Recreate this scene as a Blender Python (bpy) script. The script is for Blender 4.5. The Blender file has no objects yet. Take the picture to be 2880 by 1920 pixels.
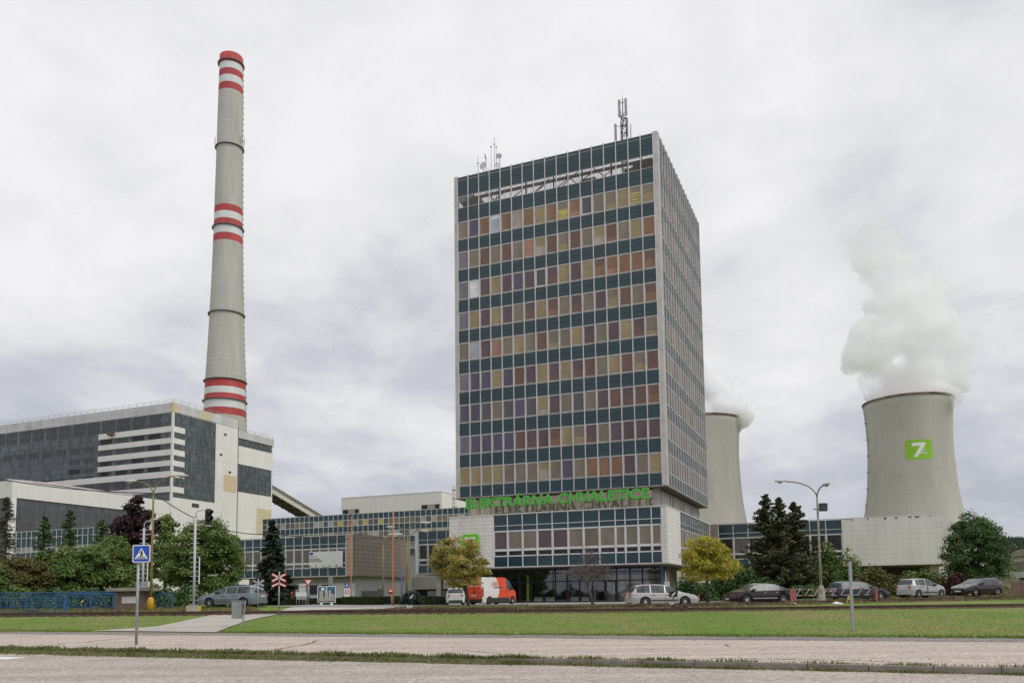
import bpy, math, random
import numpy as np
from mathutils import Matrix, Vector, Euler
PI = math.pi
sc = bpy.context.scene
# ------------------------------------------------------------------ camera
F, PY, PT, RL, YAW = 2340.3, 1471.36, 0.0883, -0.0123, 0.399
CZ = 1.25
_f = np.array([0, math.cos(PT), math.sin(PT)]); _u = np.array([0, -math.sin(PT), math.cos(PT)]); _x = np.array([1., 0, 0])
XR = math.cos(RL) * _x + math.sin(RL) * _u
UR = -math.sin(RL) * _x + math.cos(RL) * _u
cam = bpy.data.cameras.new('camera')
camo = bpy.data.objects.new('camera', cam)
sc.collection.objects.link(camo)
m3 = Matrix(((XR[0], UR[0], -_f[0]), (XR[1], UR[1], -_f[1]), (XR[2], UR[2], -_f[2])))
camo.matrix_world = Matrix.Translation((0, 0, CZ)) @ m3.to_4x4()
cam.sensor_width = 36; cam.lens = 36 * F / 2880; cam.shift_y = (PY - 960) / 2880
cam.clip_start = 0.1; cam.clip_end = 6000
sc.camera = camo
# ------------------------------------------------------------------ sky and sun
world = bpy.data.worlds.new('World'); sc.world = world; world.use_nodes = True
SUN_EL, SUN_AZ = math.radians(48), math.radians(125)
def build_world():
    nt = world.node_tree; N = nt.nodes; L = nt.links; N.clear()
    out = N.new('ShaderNodeOutputWorld'); bg = N.new('ShaderNodeBackground'); bg.inputs[1].default_value = 0.1
    L.new(bg.outputs[0], out.inputs[0])
    sky = N.new('ShaderNodeTexSky'); sky.sky_type = 'NISHITA'; sky.sun_disc = False
    sky.sun_elevation = SUN_EL; sky.sun_rotation = SUN_AZ
    tc = N.new('ShaderNodeTexCoord'); sp = N.new('ShaderNodeSeparateXYZ'); L.new(tc.outputs['Generated'], sp.inputs[0])
    def M(op, a, b=None, c=None):
        n = N.new('ShaderNodeMath'); n.operation = op
        for i, v in enumerate((a, b, c)):
            if v is None: continue
            if isinstance(v, (int, float)): n.inputs[i].default_value = v
            else: L.new(v, n.inputs[i])
        return n.outputs[0]
    z = M('MAXIMUM', sp.outputs[2], 0.0)
    zd = M('ADD', z, 0.30)
    cx = M('DIVIDE', sp.outputs[0], zd); cy = M('DIVIDE', sp.outputs[1], zd)
    cb = N.new('ShaderNodeCombineXYZ'); L.new(cx, cb.inputs[0]); L.new(cy, cb.inputs[1])
    def noise(scale, det, rough, off, dist=0.0, lac=2.1):
        mp = N.new('ShaderNodeMapping'); L.new(cb.outputs[0], mp.inputs[0]); mp.inputs['Location'].default_value = off
        n = N.new('ShaderNodeTexNoise'); L.new(mp.outputs[0], n.inputs['Vector']); n.inputs['Scale'].default_value = scale
        n.inputs['Detail'].default_value = det; n.inputs['Roughness'].default_value = rough
        n.inputs['Distortion'].default_value = dist; n.inputs['Lacunarity'].default_value = lac
        return n.outputs['Fac']
    n1 = noise(1.5, 7, 0.52, (3.1, 1.7, 0), 0.15); n2 = noise(4.2, 8, 0.58, (7.3, 2.2, 4), 0.25)
    a = M('ADD', M('MULTIPLY', n1, 0.62), M('MULTIPLY', n2, 0.38))
    cl = M('MULTIPLY_ADD', a, 2.75, -0.86)           # contrast
    # cloud deck is thinner (whiter) overhead than low over the horizon
    up = N.new('ShaderNodeMapRange'); L.new(z, up.inputs[0]); up.inputs[1].default_value = 0.0; up.inputs[2].default_value = 0.50
    up.inputs[3].default_value = -0.44; up.inputs[4].default_value = 0.40
    t = M('ADD', cl, up.outputs[0])
    cr = N.new('ShaderNodeValToRGB'); L.new(t, cr.inputs[0]); e = cr.color_ramp
    e.elements[0].position = 0.0; e.elements[0].color = (0.50, 0.525, 0.59, 1)
    e.elements[1].position = 1.0; e.elements[1].color = (0.93, 0.93, 0.94, 1)
    q = e.elements.new(0.35); q.color = (0.615, 0.635, 0.695, 1)
    q = e.elements.new(0.65); q.color = (0.80, 0.805, 0.825, 1)
    sc_ = N.new('ShaderNodeVectorMath'); sc_.operation = 'SCALE'; L.new(cr.outputs[0], sc_.inputs[0]); sc_.inputs['Scale'].default_value = 9.6
    mx = N.new('ShaderNodeMix'); mx.data_type = 'RGBA'; mx.inputs[0].default_value = 0.985
    L.new(sky.outputs[0], mx.inputs[6]); L.new(sc_.outputs[0], mx.inputs[7]); L.new(mx.outputs[2], bg.inputs[0])
build_world()
sun = bpy.data.lights.new('sun', 'SUN'); sun.energy = 1.5; sun.angle = math.radians(28); sun.color = (1, .98, .945)
suno = bpy.data.objects.new('sun', sun); sc.collection.objects.link(suno)
# sun_rotation is measured clockwise from +Y; light comes from there
sd = Vector((math.sin(SUN_AZ) * math.cos(SUN_EL), math.cos(SUN_AZ) * math.cos(SUN_EL), math.sin(SUN_EL)))
suno.rotation_euler = sd.to_track_quat('Z', 'Y').to_euler()
sc.view_settings.view_transform = 'Standard'; sc.view_settings.look = 'None'; sc.view_settings.gamma = 1
sc.view_settings.exposure = 0.0; sc.view_settings.use_curve_mapping = False
sc.render.engine = 'CYCLES'
cy = sc.cycles
cy.max_bounces = 24; cy.diffuse_bounces = 3; cy.glossy_bounces = 3; cy.transmission_bounces = 4; cy.transparent_max_bounces = 8; cy.volume_bounces = 24
cy.caustics_reflective = False; cy.caustics_refractive = False
# ------------------------------------------------------------------ picture -> place (the photograph's camera, solved from the tower's corners)
C0 = np.array([0, 0, CZ])
R_ = np.array([math.cos(YAW), -math.sin(YAW), 0]); B_ = np.array([math.sin(YAW), math.cos(YAW), 0])
def ray(px, py): return _f + XR * (px - 1440) / F - UR * (py - PY) / F
def at(px, py, D):
    d = ray(px, py); return C0 + d * D / d[1]
def fv(px, py, v):
    d = ray(px, py); P = C0 + d * ((v - C0 @ B_) / (d @ B_)); return float(P @ R_), float(P[2])
def fu(px, py, u):
    d = ray(px, py); P = C0 + d * ((u - C0 @ R_) / (d @ R_)); return float(P @ B_), float(P[2])
def uv2w(u, v, z=0.0):
    p = u * R_ + v * B_; return (float(p[0]), float(p[1]), z)
def w2uv(x, y): return float(x * R_[0] + y * R_[1]), float(x * B_[0] + y * B_[1])
# ------------------------------------------------------------------ materials
MATS = {}
def _nt(name):
    m = bpy.data.materials.new(name); m.use_nodes = True; nt = m.node_tree
    return m, nt, nt.nodes['Principled BSDF']
def _set(b, k, v):
    if k in b.inputs: b.inputs[k].default_value = v
def mat(name, col, rough=0.6, metal=0.0, var=0.12, scale=1.5, bump=0.0, bscale=20.0, stretch=(1, 1, 1), col2=None, spec=0.5, coat=0.0, coord='Object', detail=5):
    """plain material: base colour wandering between two shades by noise, optional bump"""
    if name in MATS: return MATS[name]
    m, nt, b = _nt(name); N = nt.nodes; L = nt.links
    tc = N.new('ShaderNodeTexCoord'); mp = N.new('ShaderNodeMapping'); mp.inputs['Scale'].default_value = stretch
    L.new(tc.outputs[coord], mp.inputs[0])
    n = N.new('ShaderNodeTexNoise'); n.inputs['Scale'].default_value = scale; n.inputs['Detail'].default_value = detail; n.inputs['Roughness'].default_value = 0.62
    L.new(mp.outputs[0], n.inputs['Vector'])
    r = N.new('ShaderNodeMapRange'); r.inputs[1].default_value = 0.3; r.inputs[2].default_value = 0.7; L.new(n.outputs['Fac'], r.inputs[0])
    mx = N.new('ShaderNodeMix'); mx.data_type = 'RGBA'
    c2 = col2 if col2 else tuple(max(0, c * (1 - 2 * var)) for c in col)
    mx.inputs[6].default_value = (*c2, 1); mx.inputs[7].default_value = (*[min(1, c * (1 + (var if not col2 else 0))) for c in col], 1)
    L.new(r.outputs[0], mx.inputs[0]); L.new(mx.outputs[2], b.inputs['Base Color'])
    b.inputs['Roughness'].default_value = rough; b.inputs['Metallic'].default_value = metal
    _set(b, 'Specular IOR Level', spec)
    if coat: _set(b, 'Coat Weight', coat); _set(b, 'Coat Roughness', 0.06)
    if bump:
        n2 = N.new('ShaderNodeTexNoise'); n2.inputs['Scale'].default_value = bscale; n2.inputs['Detail'].default_value = 4
        L.new(mp.outputs[0], n2.inputs['Vector'])
        bp = N.new('ShaderNodeBump'); bp.inputs['Strength'].default_value = bump; bp.inputs['Distance'].default_value = 0.02
        L.new(n2.outputs['Fac'], bp.inputs['Height']); L.new(bp.outputs[0], b.inputs['Normal'])
    MATS[name] = m; return m
def leafmat(name, cols, trans=0.25, hue=0.0, gscale=0.9):
    """foliage: shade differs leaf by leaf and clump by clump between the tree's own leaf colours"""
    if name in MATS: return MATS[name]
    m, nt, b = _nt(name); N = nt.nodes; L = nt.links
    g = N.new('ShaderNodeNewGeometry'); tc = N.new('ShaderNodeTexCoord')
    n = N.new('ShaderNodeTexNoise'); n.inputs['Scale'].default_value = gscale; n.inputs['Detail'].default_value = 3; L.new(tc.outputs['Object'], n.inputs['Vector'])
    a = N.new('ShaderNodeMath'); a.operation = 'MULTIPLY_ADD'; L.new(n.outputs['Fac'], a.inputs[0]); a.inputs[1].default_value = 1.5; a.inputs[2].default_value = -0.5
    c = N.new('ShaderNodeMath'); c.operation = 'MULTIPLY_ADD'; L.new(g.outputs['Random Per Island'], c.inputs[0]); c.inputs[1].default_value = 0.6; L.new(a.outputs[0], c.inputs[2])
    cr = N.new('ShaderNodeValToRGB'); L.new(c.outputs[0], cr.inputs[0]); e = cr.color_ramp
    k = len(cols)
    e.elements[0].position = 0.05; e.elements[0].color = (*cols[0], 1); e.elements[1].position = 0.95; e.elements[1].color = (*cols[-1], 1)
    for i in range(1, k - 1):
        q = e.elements.new(0.05 + 0.9 * i / (k - 1)); q.color = (*cols[i], 1)
    L.new(cr.outputs[0], b.inputs['Base Color']); b.inputs['Roughness'].default_value = 0.55; _set(b, 'Specular IOR Level', 0.3)
    tr = N.new('ShaderNodeBsdfTranslucent'); L.new(cr.outputs[0], tr.inputs[0])
    ms = N.new('ShaderNodeMixShader'); ms.inputs[0].default_value = trans
    L.new(b.outputs[0], ms.inputs[1]); L.new(tr.outputs[0], ms.inputs[2]); L.new(ms.outputs[0], N['Material Output'].inputs[0])
    MATS[name] = m; return m
def gridmat(name, c1, c2, line, bw, bh, ls=0.04, rough=0.35, offset=0.0, bias=0.0, spec=0.5, noise=0.25, nscale=0.15, streak=False, metal=0.0, stain=None, sthr=.58, sscale=.35):
    """wall of panels or panes: Brick texture on (x+y, z)"""
    if name in MATS: return MATS[name]
    m, nt, b = _nt(name); N = nt.nodes; L = nt.links
    tc = N.new('ShaderNodeTexCoord'); s = N.new('ShaderNodeSeparateXYZ'); L.new(tc.outputs['Object'], s.inputs[0])
    ad = N.new('ShaderNodeMath'); ad.operation = 'ADD'; L.new(s.outputs[0], ad.inputs[0]); L.new(s.outputs[1], ad.inputs[1])
    cb = N.new('ShaderNodeCombineXYZ'); L.new(ad.outputs[0], cb.inputs[0]); L.new(s.outputs[2], cb.inputs[1])
    br = N.new('ShaderNodeTexBrick'); L.new(cb.outputs[0], br.inputs[0]); br.offset = offset; br.squash = 1
    br.inputs['Color1'].default_value = (*c1, 1); br.inputs['Color2'].default_value = (*c2, 1); br.inputs['Mortar'].default_value = (*line, 1)
    br.inputs['Scale'].default_value = 1; br.inputs['Mortar Size'].default_value = ls; br.inputs['Mortar Smooth'].default_value = 0.1
    br.inputs['Bias'].default_value = bias; br.inputs['Brick Width'].default_value = bw; br.inputs['Row Height'].default_value = bh
    mp = N.new('ShaderNodeMapping'); L.new(cb.outputs[0], mp.inputs[0]); mp.inputs['Scale'].default_value = (1.0, 0.18 if streak else 1.0, 1)
    n = N.new('ShaderNodeTexNoise'); n.inputs['Scale'].default_value = nscale; n.inputs['Detail'].default_value = 8; n.inputs['Roughness'].default_value = 0.65; L.new(mp.outputs[0], n.inputs['Vector'])
    r = N.new('ShaderNodeMapRange'); r.inputs[1].default_value = 0.3; r.inputs[2].default_value = 0.7; r.inputs[3].default_value = 1 - noise; r.inputs[4].default_value = 1 + noise * 0.35; L.new(n.outputs['Fac'], r.inputs[0])
    mx = N.new('ShaderNodeVectorMath'); mx.operation = 'SCALE'; L.new(br.outputs[0], mx.inputs[0]); L.new(r.outputs[0], mx.inputs['Scale'])
    if stain:      # rust and dirt runs, long in z
        m2 = N.new('ShaderNodeMapping'); L.new(cb.outputs[0], m2.inputs[0]); m2.inputs['Scale'].default_value = (1.0, 0.10, 1)
        n2 = N.new('ShaderNodeTexNoise'); n2.inputs['Scale'].default_value = sscale; n2.inputs['Detail'].default_value = 9; n2.inputs['Roughness'].default_value = 0.72; L.new(m2.outputs[0], n2.inputs['Vector'])
        r2 = N.new('ShaderNodeMapRange'); r2.inputs[1].default_value = sthr; r2.inputs[2].default_value = sthr + .16; r2.inputs[3].default_value = 0; r2.inputs[4].default_value = .75; L.new(n2.outputs['Fac'], r2.inputs[0])
        ms = N.new('ShaderNodeMix'); ms.data_type = 'RGBA'; L.new(r2.outputs[0], ms.inputs[0]); L.new(mx.outputs[0], ms.inputs[6]); ms.inputs[7].default_value = (*stain, 1); L.new(ms.outputs[2], b.inputs['Base Color'])
    else: L.new(mx.outputs[0], b.inputs['Base Color'])
    b.inputs['Roughness'].default_value = rough; _set(b, 'Specular IOR Level', spec); b.inputs['Metallic'].default_value = metal
    MATS[name] = m; return m
def glassmat(name, tint=(0.75, 0.8, 0.8), refl=0.12, rough=0.02):
    """thin pane: see-through plus a glossy reflection that grows at grazing angles"""
    if name in MATS: return MATS[name]
    m, nt, b = _nt(name); N = nt.nodes; L = nt.links; N.remove(b)
    t = N.new('ShaderNodeBsdfTransparent'); t.inputs[0].default_value = (*tint, 1)
    g = N.new('ShaderNodeBsdfGlossy'); g.inputs['Roughness'].default_value = rough; g.inputs[0].default_value = (0.9, 0.92, 0.95, 1)
    fr = N.new('ShaderNodeLayerWeight'); fr.inputs[0].default_value = 0.35
    a = N.new('ShaderNodeMath'); a.operation = 'MULTIPLY_ADD'; L.new(fr.outputs['Fresnel'], a.inputs[0]); a.inputs[1].default_value = 0.8; a.inputs[2].default_value = refl; a.use_clamp = True
    ms = N.new('ShaderNodeMixShader'); L.new(a.outputs[0], ms.inputs[0]); L.new(t.outputs[0], ms.inputs[1]); L.new(g.outputs[0], ms.inputs[2])
    L.new(ms.outputs[0], N['Material Output'].inputs[0]); MATS[name] = m; return m
# ------------------------------------------------------------------ objects
COL = sc.collection
def tag(o, label=None, cat=None, group=None, kind=None):
    if label: o['label'] = label
    if cat: o['category'] = cat
    if group: o['group'] = group
    if kind: o['kind'] = kind
    return o
def thing(name, label, cat, loc, rz=0.0, group=None):
    o = bpy.data.objects.new(name, None); COL.objects.link(o); o.empty_display_size = 0.5
    o.location = loc; o.rotation_euler = (0, 0, rz); tag(o, label, cat, group)
    return o
def gthing(name, label, cat, u, v, z, group=None):
    """a thing squared to the plant's own grid"""
    return thing(name, label, cat, uv2w(u, v, z), -YAW, group)
class MB:
    """gathers faces into ONE mesh object"""
    def __init__(s, o=(0, 0, 0), tf=None): s.v = []; s.f = []; s.m = []; s.mats = []; s.sm = []; s.o = o; s.tf = tf
    def mi(s, m):
        if m not in s.mats: s.mats.append(m)
        return s.mats.index(m)
    def P(s, p):
        if s.tf: p = s.tf(*p)
        s.v.append((p[0] - s.o[0], p[1] - s.o[1], p[2] - s.o[2])); return len(s.v) - 1
    def face(s, pts, m, smooth=False):
        s.f.append([s.P(p) for p in pts]); s.m.append(s.mi(m)); s.sm.append(smooth)
    def box(s, x0, x1, y0, y1, z0, z1, m, top=None, skip=''):
        if x0 > x1: x0, x1 = x1, x0
        if y0 > y1: y0, y1 = y1, y0
        i = [s.P(p) for p in ((x0, y0, z0), (x1, y0, z0), (x1, y1, z0), (x0, y1, z0), (x0, y0, z1), (x1, y0, z1), (x1, y1, z1), (x0, y1, z1))]
        k = s.mi(m)
        for n, q in (('b', (0, 3, 2, 1)), ('t', (4, 5, 6, 7)), ('f', (0, 1, 5, 4)), ('r', (1, 2, 6, 5)), ('k', (2, 3, 7, 6)), ('l', (3, 0, 4, 7))):
            if n in skip: continue
            s.f.append([i[a] for a in q]); s.m.append(s.mi(top) if (top and n == 't') else k); s.sm.append(False)
    def obox(s, c, ax, hx, hy, hz, m):
        """oriented box; ax = 3x3 columns"""
        c = Vector(c); i = []
        for dz in (-1, 1):
            for dx, dy in ((-1, -1), (1, -1), (1, 1), (-1, 1)):
                p = c + Vector(ax[0]) * (dx * hx) + Vector(ax[1]) * (dy * hy) + Vector(ax[2]) * (dz * hz); i.append(s.P(tuple(p)))
        k = s.mi(m)
        for q in ((0, 3, 2, 1), (4, 5, 6, 7), (0, 1, 5, 4), (1, 2, 6, 5), (2, 3, 7, 6), (3, 0, 4, 7)):
            s.f.append([i[a] for a in q]); s.m.append(k); s.sm.append(False)
    def beam(s, p, q, w, h, m):
        """rectangular bar from p to q"""
        p = Vector(p); q = Vector(q); d = (q - p); L = d.length
        if L < 1e-6: return
        d /= L; up = Vector((0, 0, 1)) if abs(d.z) < 0.95 else Vector((1, 0, 0))
        a = d.cross(up).normalized(); b = a.cross(d).normalized()
        s.obox((p + q) / 2, (d, a, b), L / 2, w / 2, h / 2, m)
    def tube(s, path, rad, m, n=8, cap=True, smooth=True):
        if isinstance(rad, (int, float)): rad = [rad] * len(path)
        P = [Vector(p) for p in path]; rings = []
        prev = None
        for i, p in enumerate(P):
            d = (P[min(i + 1, len(P) - 1)] - P[max(i - 1, 0)])
            d = d.normalized() if d.length > 1e-9 else Vector((0, 0, 1))
            if prev is None:
                up = Vector((0, 0, 1)) if abs(d.z) < 0.9 else Vector((1, 0, 0)); a = d.cross(up).normalized()
            else:
                a = (prev - d * prev.dot(d)).normalized()
            prev = a; b = d.cross(a)
            rings.append([s.P(tuple(p + (a * math.cos(t) + b * math.sin(t)) * rad[i])) for t in [2 * PI * j / n for j in range(n)]])
        k = s.mi(m)
        for i in range(len(P) - 1):
            for j in range(n):
                s.f.append([rings[i][j], rings[i][(j + 1) % n], rings[i + 1][(j + 1) % n], rings[i + 1][j]]); s.m.append(k); s.sm.append(smooth)
        if cap:
            s.f.append(rings[0][::-1]); s.m.append(k); s.sm.append(False); s.f.append(rings[-1]); s.m.append(k); s.sm.append(False)
    def lathe(s, c, prof, m, n=24, axis='z', smooth=True, arc=None):
        """prof: list of (radius, height[, material])"""
        rings = []
        for pr in prof:
            r, h = pr[0], pr[1]; ring = []
            for j in range(n):
                t = 2 * PI * j / n; x, y = r * math.cos(t), r * math.sin(t)
                p = (c[0] + x, c[1] + y, c[2] + h) if axis == 'z' else ((c[0] + x, c[1] + h, c[2] + y) if axis == 'y' else (c[0] + h, c[1] + x, c[2] + y))
                ring.append(s.P(p))
            rings.append(ring)
        for i in range(len(prof) - 1):
            k = s.mi(prof[i][2] if len(prof[i]) > 2 else m)
            for j in range(n):
                s.f.append([rings[i][j], rings[i][(j + 1) % n], rings[i + 1][(j + 1) % n], rings[i + 1][j]]); s.m.append(k); s.sm.append(smooth)
        for rg in (rings[0][::-1], rings[-1]):
            s.f.append(rg); s.m.append(s.mi(m)); s.sm.append(False)
    def prism(s, poly, y0, y1, m, plane='xz'):
        """extrude polygon given in the plane along the third axis"""
        g = (lambda a, b, c: (a, c, b)) if plane == 'xz' else ((lambda a, b, c: (a, b, c)) if plane == 'xy' else (lambda a, b, c: (c, a, b)))
        A = [s.P(g(a, b, y0)) for a, b in poly]; B = [s.P(g(a, b, y1)) for a, b in poly]; k = s.mi(m)
        s.f.append(A); s.m.append(k); s.sm.append(False); s.f.append(B[::-1]); s.m.append(k); s.sm.append(False)
        n = len(poly)
        for i in range(n):
            s.f.append([A[i], A[(i + 1) % n], B[(i + 1) % n], B[i]]); s.m.append(k); s.sm.append(False)
    def build(s, name, parent=None, label=None, kind=None):
        me = bpy.data.meshes.new(name); me.from_pydata(s.v, [], s.f)
        for m in s.mats: me.materials.append(m)
        me.polygons.foreach_set('material_index', s.m); me.polygons.foreach_set('use_smooth', s.sm); me.update()
        o = bpy.data.objects.new(name, me); COL.objects.link(o)
        if parent: o.parent = parent
        if label: o['label'] = label
        if kind: o['kind'] = kind
        return o
def copy_tree(o, parent=None):
    c = o.copy(); COL.objects.link(c)
    if parent: c.parent = parent; c.matrix_parent_inverse = Matrix()
    for ch in list(o.children): copy_tree(ch, c)
    return c
def text_mesh(txt, size, ext, m, name, parent, loc, rot, sx=1.0, bold=0.0, align='CENTER', space=1.0):
    cu = bpy.data.curves.new(name, 'FONT'); cu.body = txt; cu.size = size; cu.extrude = ext; cu.offset = bold; cu.align_x = align; cu.align_y = 'CENTER'
    cu.space_character = space; cu.resolution_u = 3
    t = bpy.data.objects.new('t', cu); COL.objects.link(t)
    dg = bpy.context.evaluated_depsgraph_get(); me = bpy.data.meshes.new_from_object(t.evaluated_get(dg)); bpy.data.objects.remove(t)
    me.materials.clear(); me.materials.append(m)
    o = bpy.data.objects.new(name, me); COL.objects.link(o); o.parent = parent
    me.transform(Matrix.Translation(loc) @ Euler(rot).to_matrix().to_4x4() @ Matrix.Diagonal((sx, 1, 1, 1)))
    return o
# ------------------------------------------------------------------ terrain heights
def lerp(x, xs, ys): return float(np.interp(x, xs, ys))
def track2_y(X): return lerp(X, [-14.5, -14, 0, 7, 13, 20, 26.5, 38, 60], [51.4, 51.6, 52.9, 53.6, 54.6, 57, 59.5, 62, 66])
def ht(X, Y):
    u, v = w2uv(X, Y)
    if v < 15.75: return -0.10
    if v < 15.95: return -0.10 + 0.1 * (v - 15.75) / 0.2
    if v < 25.3: return 0.0
    z1 = lerp(X, [-40, -31, -14, 0, 9, 40], [.46, .45, .38, .28, .255, .255])
    y2 = track2_y(X); z2 = lerp(X, [-40, -31, -14, 0, 7, 13, 20, 26.5, 38], [.5, .5, .40, .40, .43, .47, .55, .585, .66])
    zp = lerp(X, [-60, -17, -12, -4, 6, 14, 22, 30, 45], [.80, .80, .68, .62, .57, .60, .76, .86, .92])
    # distance along Y where this X meets the lawn's near edge
    ye = (25.3 - X * B_[0]) / B_[1]
    if Y < 49.2: return z1 * max(0, (Y - ye)) / max(0.5, 49.2 - ye)
    if Y < 51.2: return z1
    if Y < y2 - .2: return z1 + (z2 - z1) * (Y - 51.2) / max(0.1, y2 - .2 - 51.2)
    if Y < y2 + 1.3: return z2
    w = 2.6 if X < -10 else 4.0
    if Y < y2 + 1.3 + w: return z2 + (zp - z2) * (Y - y2 - 1.3) / w
    if Y < 72: return zp
    if Y < 86: return zp + (0.58 - zp) * (Y - 72) / 14
    return 0.58
def gp(px, py):
    """where the photograph's ray through (px, py) meets the ground"""
    d = ray(px, py); lo, hi = 5.0, 400.0
    t = 8.0
    while t < 400:
        P = C0 + d * t / d[1]
        if P[2] <= ht(P[0], P[1]): break
        t += 0.1
    return float(P[0]), float(P[1]), ht(P[0], P[1])
def gd(px, D, py=1690):
    """standing on the ground at depth D under column px"""
    P = at(px, py, D); return (float(P[0]), float(D), ht(P[0], D))
# ================================================================== THE GROUND
M_grass = None
def ground_material():
    m, nt, b = _nt('meadow'); N = nt.nodes; L = nt.links
    tc = N.new('ShaderNodeTexCoord')
    def noise(s, d=5, r=.6, st=(1, 1, 1)):
        mp = N.new('ShaderNodeMapping'); mp.inputs['Scale'].default_value = st; L.new(tc.outputs['Object'], mp.inputs[0])
        n = N.new('ShaderNodeTexNoise'); n.inputs['Scale'].default_value = s; n.inputs['Detail'].default_value = d; n.inputs['Roughness'].default_value = r; L.new(mp.outputs[0], n.inputs['Vector']); return n.outputs['Fac']
    def ramp(f, stops):
        cr = N.new('ShaderNodeValToRGB'); L.new(f, cr.inputs[0]); e = cr.color_ramp
        e.elements[0].position, e.elements[0].color = stops[0][0], (*stops[0][1], 1)
        e.elements[1].position, e.elements[1].color = stops[-1][0], (*stops[-1][1], 1)
        for p, c in stops[1:-1]:
            q = e.elements.new(p); q.color = (*c, 1)
        return cr.outputs[0]
    big = ramp(noise(.16, 8, .7, (1, .55, 1)), [(.28, (.25, .20, .10)), (.40, (.20, .20, .065)), (.5, (.14, .21, .038)), (.66, (.10, .20, .022))])
    dry = N.new('ShaderNodeMapRange'); L.new(noise(.45, 7, .7, (.5, 1.2, 1)), dry.inputs[0]); dry.inputs[1].default_value = .47; dry.inputs[2].default_value = .62; dry.inputs[4].default_value = .6
    md = N.new('ShaderNodeMix'); md.data_type = 'RGBA'; L.new(dry.outputs[0], md.inputs[0]); L.new(big, md.inputs[6]); md.inputs[7].default_value = (.26, .215, .115, 1); big = md.outputs[2]
    fine = noise(9, 6, .75, (1, .35, 1))
    r = N.new('ShaderNodeMapRange'); L.new(fine, r.inputs[0]); r.inputs[1].default_value = .3; r.inputs[2].default_value = .72; r.inputs[3].default_value = .6; r.inputs[4].default_value = 1.45
    sc1 = N.new('ShaderNodeVectorMath'); sc1.operation = 'SCALE'; L.new(big, sc1.inputs[0]); L.new(r.outputs[0], sc1.inputs['Scale'])
    L.new(sc1.outputs[0], b.inputs['Base Color']); b.inputs['Roughness'].default_value = .9; _set(b, 'Specular IOR Level', .15)
    bp = N.new('ShaderNodeBump'); bp.inputs['Strength'].default_value = .6; bp.inputs['Distance'].default_value = .06; L.new(fine, bp.inputs['Height']); L.new(bp.outputs[0], b.inputs['Normal'])
    return m
def asphalt(name, c, warm=(1, 1, 1), gs=28, spec=.3, amp=.5):
    m, nt, b = _nt(name); N = nt.nodes; L = nt.links; tc = N.new('ShaderNodeTexCoord')
    v = N.new('ShaderNodeTexVoronoi'); v.inputs['Scale'].default_value = gs; L.new(tc.outputs['Object'], v.inputs['Vector'])
    n = N.new('ShaderNodeTexNoise'); n.inputs['Scale'].default_value = .5; n.inputs['Detail'].default_value = 7; n.inputs['Roughness'].default_value = .68; L.new(tc.outputs['Object'], n.inputs['Vector'])
    s = N.new('ShaderNodeSeparateColor'); L.new(v.outputs['Color'], s.inputs[0])
    a = N.new('ShaderNodeMath'); a.operation = 'MULTIPLY_ADD'; L.new(s.outputs[0], a.inputs[0]); a.inputs[1].default_value = amp; a.inputs[2].default_value = 1 - amp * .52
    a2 = N.new('ShaderNodeMapRange'); L.new(n.outputs['Fac'], a2.inputs[0]); a2.inputs[1].default_value = .3; a2.inputs[2].default_value = .7; a2.inputs[3].default_value = .86; a2.inputs[4].default_value = 1.08
    mpw = N.new('ShaderNodeMapping'); mpw.inputs['Rotation'].default_value = (0, 0, YAW); mpw.inputs['Scale'].default_value = (.05, 1.1, 1); L.new(tc.outputs['Object'], mpw.inputs[0])
    nw = N.new('ShaderNodeTexNoise'); nw.inputs['Scale'].default_value = 1; nw.inputs['Detail'].default_value = 6; nw.inputs['Roughness'].default_value = .6; L.new(mpw.outputs[0], nw.inputs['Vector'])
    rw = N.new('ShaderNodeMapRange'); L.new(nw.outputs['Fac'], rw.inputs[0]); rw.inputs[1].default_value = .3; rw.inputs[2].default_value = .7; rw.inputs[3].default_value = .80; rw.inputs[4].default_value = 1.08
    ns = N.new('ShaderNodeTexNoise'); ns.inputs['Scale'].default_value = 1.7; ns.inputs['Detail'].default_value = 9; ns.inputs['Roughness'].default_value = .75; L.new(tc.outputs['Object'], ns.inputs['Vector'])
    rs = N.new('ShaderNodeMapRange'); L.new(ns.outputs['Fac'], rs.inputs[0]); rs.inputs[1].default_value = .34; rs.inputs[2].default_value = .46; rs.inputs[3].default_value = .80; rs.inputs[4].default_value = 1.0
    kw = N.new('ShaderNodeMath'); kw.operation = 'MULTIPLY'; L.new(rw.outputs[0], kw.inputs[0]); L.new(rs.outputs[0], kw.inputs[1]); k2 = N.new('ShaderNodeMath'); k2.operation = 'MULTIPLY'; L.new(kw.outputs[0], k2.inputs[0]); L.new(a2.outputs[0], k2.inputs[1])
    k = N.new('ShaderNodeMath'); k.operation = 'MULTIPLY'; L.new(a.outputs[0], k.inputs[0]); L.new(k2.outputs[0], k.inputs[1])
    mx = N.new('ShaderNodeMix'); mx.data_type = 'RGBA'; L.new(s.outputs[1], mx.inputs[0]); mx.inputs[6].default_value = (*c, 1); mx.inputs[7].default_value = (c[0] * warm[0], c[1] * warm[1], c[2] * warm[2], 1)
    sc1 = N.new('ShaderNodeVectorMath'); sc1.operation = 'SCALE'; L.new(mx.outputs[2], sc1.inputs[0]); L.new(k.outputs[0], sc1.inputs['Scale'])
    L.new(sc1.outputs[0], b.inputs['Base Color']); b.inputs['Roughness'].default_value = .88; _set(b, 'Specular IOR Level', spec)
    bp = N.new('ShaderNodeBump'); bp.inputs['Strength'].default_value = .35; bp.inputs['Distance'].default_value = .01; L.new(v.outputs['Distance'], bp.inputs['Height']); L.new(bp.outputs[0], b.inputs['Normal'])
    return m
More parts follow.
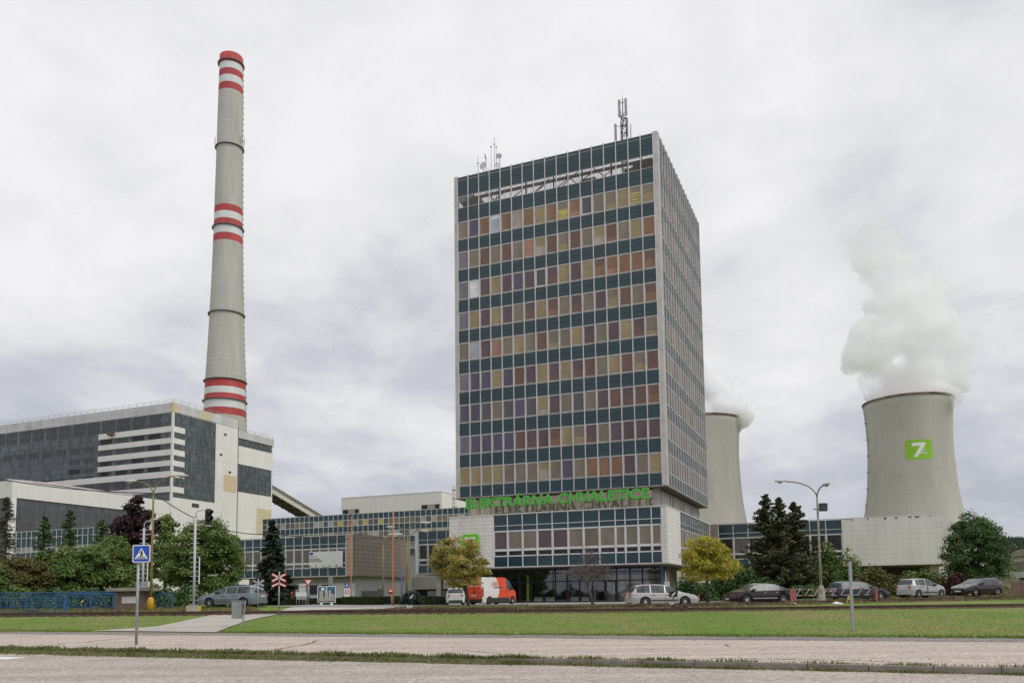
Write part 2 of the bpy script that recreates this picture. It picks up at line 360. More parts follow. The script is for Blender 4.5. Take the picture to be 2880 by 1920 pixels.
def sheet(name, us, vs, fn, m, kind='structure', smooth=True):
    """grid mesh over (u, v) lines; fn(u, v) -> world point"""
    P = [fn(u, v) for v in vs for u in us]; n = len(us)
    Fs = [(j * n + i, j * n + i + 1, (j + 1) * n + i + 1, (j + 1) * n + i) for j in range(len(vs) - 1) for i in range(n - 1)]
    me = bpy.data.meshes.new(name); me.from_pydata(P, [], Fs); me.materials.append(m)
    me.polygons.foreach_set('use_smooth', [smooth] * len(Fs)); me.update()
    o = bpy.data.objects.new(name, me); COL.objects.link(o); o['kind'] = kind; return o
M_meadow = ground_material()
M_road = asphalt('road_asphalt', (.43, .385, .35), (1.0, .95, .9), gs=22, amp=.65)
M_pave = asphalt('pavement_asphalt', (.49, .43, .385), (1.0, .95, .9), gs=24, amp=.7)
M_gravel = asphalt('gravel', (.235, .215, .21), (1.1, 1.02, .95), gs=16, amp=.9)
M_path = asphalt('path_slabs', (.45, .42, .385), (1, .97, .94), gs=30, amp=.22)
M_fore = asphalt('forecourt_asphalt', (.30, .30, .30), gs=18, amp=.25)
def arange(a, b, s): return list(np.arange(a, b + 1e-6, s))
us = [-2500, -1200, -700, -450, -300, -220, -160] + arange(-120, 76, 1.0) + [90, 120, 170, 260, 400, 700, 1200, 2500]
vs = [-60, -20, 0, 10, 20, 24.6, 25.2] + arange(25.7, 84, .55) + [88, 95, 105, 120, 150, 200, 300, 500, 900, 1800, 3000]
def terr(u, v):
    p = uv2w(u, v); z = ht(p[0], p[1])
    if v < 25.25: z -= .3
    if v > 800: z -= (v - 800) * .004
    return (p[0], p[1], z)
sheet('ground', us, vs, terr, M_meadow)
sheet('road', [-200, -60, -20, 0, 20, 60, 200], [-60, -10, 5, 15.76], lambda u, v: uv2w(u, v, -.10), M_road)
sheet('pavement', [-200, -60, -20, 0, 20, 60, 200], [15.88, 20, 23.95], lambda u, v: uv2w(u, v, 0.0), M_pave)
random.seed(5)
gu = arange(-90, 60, .35); ged = [25.45 + .16 * math.sin(x * 1.1) * math.sin(x * .37) + random.uniform(-.14, .16) for x in gu]
def gravel_pt(u, v):
    i = min(len(gu) - 1, max(0, int(round((u + 90) / .35))))
    vv = 23.8 + .12 * math.sin(u * .8) * math.sin(u * .21) if v < 24 else ged[i]
    return uv2w(u, vv, .006 if v < 24 else .02)
sheet('gravel_strip', gu, [23.8, 25.4], gravel_pt, M_gravel, smooth=False)
M_kerb = mat('kerb_stone', (.27, .235, .21), .85, var=.15, scale=3, bump=.3)
vrnd = random.Random(9); vu = arange(-60, -6.5, .3); vo = [(vrnd.uniform(-.12, .1), vrnd.uniform(-.08, .22)) for _ in vu]
M_verge = mat('verge_soil', (.10, .095, .035), .95, var=.35, scale=5, bump=.6)
sheet('verge', vu, [0, 1, 2, 3], lambda u, k: (lambda o, j: uv2w(u, [15.52 + o[0], 15.72, 15.90, 16.02 + o[1]][j], [-.094, -.03, .02, .006][j]))(vo[min(len(vo) - 1, int(round((u + 60) / .3)))], int(k)), M_verge)
kb = MB()
u = -7.0
while u < 60:      # kerb stones a metre long
    a = uv2w(u + .006, 15.77); b = uv2w(u + .994, 15.77); c = uv2w(u + .994, 15.89); d = uv2w(u + .006, 15.89); dz = random.uniform(-.006, .006)
    kb.face([(a[0], a[1], .012 + dz), (b[0], b[1], .012 + dz), (c[0], c[1], .014 + dz), (d[0], d[1], .014 + dz)], M_kerb)
    kb.face([(a[0], a[1], -.16), (b[0], b[1], -.16), (b[0], b[1], .012 + dz), (a[0], a[1], .012 + dz)], M_kerb)
    kb.face([(d[0], d[1], -.16), (a[0], a[1], -.16), (a[0], a[1], .012 + dz), (d[0], d[1], .014 + dz)], M_kerb)
    u += 1
kb.build('kerb', kind='structure')
# crossing stripes painted on the road
M_paint = mat('road_paint', (.74, .73, .69), .7, var=.10, scale=5)
st = MB()
for poly in (((-150, 1822), (0, 1829), (192, 1832), (130, 1842), (0, 1839), (-150, 1833)), ((-150, 1842), (0, 1846), (80, 1848), (20, 1853), (-150, 1851))):
    pts = []
    for x, y in poly:
        d = ray(x, y); t = (-.10 - CZ) / d[2]; p = C0 + d * t; pts.append((float(p[0]), float(p[1]), -.096))
    st.face(pts[::-1], M_paint)
st.build('crossing_stripes', kind='structure')
# cracks with dust and dry grass in them
def gpr(px, py, z=0.0):
    d = ray(px, py); t = (z - CZ) / d[2]; p = C0 + d * t; return float(p[0]), float(p[1])
M_crack = mat('crack_dirt', (.13, .095, .06), .95, var=.3, scale=8); CR = []
def crack(pts, w, z=0.0, sd=1):
    rnd = random.Random(sd); W = [gpr(*p, z) for p in pts]; mb = MB(); P = []
    for p, q in zip(W, W[1:]):
        n = max(2, int(math.dist(p, q) / .12))
        for i in range(n): t = i / n; P.append((p[0] + (q[0] - p[0]) * t + rnd.uniform(-.03, .03), p[1] + (q[1] - p[1]) * t + rnd.uniform(-.03, .03)))
    for p, q in zip(P, P[1:]):
        d = Vector((q[0] - p[0], q[1] - p[1])).normalized(); ww = w * rnd.uniform(.4, 1.3); n_ = Vector((-d.y, d.x)) * ww
        mb.face([(p[0] - n_.x, p[1] - n_.y, z + .0045), (q[0] - n_.x, q[1] - n_.y, z + .0045), (q[0] + n_.x, q[1] + n_.y, z + .0045), (p[0] + n_.x, p[1] + n_.y, z + .0045)], M_crack)
        for _ in range(3): CR.append((p[0] + rnd.uniform(-ww, ww) * 1.5, p[1] + rnd.uniform(-ww, ww) * 1.5, z))
    mb.build('pavement_crack', kind='structure')
crack([(765, 1830), (800, 1821), (850, 1814), (880, 1806), (893, 1800)], .03, sd=1); crack([(238, 1806), (270, 1801), (320, 1797), (375, 1793)], .018, sd=2); crack([(85, 1817), (120, 1813), (160, 1812), (186, 1808)], .03, sd=3); crack([(80, 1786), (180, 1784)], .02, sd=4); crack([(1300, 1828), (1420, 1838), (1560, 1842)], .012, sd=5); crack([(2040, 1812), (2055, 1818)], .03, sd=6); crack([(2000, 1850), (2200, 1853), (2420, 1857), (2640, 1866)], .02, sd=7); crack([(600, 1838), (760, 1842), (980, 1850)], .02, sd=9)
# footpath over the lawn and the tracks to the works
def edge(pts, n):
    W = [gp(*p)[:2] for p in pts]; d = [0]
    for a, b in zip(W, W[1:]): d.append(d[-1] + math.dist(a, b))
    return [(float(np.interp(t * d[-1], d, [w[0] for w in W])), float(np.interp(t * d[-1], d, [w[1] for w in W]))) for t in np.linspace(0, 1, n)]
Lf = edge([(262, 1774.5), (330, 1770), (440, 1762), (500, 1750), (560, 1737), (610, 1728), (650, 1723)], 40)
Rt = edge([(607, 1778.5), (640, 1766), (690, 1747), (735, 1737), (770, 1730), (792, 1724), (798, 1722)], 40)
def path_mesh(A, B, name, m, dz=.03, k=12):
    P = []; n = len(A)
    for a, b in zip(A, B):
        for j in range(k + 1):
            x = a[0] + (b[0] - a[0]) * j / k; y = a[1] + (b[1] - a[1]) * j / k; P.append((x, y, max(ht(x, y), 0) + dz))
    Fs = [(i * (k + 1) + j, i * (k + 1) + j + 1, (i + 1) * (k + 1) + j + 1, (i + 1) * (k + 1) + j) for i in range(n - 1) for j in range(k)]
    me = bpy.data.meshes.new(name); me.from_pydata(P, [], Fs); me.materials.append(m); o = bpy.data.objects.new(name, me); COL.objects.link(o); o['kind'] = 'structure'; return o
path_mesh(Lf, Rt, 'footpath', M_path)
A = [(-15.6 + .06 * i, 50.6 + .3 * i) for i in range(26)]; Bb = [(-12.6 + .22 * i, 50.6 + .3 * i) for i in range(26)]
path_mesh(A, Bb, 'footpath_beyond_track', M_path, .035)
path_mesh([(-17.2, 57.0), (-16.6, 62), (-17, 72)], [(-6.5, 58.2), (-7.2, 63), (-9, 72)], 'service_lane', M_fore, .045, 20)
path_mesh([(x, 68.5 + .1 * max(0, x)) for x in arange(-16, 24, 1)], [(x, 99) for x in arange(-16, 24, 1)], 'forecourt', M_fore, .03, 30)
path_mesh([(x, track2_y(x) + 5.3) for x in arange(6, 52, 1)], [(x, track2_y(x) + 10.5) for x in arange(6, 52, 1)], 'parking_lane', M_fore, .03, 8)
# ------------------------------------------------------------------ railway
M_rail = mat('rail_rust', (.10, .058, .040), .75, var=.3, scale=4, bump=.2)
M_railtop = mat('rail_head', (.36, .24, .16), .5, metal=.2, var=.2, scale=3)
M_sleeper = mat('sleeper', (.10, .075, .06), .9, var=.3, scale=6)
M_ballast = asphalt('ballast', (.15, .135, .075), (1.2, 1.1, .85), gs=9, amp=.9)
def rail_mb(line):
    """line: [(x, y, z)] foot of rail; flat-bottom rail section"""
    mb = MB(); sec = [(-.07, 0), (.07, 0), (.07, .02), (.012, .04), (.012, .12), (.036, .13), (.036, .165), (-.036, .165), (-.036, .13), (-.012, .12), (-.012, .04), (-.07, .02)]
    rg = []
    for i, p in enumerate(line):
        a = line[max(0, i - 1)]; b = line[min(len(line) - 1, i + 1)]; d = Vector((b[0] - a[0], b[1] - a[1], 0)).normalized(); n = Vector((d.y, -d.x, 0))
        rg.append([mb.P((p[0] + n.x * s, p[1] + n.y * s, p[2] + h)) for s, h in sec])
    k0, k1 = mb.mi(M_rail), mb.mi(M_railtop)
    for i in range(len(rg) - 1):
        for j in range(12):
            mb.f.append([rg[i][j], rg[i][(j + 1) % 12], rg[i + 1][(j + 1) % 12], rg[i + 1][j]]); mb.m.append(k1 if j in (6, 7) else k0); mb.sm.append(False)
    return mb
def track(name, label, yf, x0, x1, zoff):
    t = thing(name, label, 'railway track', (0, 0, 0)); xs = arange(x0, x1, .8)
    for off in (0, 1.435):
        ln = [(x, yf(x) + off, ht(x, yf(x) + .7) + zoff) for x in xs]
        mb = rail_mb(ln); mb.build('rail', t)
    sl = MB()
    for x in arange(x0, x1, .65):
        y = yf(x) + .72; z = ht(x, y)
        if -15.8 < x < -11.5: continue
        sl.box(x - .12, x + .12, y - 1.25, y + 1.25, z - .08, z + (.07 if x < -2 else .02), M_sleeper)
    sl.build('sleepers', t)
    bd = MB()
    for a, b in zip(xs, xs[1:]):
        q = [(a, yf(a) - .75, ht(a, yf(a) - .75) - .02), (b, yf(b) - .75, ht(b, yf(b) - .75) - .02), (b, yf(b) - .35, ht(b, yf(b)) + .03), (a, yf(a) - .35, ht(a, yf(a)) + .03)]
        bd.face(q, M_ballast)
        bd.face([(a, yf(a) - .35, ht(a, yf(a)) + .03), (b, yf(b) - .35, ht(b, yf(b)) + .03), (b, yf(b) + .35, ht(b, yf(b) + .35) + .02), (a, yf(a) + .35, ht(a, yf(a) + .35) + .02)], M_ballast)
    bd.build('ballast', t)
    return t
track('railway_track', 'rusty railway track nearest the road, running straight behind the lawn', lambda x: 49.7, -70, 60, .07)
track('railway_track', 'rusty weed-lined railway track branching off behind the front one towards the parked cars', track2_y, -13, 60, .05)
# ================================================================== BUILDING PARTS
M_teal = mat('teal_glass_panel', (.010, .050, .066), .16, var=.22, scale=.35, stretch=(1, 1, 1.5), spec=.6, col2=(.008, .036, .050))
M_seam = mat('seam_dark', (.008, .02, .025), .5)
M_alu = mat('aluminium_frame', (.56, .52, .51), .45, metal=.15, var=.12, scale=.6)
M_alu2 = mat('aluminium_frame_bright', (.70, .69, .69), .45, metal=.1, var=.08, scale=.6)
M_fin = mat('aluminium_fin', (.68, .65, .64), .45, metal=.2, var=.1, scale=.4)
M_colm = mat('corner_column', (.56, .53, .515), .6, var=.12, scale=.5)
M_dark = mat('dark_inside', (.02, .02, .022), .7)
M_soff = mat('soffit', (.23, .19, .16), .7, var=.1)
M_roofc = mat('roof_felt', (.12, .12, .12), .9)
def tinted(name, c, rough=.10):
    c = tuple(q * 1.12 + .006 for q in c)
    return mat('tinted_' + name, c, rough, var=.14, scale=.6, stretch=(1, 1, .5), spec=.5)
GL = {'O': tinted('orange', (.235, .12, .062)), 'T': tinted('tan', (.205, .165, .12)), 'Y': tinted('yellow', (.30, .225, .115)), 'R': tinted('redbrown', (.15, .075, .058)),
      'P': tinted('purple', (.105, .062, .072)), 'B': tinted('blueviolet', (.088, .07, .125)), 'V': tinted('violet', (.18, .15, .19)), 'G': tinted('slate', (.09, .083, .095)),
      'L': tinted('pale_blue', (.36, .38, .44)), 'W': mat('white_board', (.80, .80, .82), .6), 'D': tinted('dark', (.075, .068, .085)), 'K': tinted('beige', (.38, .32, .27)), 'S': tinted('salmon', (.34, .17, .12)),
      'Z': mat('yellow_blind', (.55, .45, .12), .5, var=.15, scale=2), 'C': mat('curtained_glass', (.16, .14, .125), .12, var=.35, scale=4, stretch=(3, 3, .1)), 'N': mat('night_glass', (.035, .028, .028), .10, var=.4, scale=.8, spec=.35),
      'A': tinted('brown_dark', (.15, .125, .085))}
FRONT = lambda v0: (lambda s, n, z: (s, v0 - n, z))       # s along u, n out of a front wall
SIDE = lambda u0: (lambda s, n, z: (u0 + n, s, z))        # s along v, n out of a right-hand wall
def hash_(x): return (math.sin(x * 127.1) * 43758.5453) % 1
def cell_window(parent, org, tf, s0, s1, z0, z1, g, fm, t=.065, rec=.06, label=None, extra=None, dep=.05, sub=True):
    """one window: frame, pane"""
    w = MB(org, tf)
    w.box(s0, s1, -rec - dep, -rec + .02, z0, z0 + t, fm); w.box(s0, s1, -rec - dep, -rec + .02, z1 - t, z1, fm)
    w.box(s0, s0 + t, -rec - dep, -rec + .02, z0 + t, z1 - t, fm); w.box(s1 - t, s1, -rec - dep, -rec + .02, z0 + t, z1 - t, fm)
    o = w.build('window', parent, label)
    p = MB(org, tf); p.box(s0 + t, s1 - t, -rec - .035, -rec - .02, z0 + t, z1 - t, GL[g])
    if extra == 'half': p.box(s0 + t + .01, s1 - t - .01, -rec - .018, -rec - .012, z0 + t, z0 + (z1 - z0) * .55, GL['Z'])
    if extra == 'slats':
        for q in range(4): p.box(s0 + t + .01, s1 - t - .01, -rec - .018, -rec - .012, z0 + .2 + q * .36, z0 + .42 + q * .36, GL['Z'])
    if extra == 'arch': p.box(s0 + t + .06, s1 - t - .06, -rec - .018, -rec - .012, z0 + t, z0 + (z1 - z0) * .8, GL['W'])
    rb = (hash_(s0 * 7 + z0 * 3))
    if extra is None and g in 'TYORPBVK' and rb < .34 and (z1 - z0) > 1.5:
        zc_ = z0 + (z1 - z0) * (.25 + rb); p.box(s0 + t + .01, s1 - t - .01, -rec - .018, -rec - .014, z0 + t, zc_, GL[{'T': 'Y', 'Y': 'K', 'O': 'S', 'R': 'O', 'P': 'R', 'B': 'P', 'V': 'B', 'K': 'T'}[g]])
    if extra == 'low': p.box(s0 + t + .01, s1 - t - .01, -rec - .018, -rec - .012, z0 + t, z0 + (z1 - z0) * .4, GL['Y'])
    p.build('pane', o)
    return o
# ================================================================== OFFICE TOWER
def office_tower():
    U0, U1, V0, V1 = -46.56, -19.95, 92.53, 119.2
    zg = .58; org = (U1, V0, zg)
    T = gthing('office_tower', 'tall square teal-glazed office tower with multicoloured windows standing on a wider low base', 'office building', U1, V0, zg)
    core = MB(org); core.box(U0 + .35, U1 - .35, V0 + .35, V1 - .35, 13.62, 51.05, M_dark, top=M_roofc)
    core.box(U0 + .02, U1 - .02, V0 + .02, V1 - .02, 13.5, 13.62, M_soff); core.build('wall', T)
    ctf = [FRONT(V0), SIDE(U1)]
    # corner columns
    for x0, x1, y0, y1 in ((U0, U0 + .45, V0, V0 + .45), (U1 - .55, U1, V0, V0 + .5), (U1 - .5, U1, V1 - .45, V1), (U0, U0 + .5, V1 - .5, V1)):
        c = MB(org); z = 13.62; 
        while z < 55.3:
            z2 = min(z + 3.98, 55.42); c.box(x0, x1, y0, y1, z + .012, z2 - .012, M_colm); z = z2
        c.box(x0 + .02, x1 - .02, y0 + .02, y1 - .02, 13.62, 55.4, M_colm)
        c.build('corner_column', T)
    step = 1.504; a0 = -46.07
    SU = [a0 + step * k for k in range(18)]
    sv0 = V0 + .52; sstep = (V1 - .45 - sv0) / 17; SV = [sv0 + sstep * k for k in range(18)]
    zw = [49.27 - 3.98 * r for r in range(9)]
    bands = [(51.16, 49.27)] + [(z - 2.32, (zw[r + 1] if r < 8 else 13.66)) for r, z in enumerate(zw)]
    for face, (S, tf, fd, fw) in enumerate(((SU, ctf[0], .075, .04), (SV, ctf[1], .085, .03))):
        rec = .10 if face == 0 else .05
        # spandrel bands, one part a storey
        for z1, z0 in bands + [(55.28, 52.68)]:
            mb = MB(org, tf)
            for k in range(17):
                s0, s1 = S[k] + .05, S[k + 1] - .05; zs = z0 + (z1 - z0) * .5
                if z1 > 55:
                    zs = z0 + (z1 - z0) * .44
                    mb.box(s0, s1, -rec - .04, -rec, zs + .015, z1 - .42, M_teal); mb.box(s0, s1, -rec - .04, -rec, z1 - .37, z1, M_teal); mb.box(s0, s1, -rec - .04, -rec + .02, z1 - .41, z1 - .38, M_alu2)
                    mb.box(s0, s1, -rec - .04, -rec, z0 + .02, zs - .015, M_teal)
                else:
                    mb.box(s0, s1, -rec - .04, -rec, zs + .015, z1 - .05, M_teal); mb.box(s0, s1, -rec - .04, -rec, z0 + .04, zs - .015, M_teal)
                mb.box(s0, s1, -rec - .06, -rec - .042, z0 + .02, z1 - .02, M_seam)
            mb.box(S[0], S[-1], -rec - .05, -rec + .035, z1 - .045, z1 + .015, M_alu); mb.box(S[0], S[-1], -rec - .05, -rec + .035, z0 - .03, z0 + .03, M_alu)
            mb.build('spandrel_band', T)
        for k in range(18):
            mb = MB(org, tf); mb.box(S[k] - fw, S[k] + fw, -rec - .05, fd, 13.64, 55.42, M_fin)
            mb.build('fin', T)
    M_slat = mat('slat_grey', (.24, .22, .21), .6)
    # open storey: slats and a steel frame with the sky showing through
    for S, tf in ((SU, ctf[0]), (SV, ctf[1])):
        mb = MB(org, tf)
        for k in range(17):
            for j in range(1, 9):
                s = S[k] + step * j / 9; mb.box(s - .028, s + .028, -.16, -.10, 51.18, 52.62, M_slat)
        mb.build('louvre', T)
    rnd = random.Random(3); mb = MB(org); Mst = mat('frame_steel', (.05, .045, .045), .6)
    for v in (V0 + 1.6, V0 + 9, V0 + 18):
        for z in ((52.95, 54.3) if v < 95 else (52.6, 55.0, 57.2)[:2]): mb.box(U0 + 1, U1 - 1, v - .12, v + .12, z - .17, z + .17, Mst)
        for k in range(7):
            x = U0 + 2 + k * 3.7; mb.beam((x, v, 51.1), (x, v, 54.4), .16, .16, Mst); mb.beam((x, v, 51.2), (x + rnd.choice((-2.6, 2.6)), v + 1.5, 54.2), .1, .1, Mst)
    for u, w in ((U0 + 1.6, 1.3), (U0 + 5.5, .5), (U0 + 9.5, .25), (U0 + 13, .3), (U1 - 9, .8), (U1 - 6.2, .3), (U1 - 2.0, 1.5), (U1 - 3.6, .9)):
        mb.box(u - w, u + w, V0 + 1.8, V0 + 3, 51.1, 51.7 + w * .9, Mst)
    for k in range(9):
        x = U0 + 1 + k * 2.9; mb.beam((x, V0 + 1.2, 51.2), (x + 2.4, V0 + 1.5, 52.7), .09, .09, Mst)
    mb.build('roof_frame', T)
    for tf2 in ((U0, U0 + .12), (None, None)):
        pass
    # parapet backs (left and rear)
    mb = MB(org); mb.box(U0 + .1, U0 + .2, V0 + .46, V1 - .5, 52.6, 55.3, M_teal); mb.box(U0 + .5, U1 - .5, V1 - .2, V1 - .1, 52.6, 55.3, M_teal)
    mb.box(U0 + .1, U0 + .2, V0 + .46, V1 - .5, 13.7, 51.1, M_teal); mb.build('wall', T, label='plain left and rear cladding')
    rows = ["TBOWOKOYOTODTTYTT", "VTRTRTSYRTRTYRTYO", "VWPYPBPDPYPYROOOR", "VYPYPTPYRTPTPTRTR", "TLPSTYTRTTYPTPYPT", "VBBYBRPYPYPRTYRTR", "BBGTGBGYPTGTPRPRR", "VBBBBRPPRYTPTPPPP", "YYYYTTTYTBTOOOPTY"]
    ext = {(0, 3): 'arch', (0, 9): 'half', (0, 15): 'slats', (1, 9): 'low', (2, 11): 'low', (8, 16): 'low', (7, 10): 'low', (6, 16): None}
    rest = MB(org, ctf[0]); n = 0
    # the 100 windows that show largest: the ones nearest the near (right-hand) corner
    near = set(sorted(((r, k) for r in range(9) for k in range(17)), key=lambda q: (-q[1], -q[0]))[:100])
    for r in range(9):
        for k in range(17):
            s0, s1 = SU[k] + .05, SU[k + 1] - .05; z1 = zw[r] - .02; z0 = zw[r] - 2.27; g = rows[r][k]
            fm = M_alu2 if g in 'DW' else M_alu
            if (r, k) in near:
                cell_window(T, org, ctf[0], s0, s1, z0, z1, g, fm, t=.13 if g == 'D' else .085, rec=.09, extra=ext.get((r, k)))
            else:
                t = .13 if g == 'D' else .085; rec = .09; w = rest
                w.box(s0, s1, -rec - .05, -rec + .02, z0, z0 + t, fm); w.box(s0, s1, -rec - .05, -rec + .02, z1 - t, z1, fm)
                w.box(s0, s0 + t, -rec - .05, -rec + .02, z0 + t, z1 - t, fm); w.box(s1 - t, s1, -rec - .05, -rec + .02, z0 + t, z1 - t, fm)
                w.box(s0 + t, s1 - t, -rec - .035, -rec - .02, z0 + t, z1 - t, GL[g])
                if (r, k) == (0, 3): w.box(s0 + t + .06, s1 - t - .1, -rec - .018, -rec - .01, z0 + t, z1 - t - .35, GL['L'])
    # side windows: seen almost edge on
    side = MB(org, ctf[1]); rr = random.Random(8); w = side
    for r in range(9):
        for k in range(17):
            s0, s1 = SV[k] + .04, SV[k + 1] - .04; z1 = zw[r] - .02; z0 = zw[r] - 2.27; t = .08; rec = .04; fm = M_alu; g = rr.choice('TGGCRPTG')
            w.box(s0, s1, -rec - .05, -rec + .02, z0, z0 + t, fm); w.box(s0, s1, -rec - .05, -rec + .02, z1 - t, z1, fm)
            w.box(s0, s0 + t, -rec - .05, -rec + .02, z0 + t, z1 - t, fm); w.box(s1 - t, s1, -rec - .05, -rec + .02, z0 + t, z1 - t, fm)
            w.box(s0 + t, s1 - t, -rec - .035, -rec - .02, z0 + t, z1 - t, GL[g])
    so = side.build('window', T, kind='stuff'); 
    ro = rest.build('window', T, kind='stuff')
    # ---- recessed storey between base and tower
    Mrg = mat('recess_glass', (.50, .41, .29), .05, metal=.55, var=.12, scale=.5, spec=.75); Mrf = mat('recess_frame', (.50, .45, .43), .6)
    mb = MB(org); mb.box(-45.45, -21.05, 93.8, 118.1, 10.92, 13.49, M_dark); mb.build('wall', T, label='dark core of recessed storey')
    rg = MB(org, FRONT(93.8)); rf = MB(org, FRONT(93.8)); q = -45.4
    while q < -22:
        rg.box(q + .09, q + 1.40, -.0, .03, 11.05, 13.35, Mrg); rf.box(q - .10, q + .085, -.02, .09, 10.92, 13.49, Mrf); q += 1.505
    rf.box(-22.0, -21.05, -.02, .10, 10.92, 13.49, Mrf); rg.build('recess_glazing', T); rf.build('recess_frame', T)
    rf = MB(org, SIDE(-21.05)); rg = MB(org, SIDE(-21.05)); q = 94.1
    while q < 118:
        rf.box(q + .071, q + 1.434, -.01, .05, 10.92, 11.0, M_alu); rg.box(q + .07, q + 1.4, -.01, .03, 11.05, 13.35, mat('recess_panel', (.26, .215, .19), .4)); rf.box(q - .07, q + .07, -.01, .2, 10.92, 12.9, M_alu2 if int(q) % 2 else M_alu); q += 1.505
    rg.build('recess_glazing', T); rf.build('recess_frame', T)
    # ---- wide base
    PV = 88.94; PU1 = -19.35; PU0 = -45.68
    mb = MB(org); mb.box(PU0 + .1, PU1 - .1, PV + .3, 116.2, 4.75, 10.80, M_dark, top=M_roofc); mb.box(PU0 + .01, PU1 - .01, PV + .02, 116.2, 4.62, 4.75, M_soff); mb.build('wall', T, label='core of the wide base')
    Mst = gridmat('stone_slabs_white', (.79, .75, .72), (.73, .69, .665), (.47, .43, .41), 1.1, .42, ls=.018, rough=.75, noise=.18, nscale=.6, streak=True, offset=.5, stain=(.36, .31, .27), sthr=.60, sscale=1.2)
    mb = MB(org); mb.box(PU0, -39.86, PV - .06, PV + .35, 4.70, 10.86, Mst); mb.build('stone_cladding', T); mb = MB(org); mb.box(-19.93, PU1, PV - .05, PV + .35, 4.70, 10.86, Mst); mb.box(PU1 - .35, PU1 + .02, PV + .36, 96.0, 4.70, 10.86, Mst); mb.build('stone_cladding', T)
    mb = MB(org); mb.box(PU0 - .03, PU1 + .06, PV - .11, PV + .3, 10.87, 10.97, M_alu2); mb.box(PU1 - .3, PU1 + .06, PV + .3, 116.2, 10.87, 10.97, M_alu2)
    mb.box(PU0 - .02, PU1 + .02, PV - .08, PV + .3, 4.62, 4.69, mat('edge_strip', (.33, .25, .22), .6)); mb.build('coping', T)
    UM = [-39.85, -38.07, -36.2, -34.37, -32.52, -30.62, -28.8, -26.95, -25.11, -23.99, -22.52, -21.04, -19.95]
    band(T, org, FRONT(PV), UM, "PTTPPTATTTTT")
    band(T, org, SIDE(PU1), [96.0 + 1.5 * i for i in range(14)], "TGTATGTTATGTT", fm=M_alu)
    # ---- glazed ground floor set far back under the base
    GV = 94.6; z0, z1 = .58, 4.62; Mnavy = mat('navy_frame', (.012, .022, .06), .35, var=.1); Mcb = mat('corner_blue', (.16, .22, .40), .5)
    gl = glassmat('shop_glass', (.95, .96, .95), .04)
    pxs = [1377, 1398, 1432, 1462, 1495, 1529, 1562, 1595, 1630, 1667, 1701, 1735, 1772, 1807.6, 1845]
    US = [fv(x, 1650, GV)[0] for x in pxs]; US = [-45.5, -44.0, -42.4] + [x for x in US if x > -41.6] + [-21.5]
    zt1 = fv(1600, 1610, GV)[1]; zt2 = fv(1600, 1633.6, GV)[1]
    mb = MB(org, FRONT(GV))
    for x in US: mb.box(x - .07, x + .07, -.1, .06, z0, z1, Mnavy)
    for zz, h in ((z0 + .08, .08), (zt1, .05), (zt2, .06), (z1 - .05, .05)):
        for a, b in zip(US, US[1:]): mb.box(a + .071, b - .071, -.08, .04, zz - h, zz + h, Mnavy)
    mb.build('shopfront_frame', T)
    for a, b in zip(US, US[1:]):
        mb = MB(org, FRONT(GV)); mb.box(a + .071, b - .071, -.03, -.018, z0 + .16, zt2 - .06, gl); mb.box(a + .071, b - .071, -.03, -.018, zt2 + .06, zt1 - .05, gl); mb.box(a + .071, b - .071, -.03, -.018, zt1 + .05, z1 - .1, gl)
        mb.build('shop_window', T)
    mb = MB(org); mb.box(-21.49, -21.22, GV - .07, GV + .3, z0, z1, Mcb); mb.build('corner_post', T)
    # the door
    da, db = fv(1703, 1650, GV)[0], fv(1733, 1650, GV)[0]
    d = MB(org, FRONT(GV)); d.box(da, da + .12, .045, .09, z0, zt2, Mnavy); d.box(db - .12, db, .045, .09, z0, zt2, Mnavy); d.box(da + .12, db - .12, .045, .09, z0, z0 + .14, Mnavy); d.box(da + .12, db - .12, .045, .09, zt2 - .14, zt2, Mnavy)
    do = d.build('door', T); hb = MB(org, FRONT(GV)); hb.box(da + .03, da + .07, .10, .15, 1.5, 1.85, M_alu2); hb.build('handle', do)
    nb = MB(org, FRONT(GV)); nb.box(db - .42, db - .14, .0, .01, zt2 - .42, zt2 - .2, GL['W']); nb.box(da + .16, da + .32, .0, .01, 1.95, 2.15, GL['W']); nb.box(db - .5, db - .36, .0, .01, 1.95, 2.1, GL['W']); nb.build('notice', do)
    # inside: floor, back wall, ceiling, green and grey columns
    Mfl = mat('lobby_floor', (.16, .15, .14), .4); Mbw = mat('lobby_wall', (.13, .115, .09), .8, var=.4, scale=.3); Mgb = mat('lobby_partition', (.68, .63, .54), .8, var=.15, scale=.4)
    mb = MB(org); mb.box(-45.6, -21.2, GV + .1, 102, z0 - .05, z0 + .02, Mfl); mb.box(-45.6, -21.2, 102, 102.2, z0, z1, Mbw); mb.box(-45.7, -45.5, GV, 102, z0, z1, Mbw)
    mb.box(-21.45, -21.25, GV + .31, 102, z0, z1, Mbw)
    mb.box(US[-6] - .1, US[-1] + .1, GV + .40, GV + .5, z0, z1 - .9, Mgb); mb.build('lobby', T)
    mb = MB(org); g = fv(1489, 1650, GV + .6)[0]; mb.box(g - .17, g + .17, GV + .08, GV + .3, z0, 3.9, mat('lime_column', (.60, .92, .12), .5)); mb.build('lobby_column', T, label='lime green column')
    mb = MB(org); g = fv(1675, 1650, GV + .5)[0]; mb.lathe((g, GV + .2, 0), [(.17, z0), (.17, z1)], mat('grey_column', (.70, .72, .74), .6), 16); mb.build('lobby_column', T, label='round grey column')
    return T
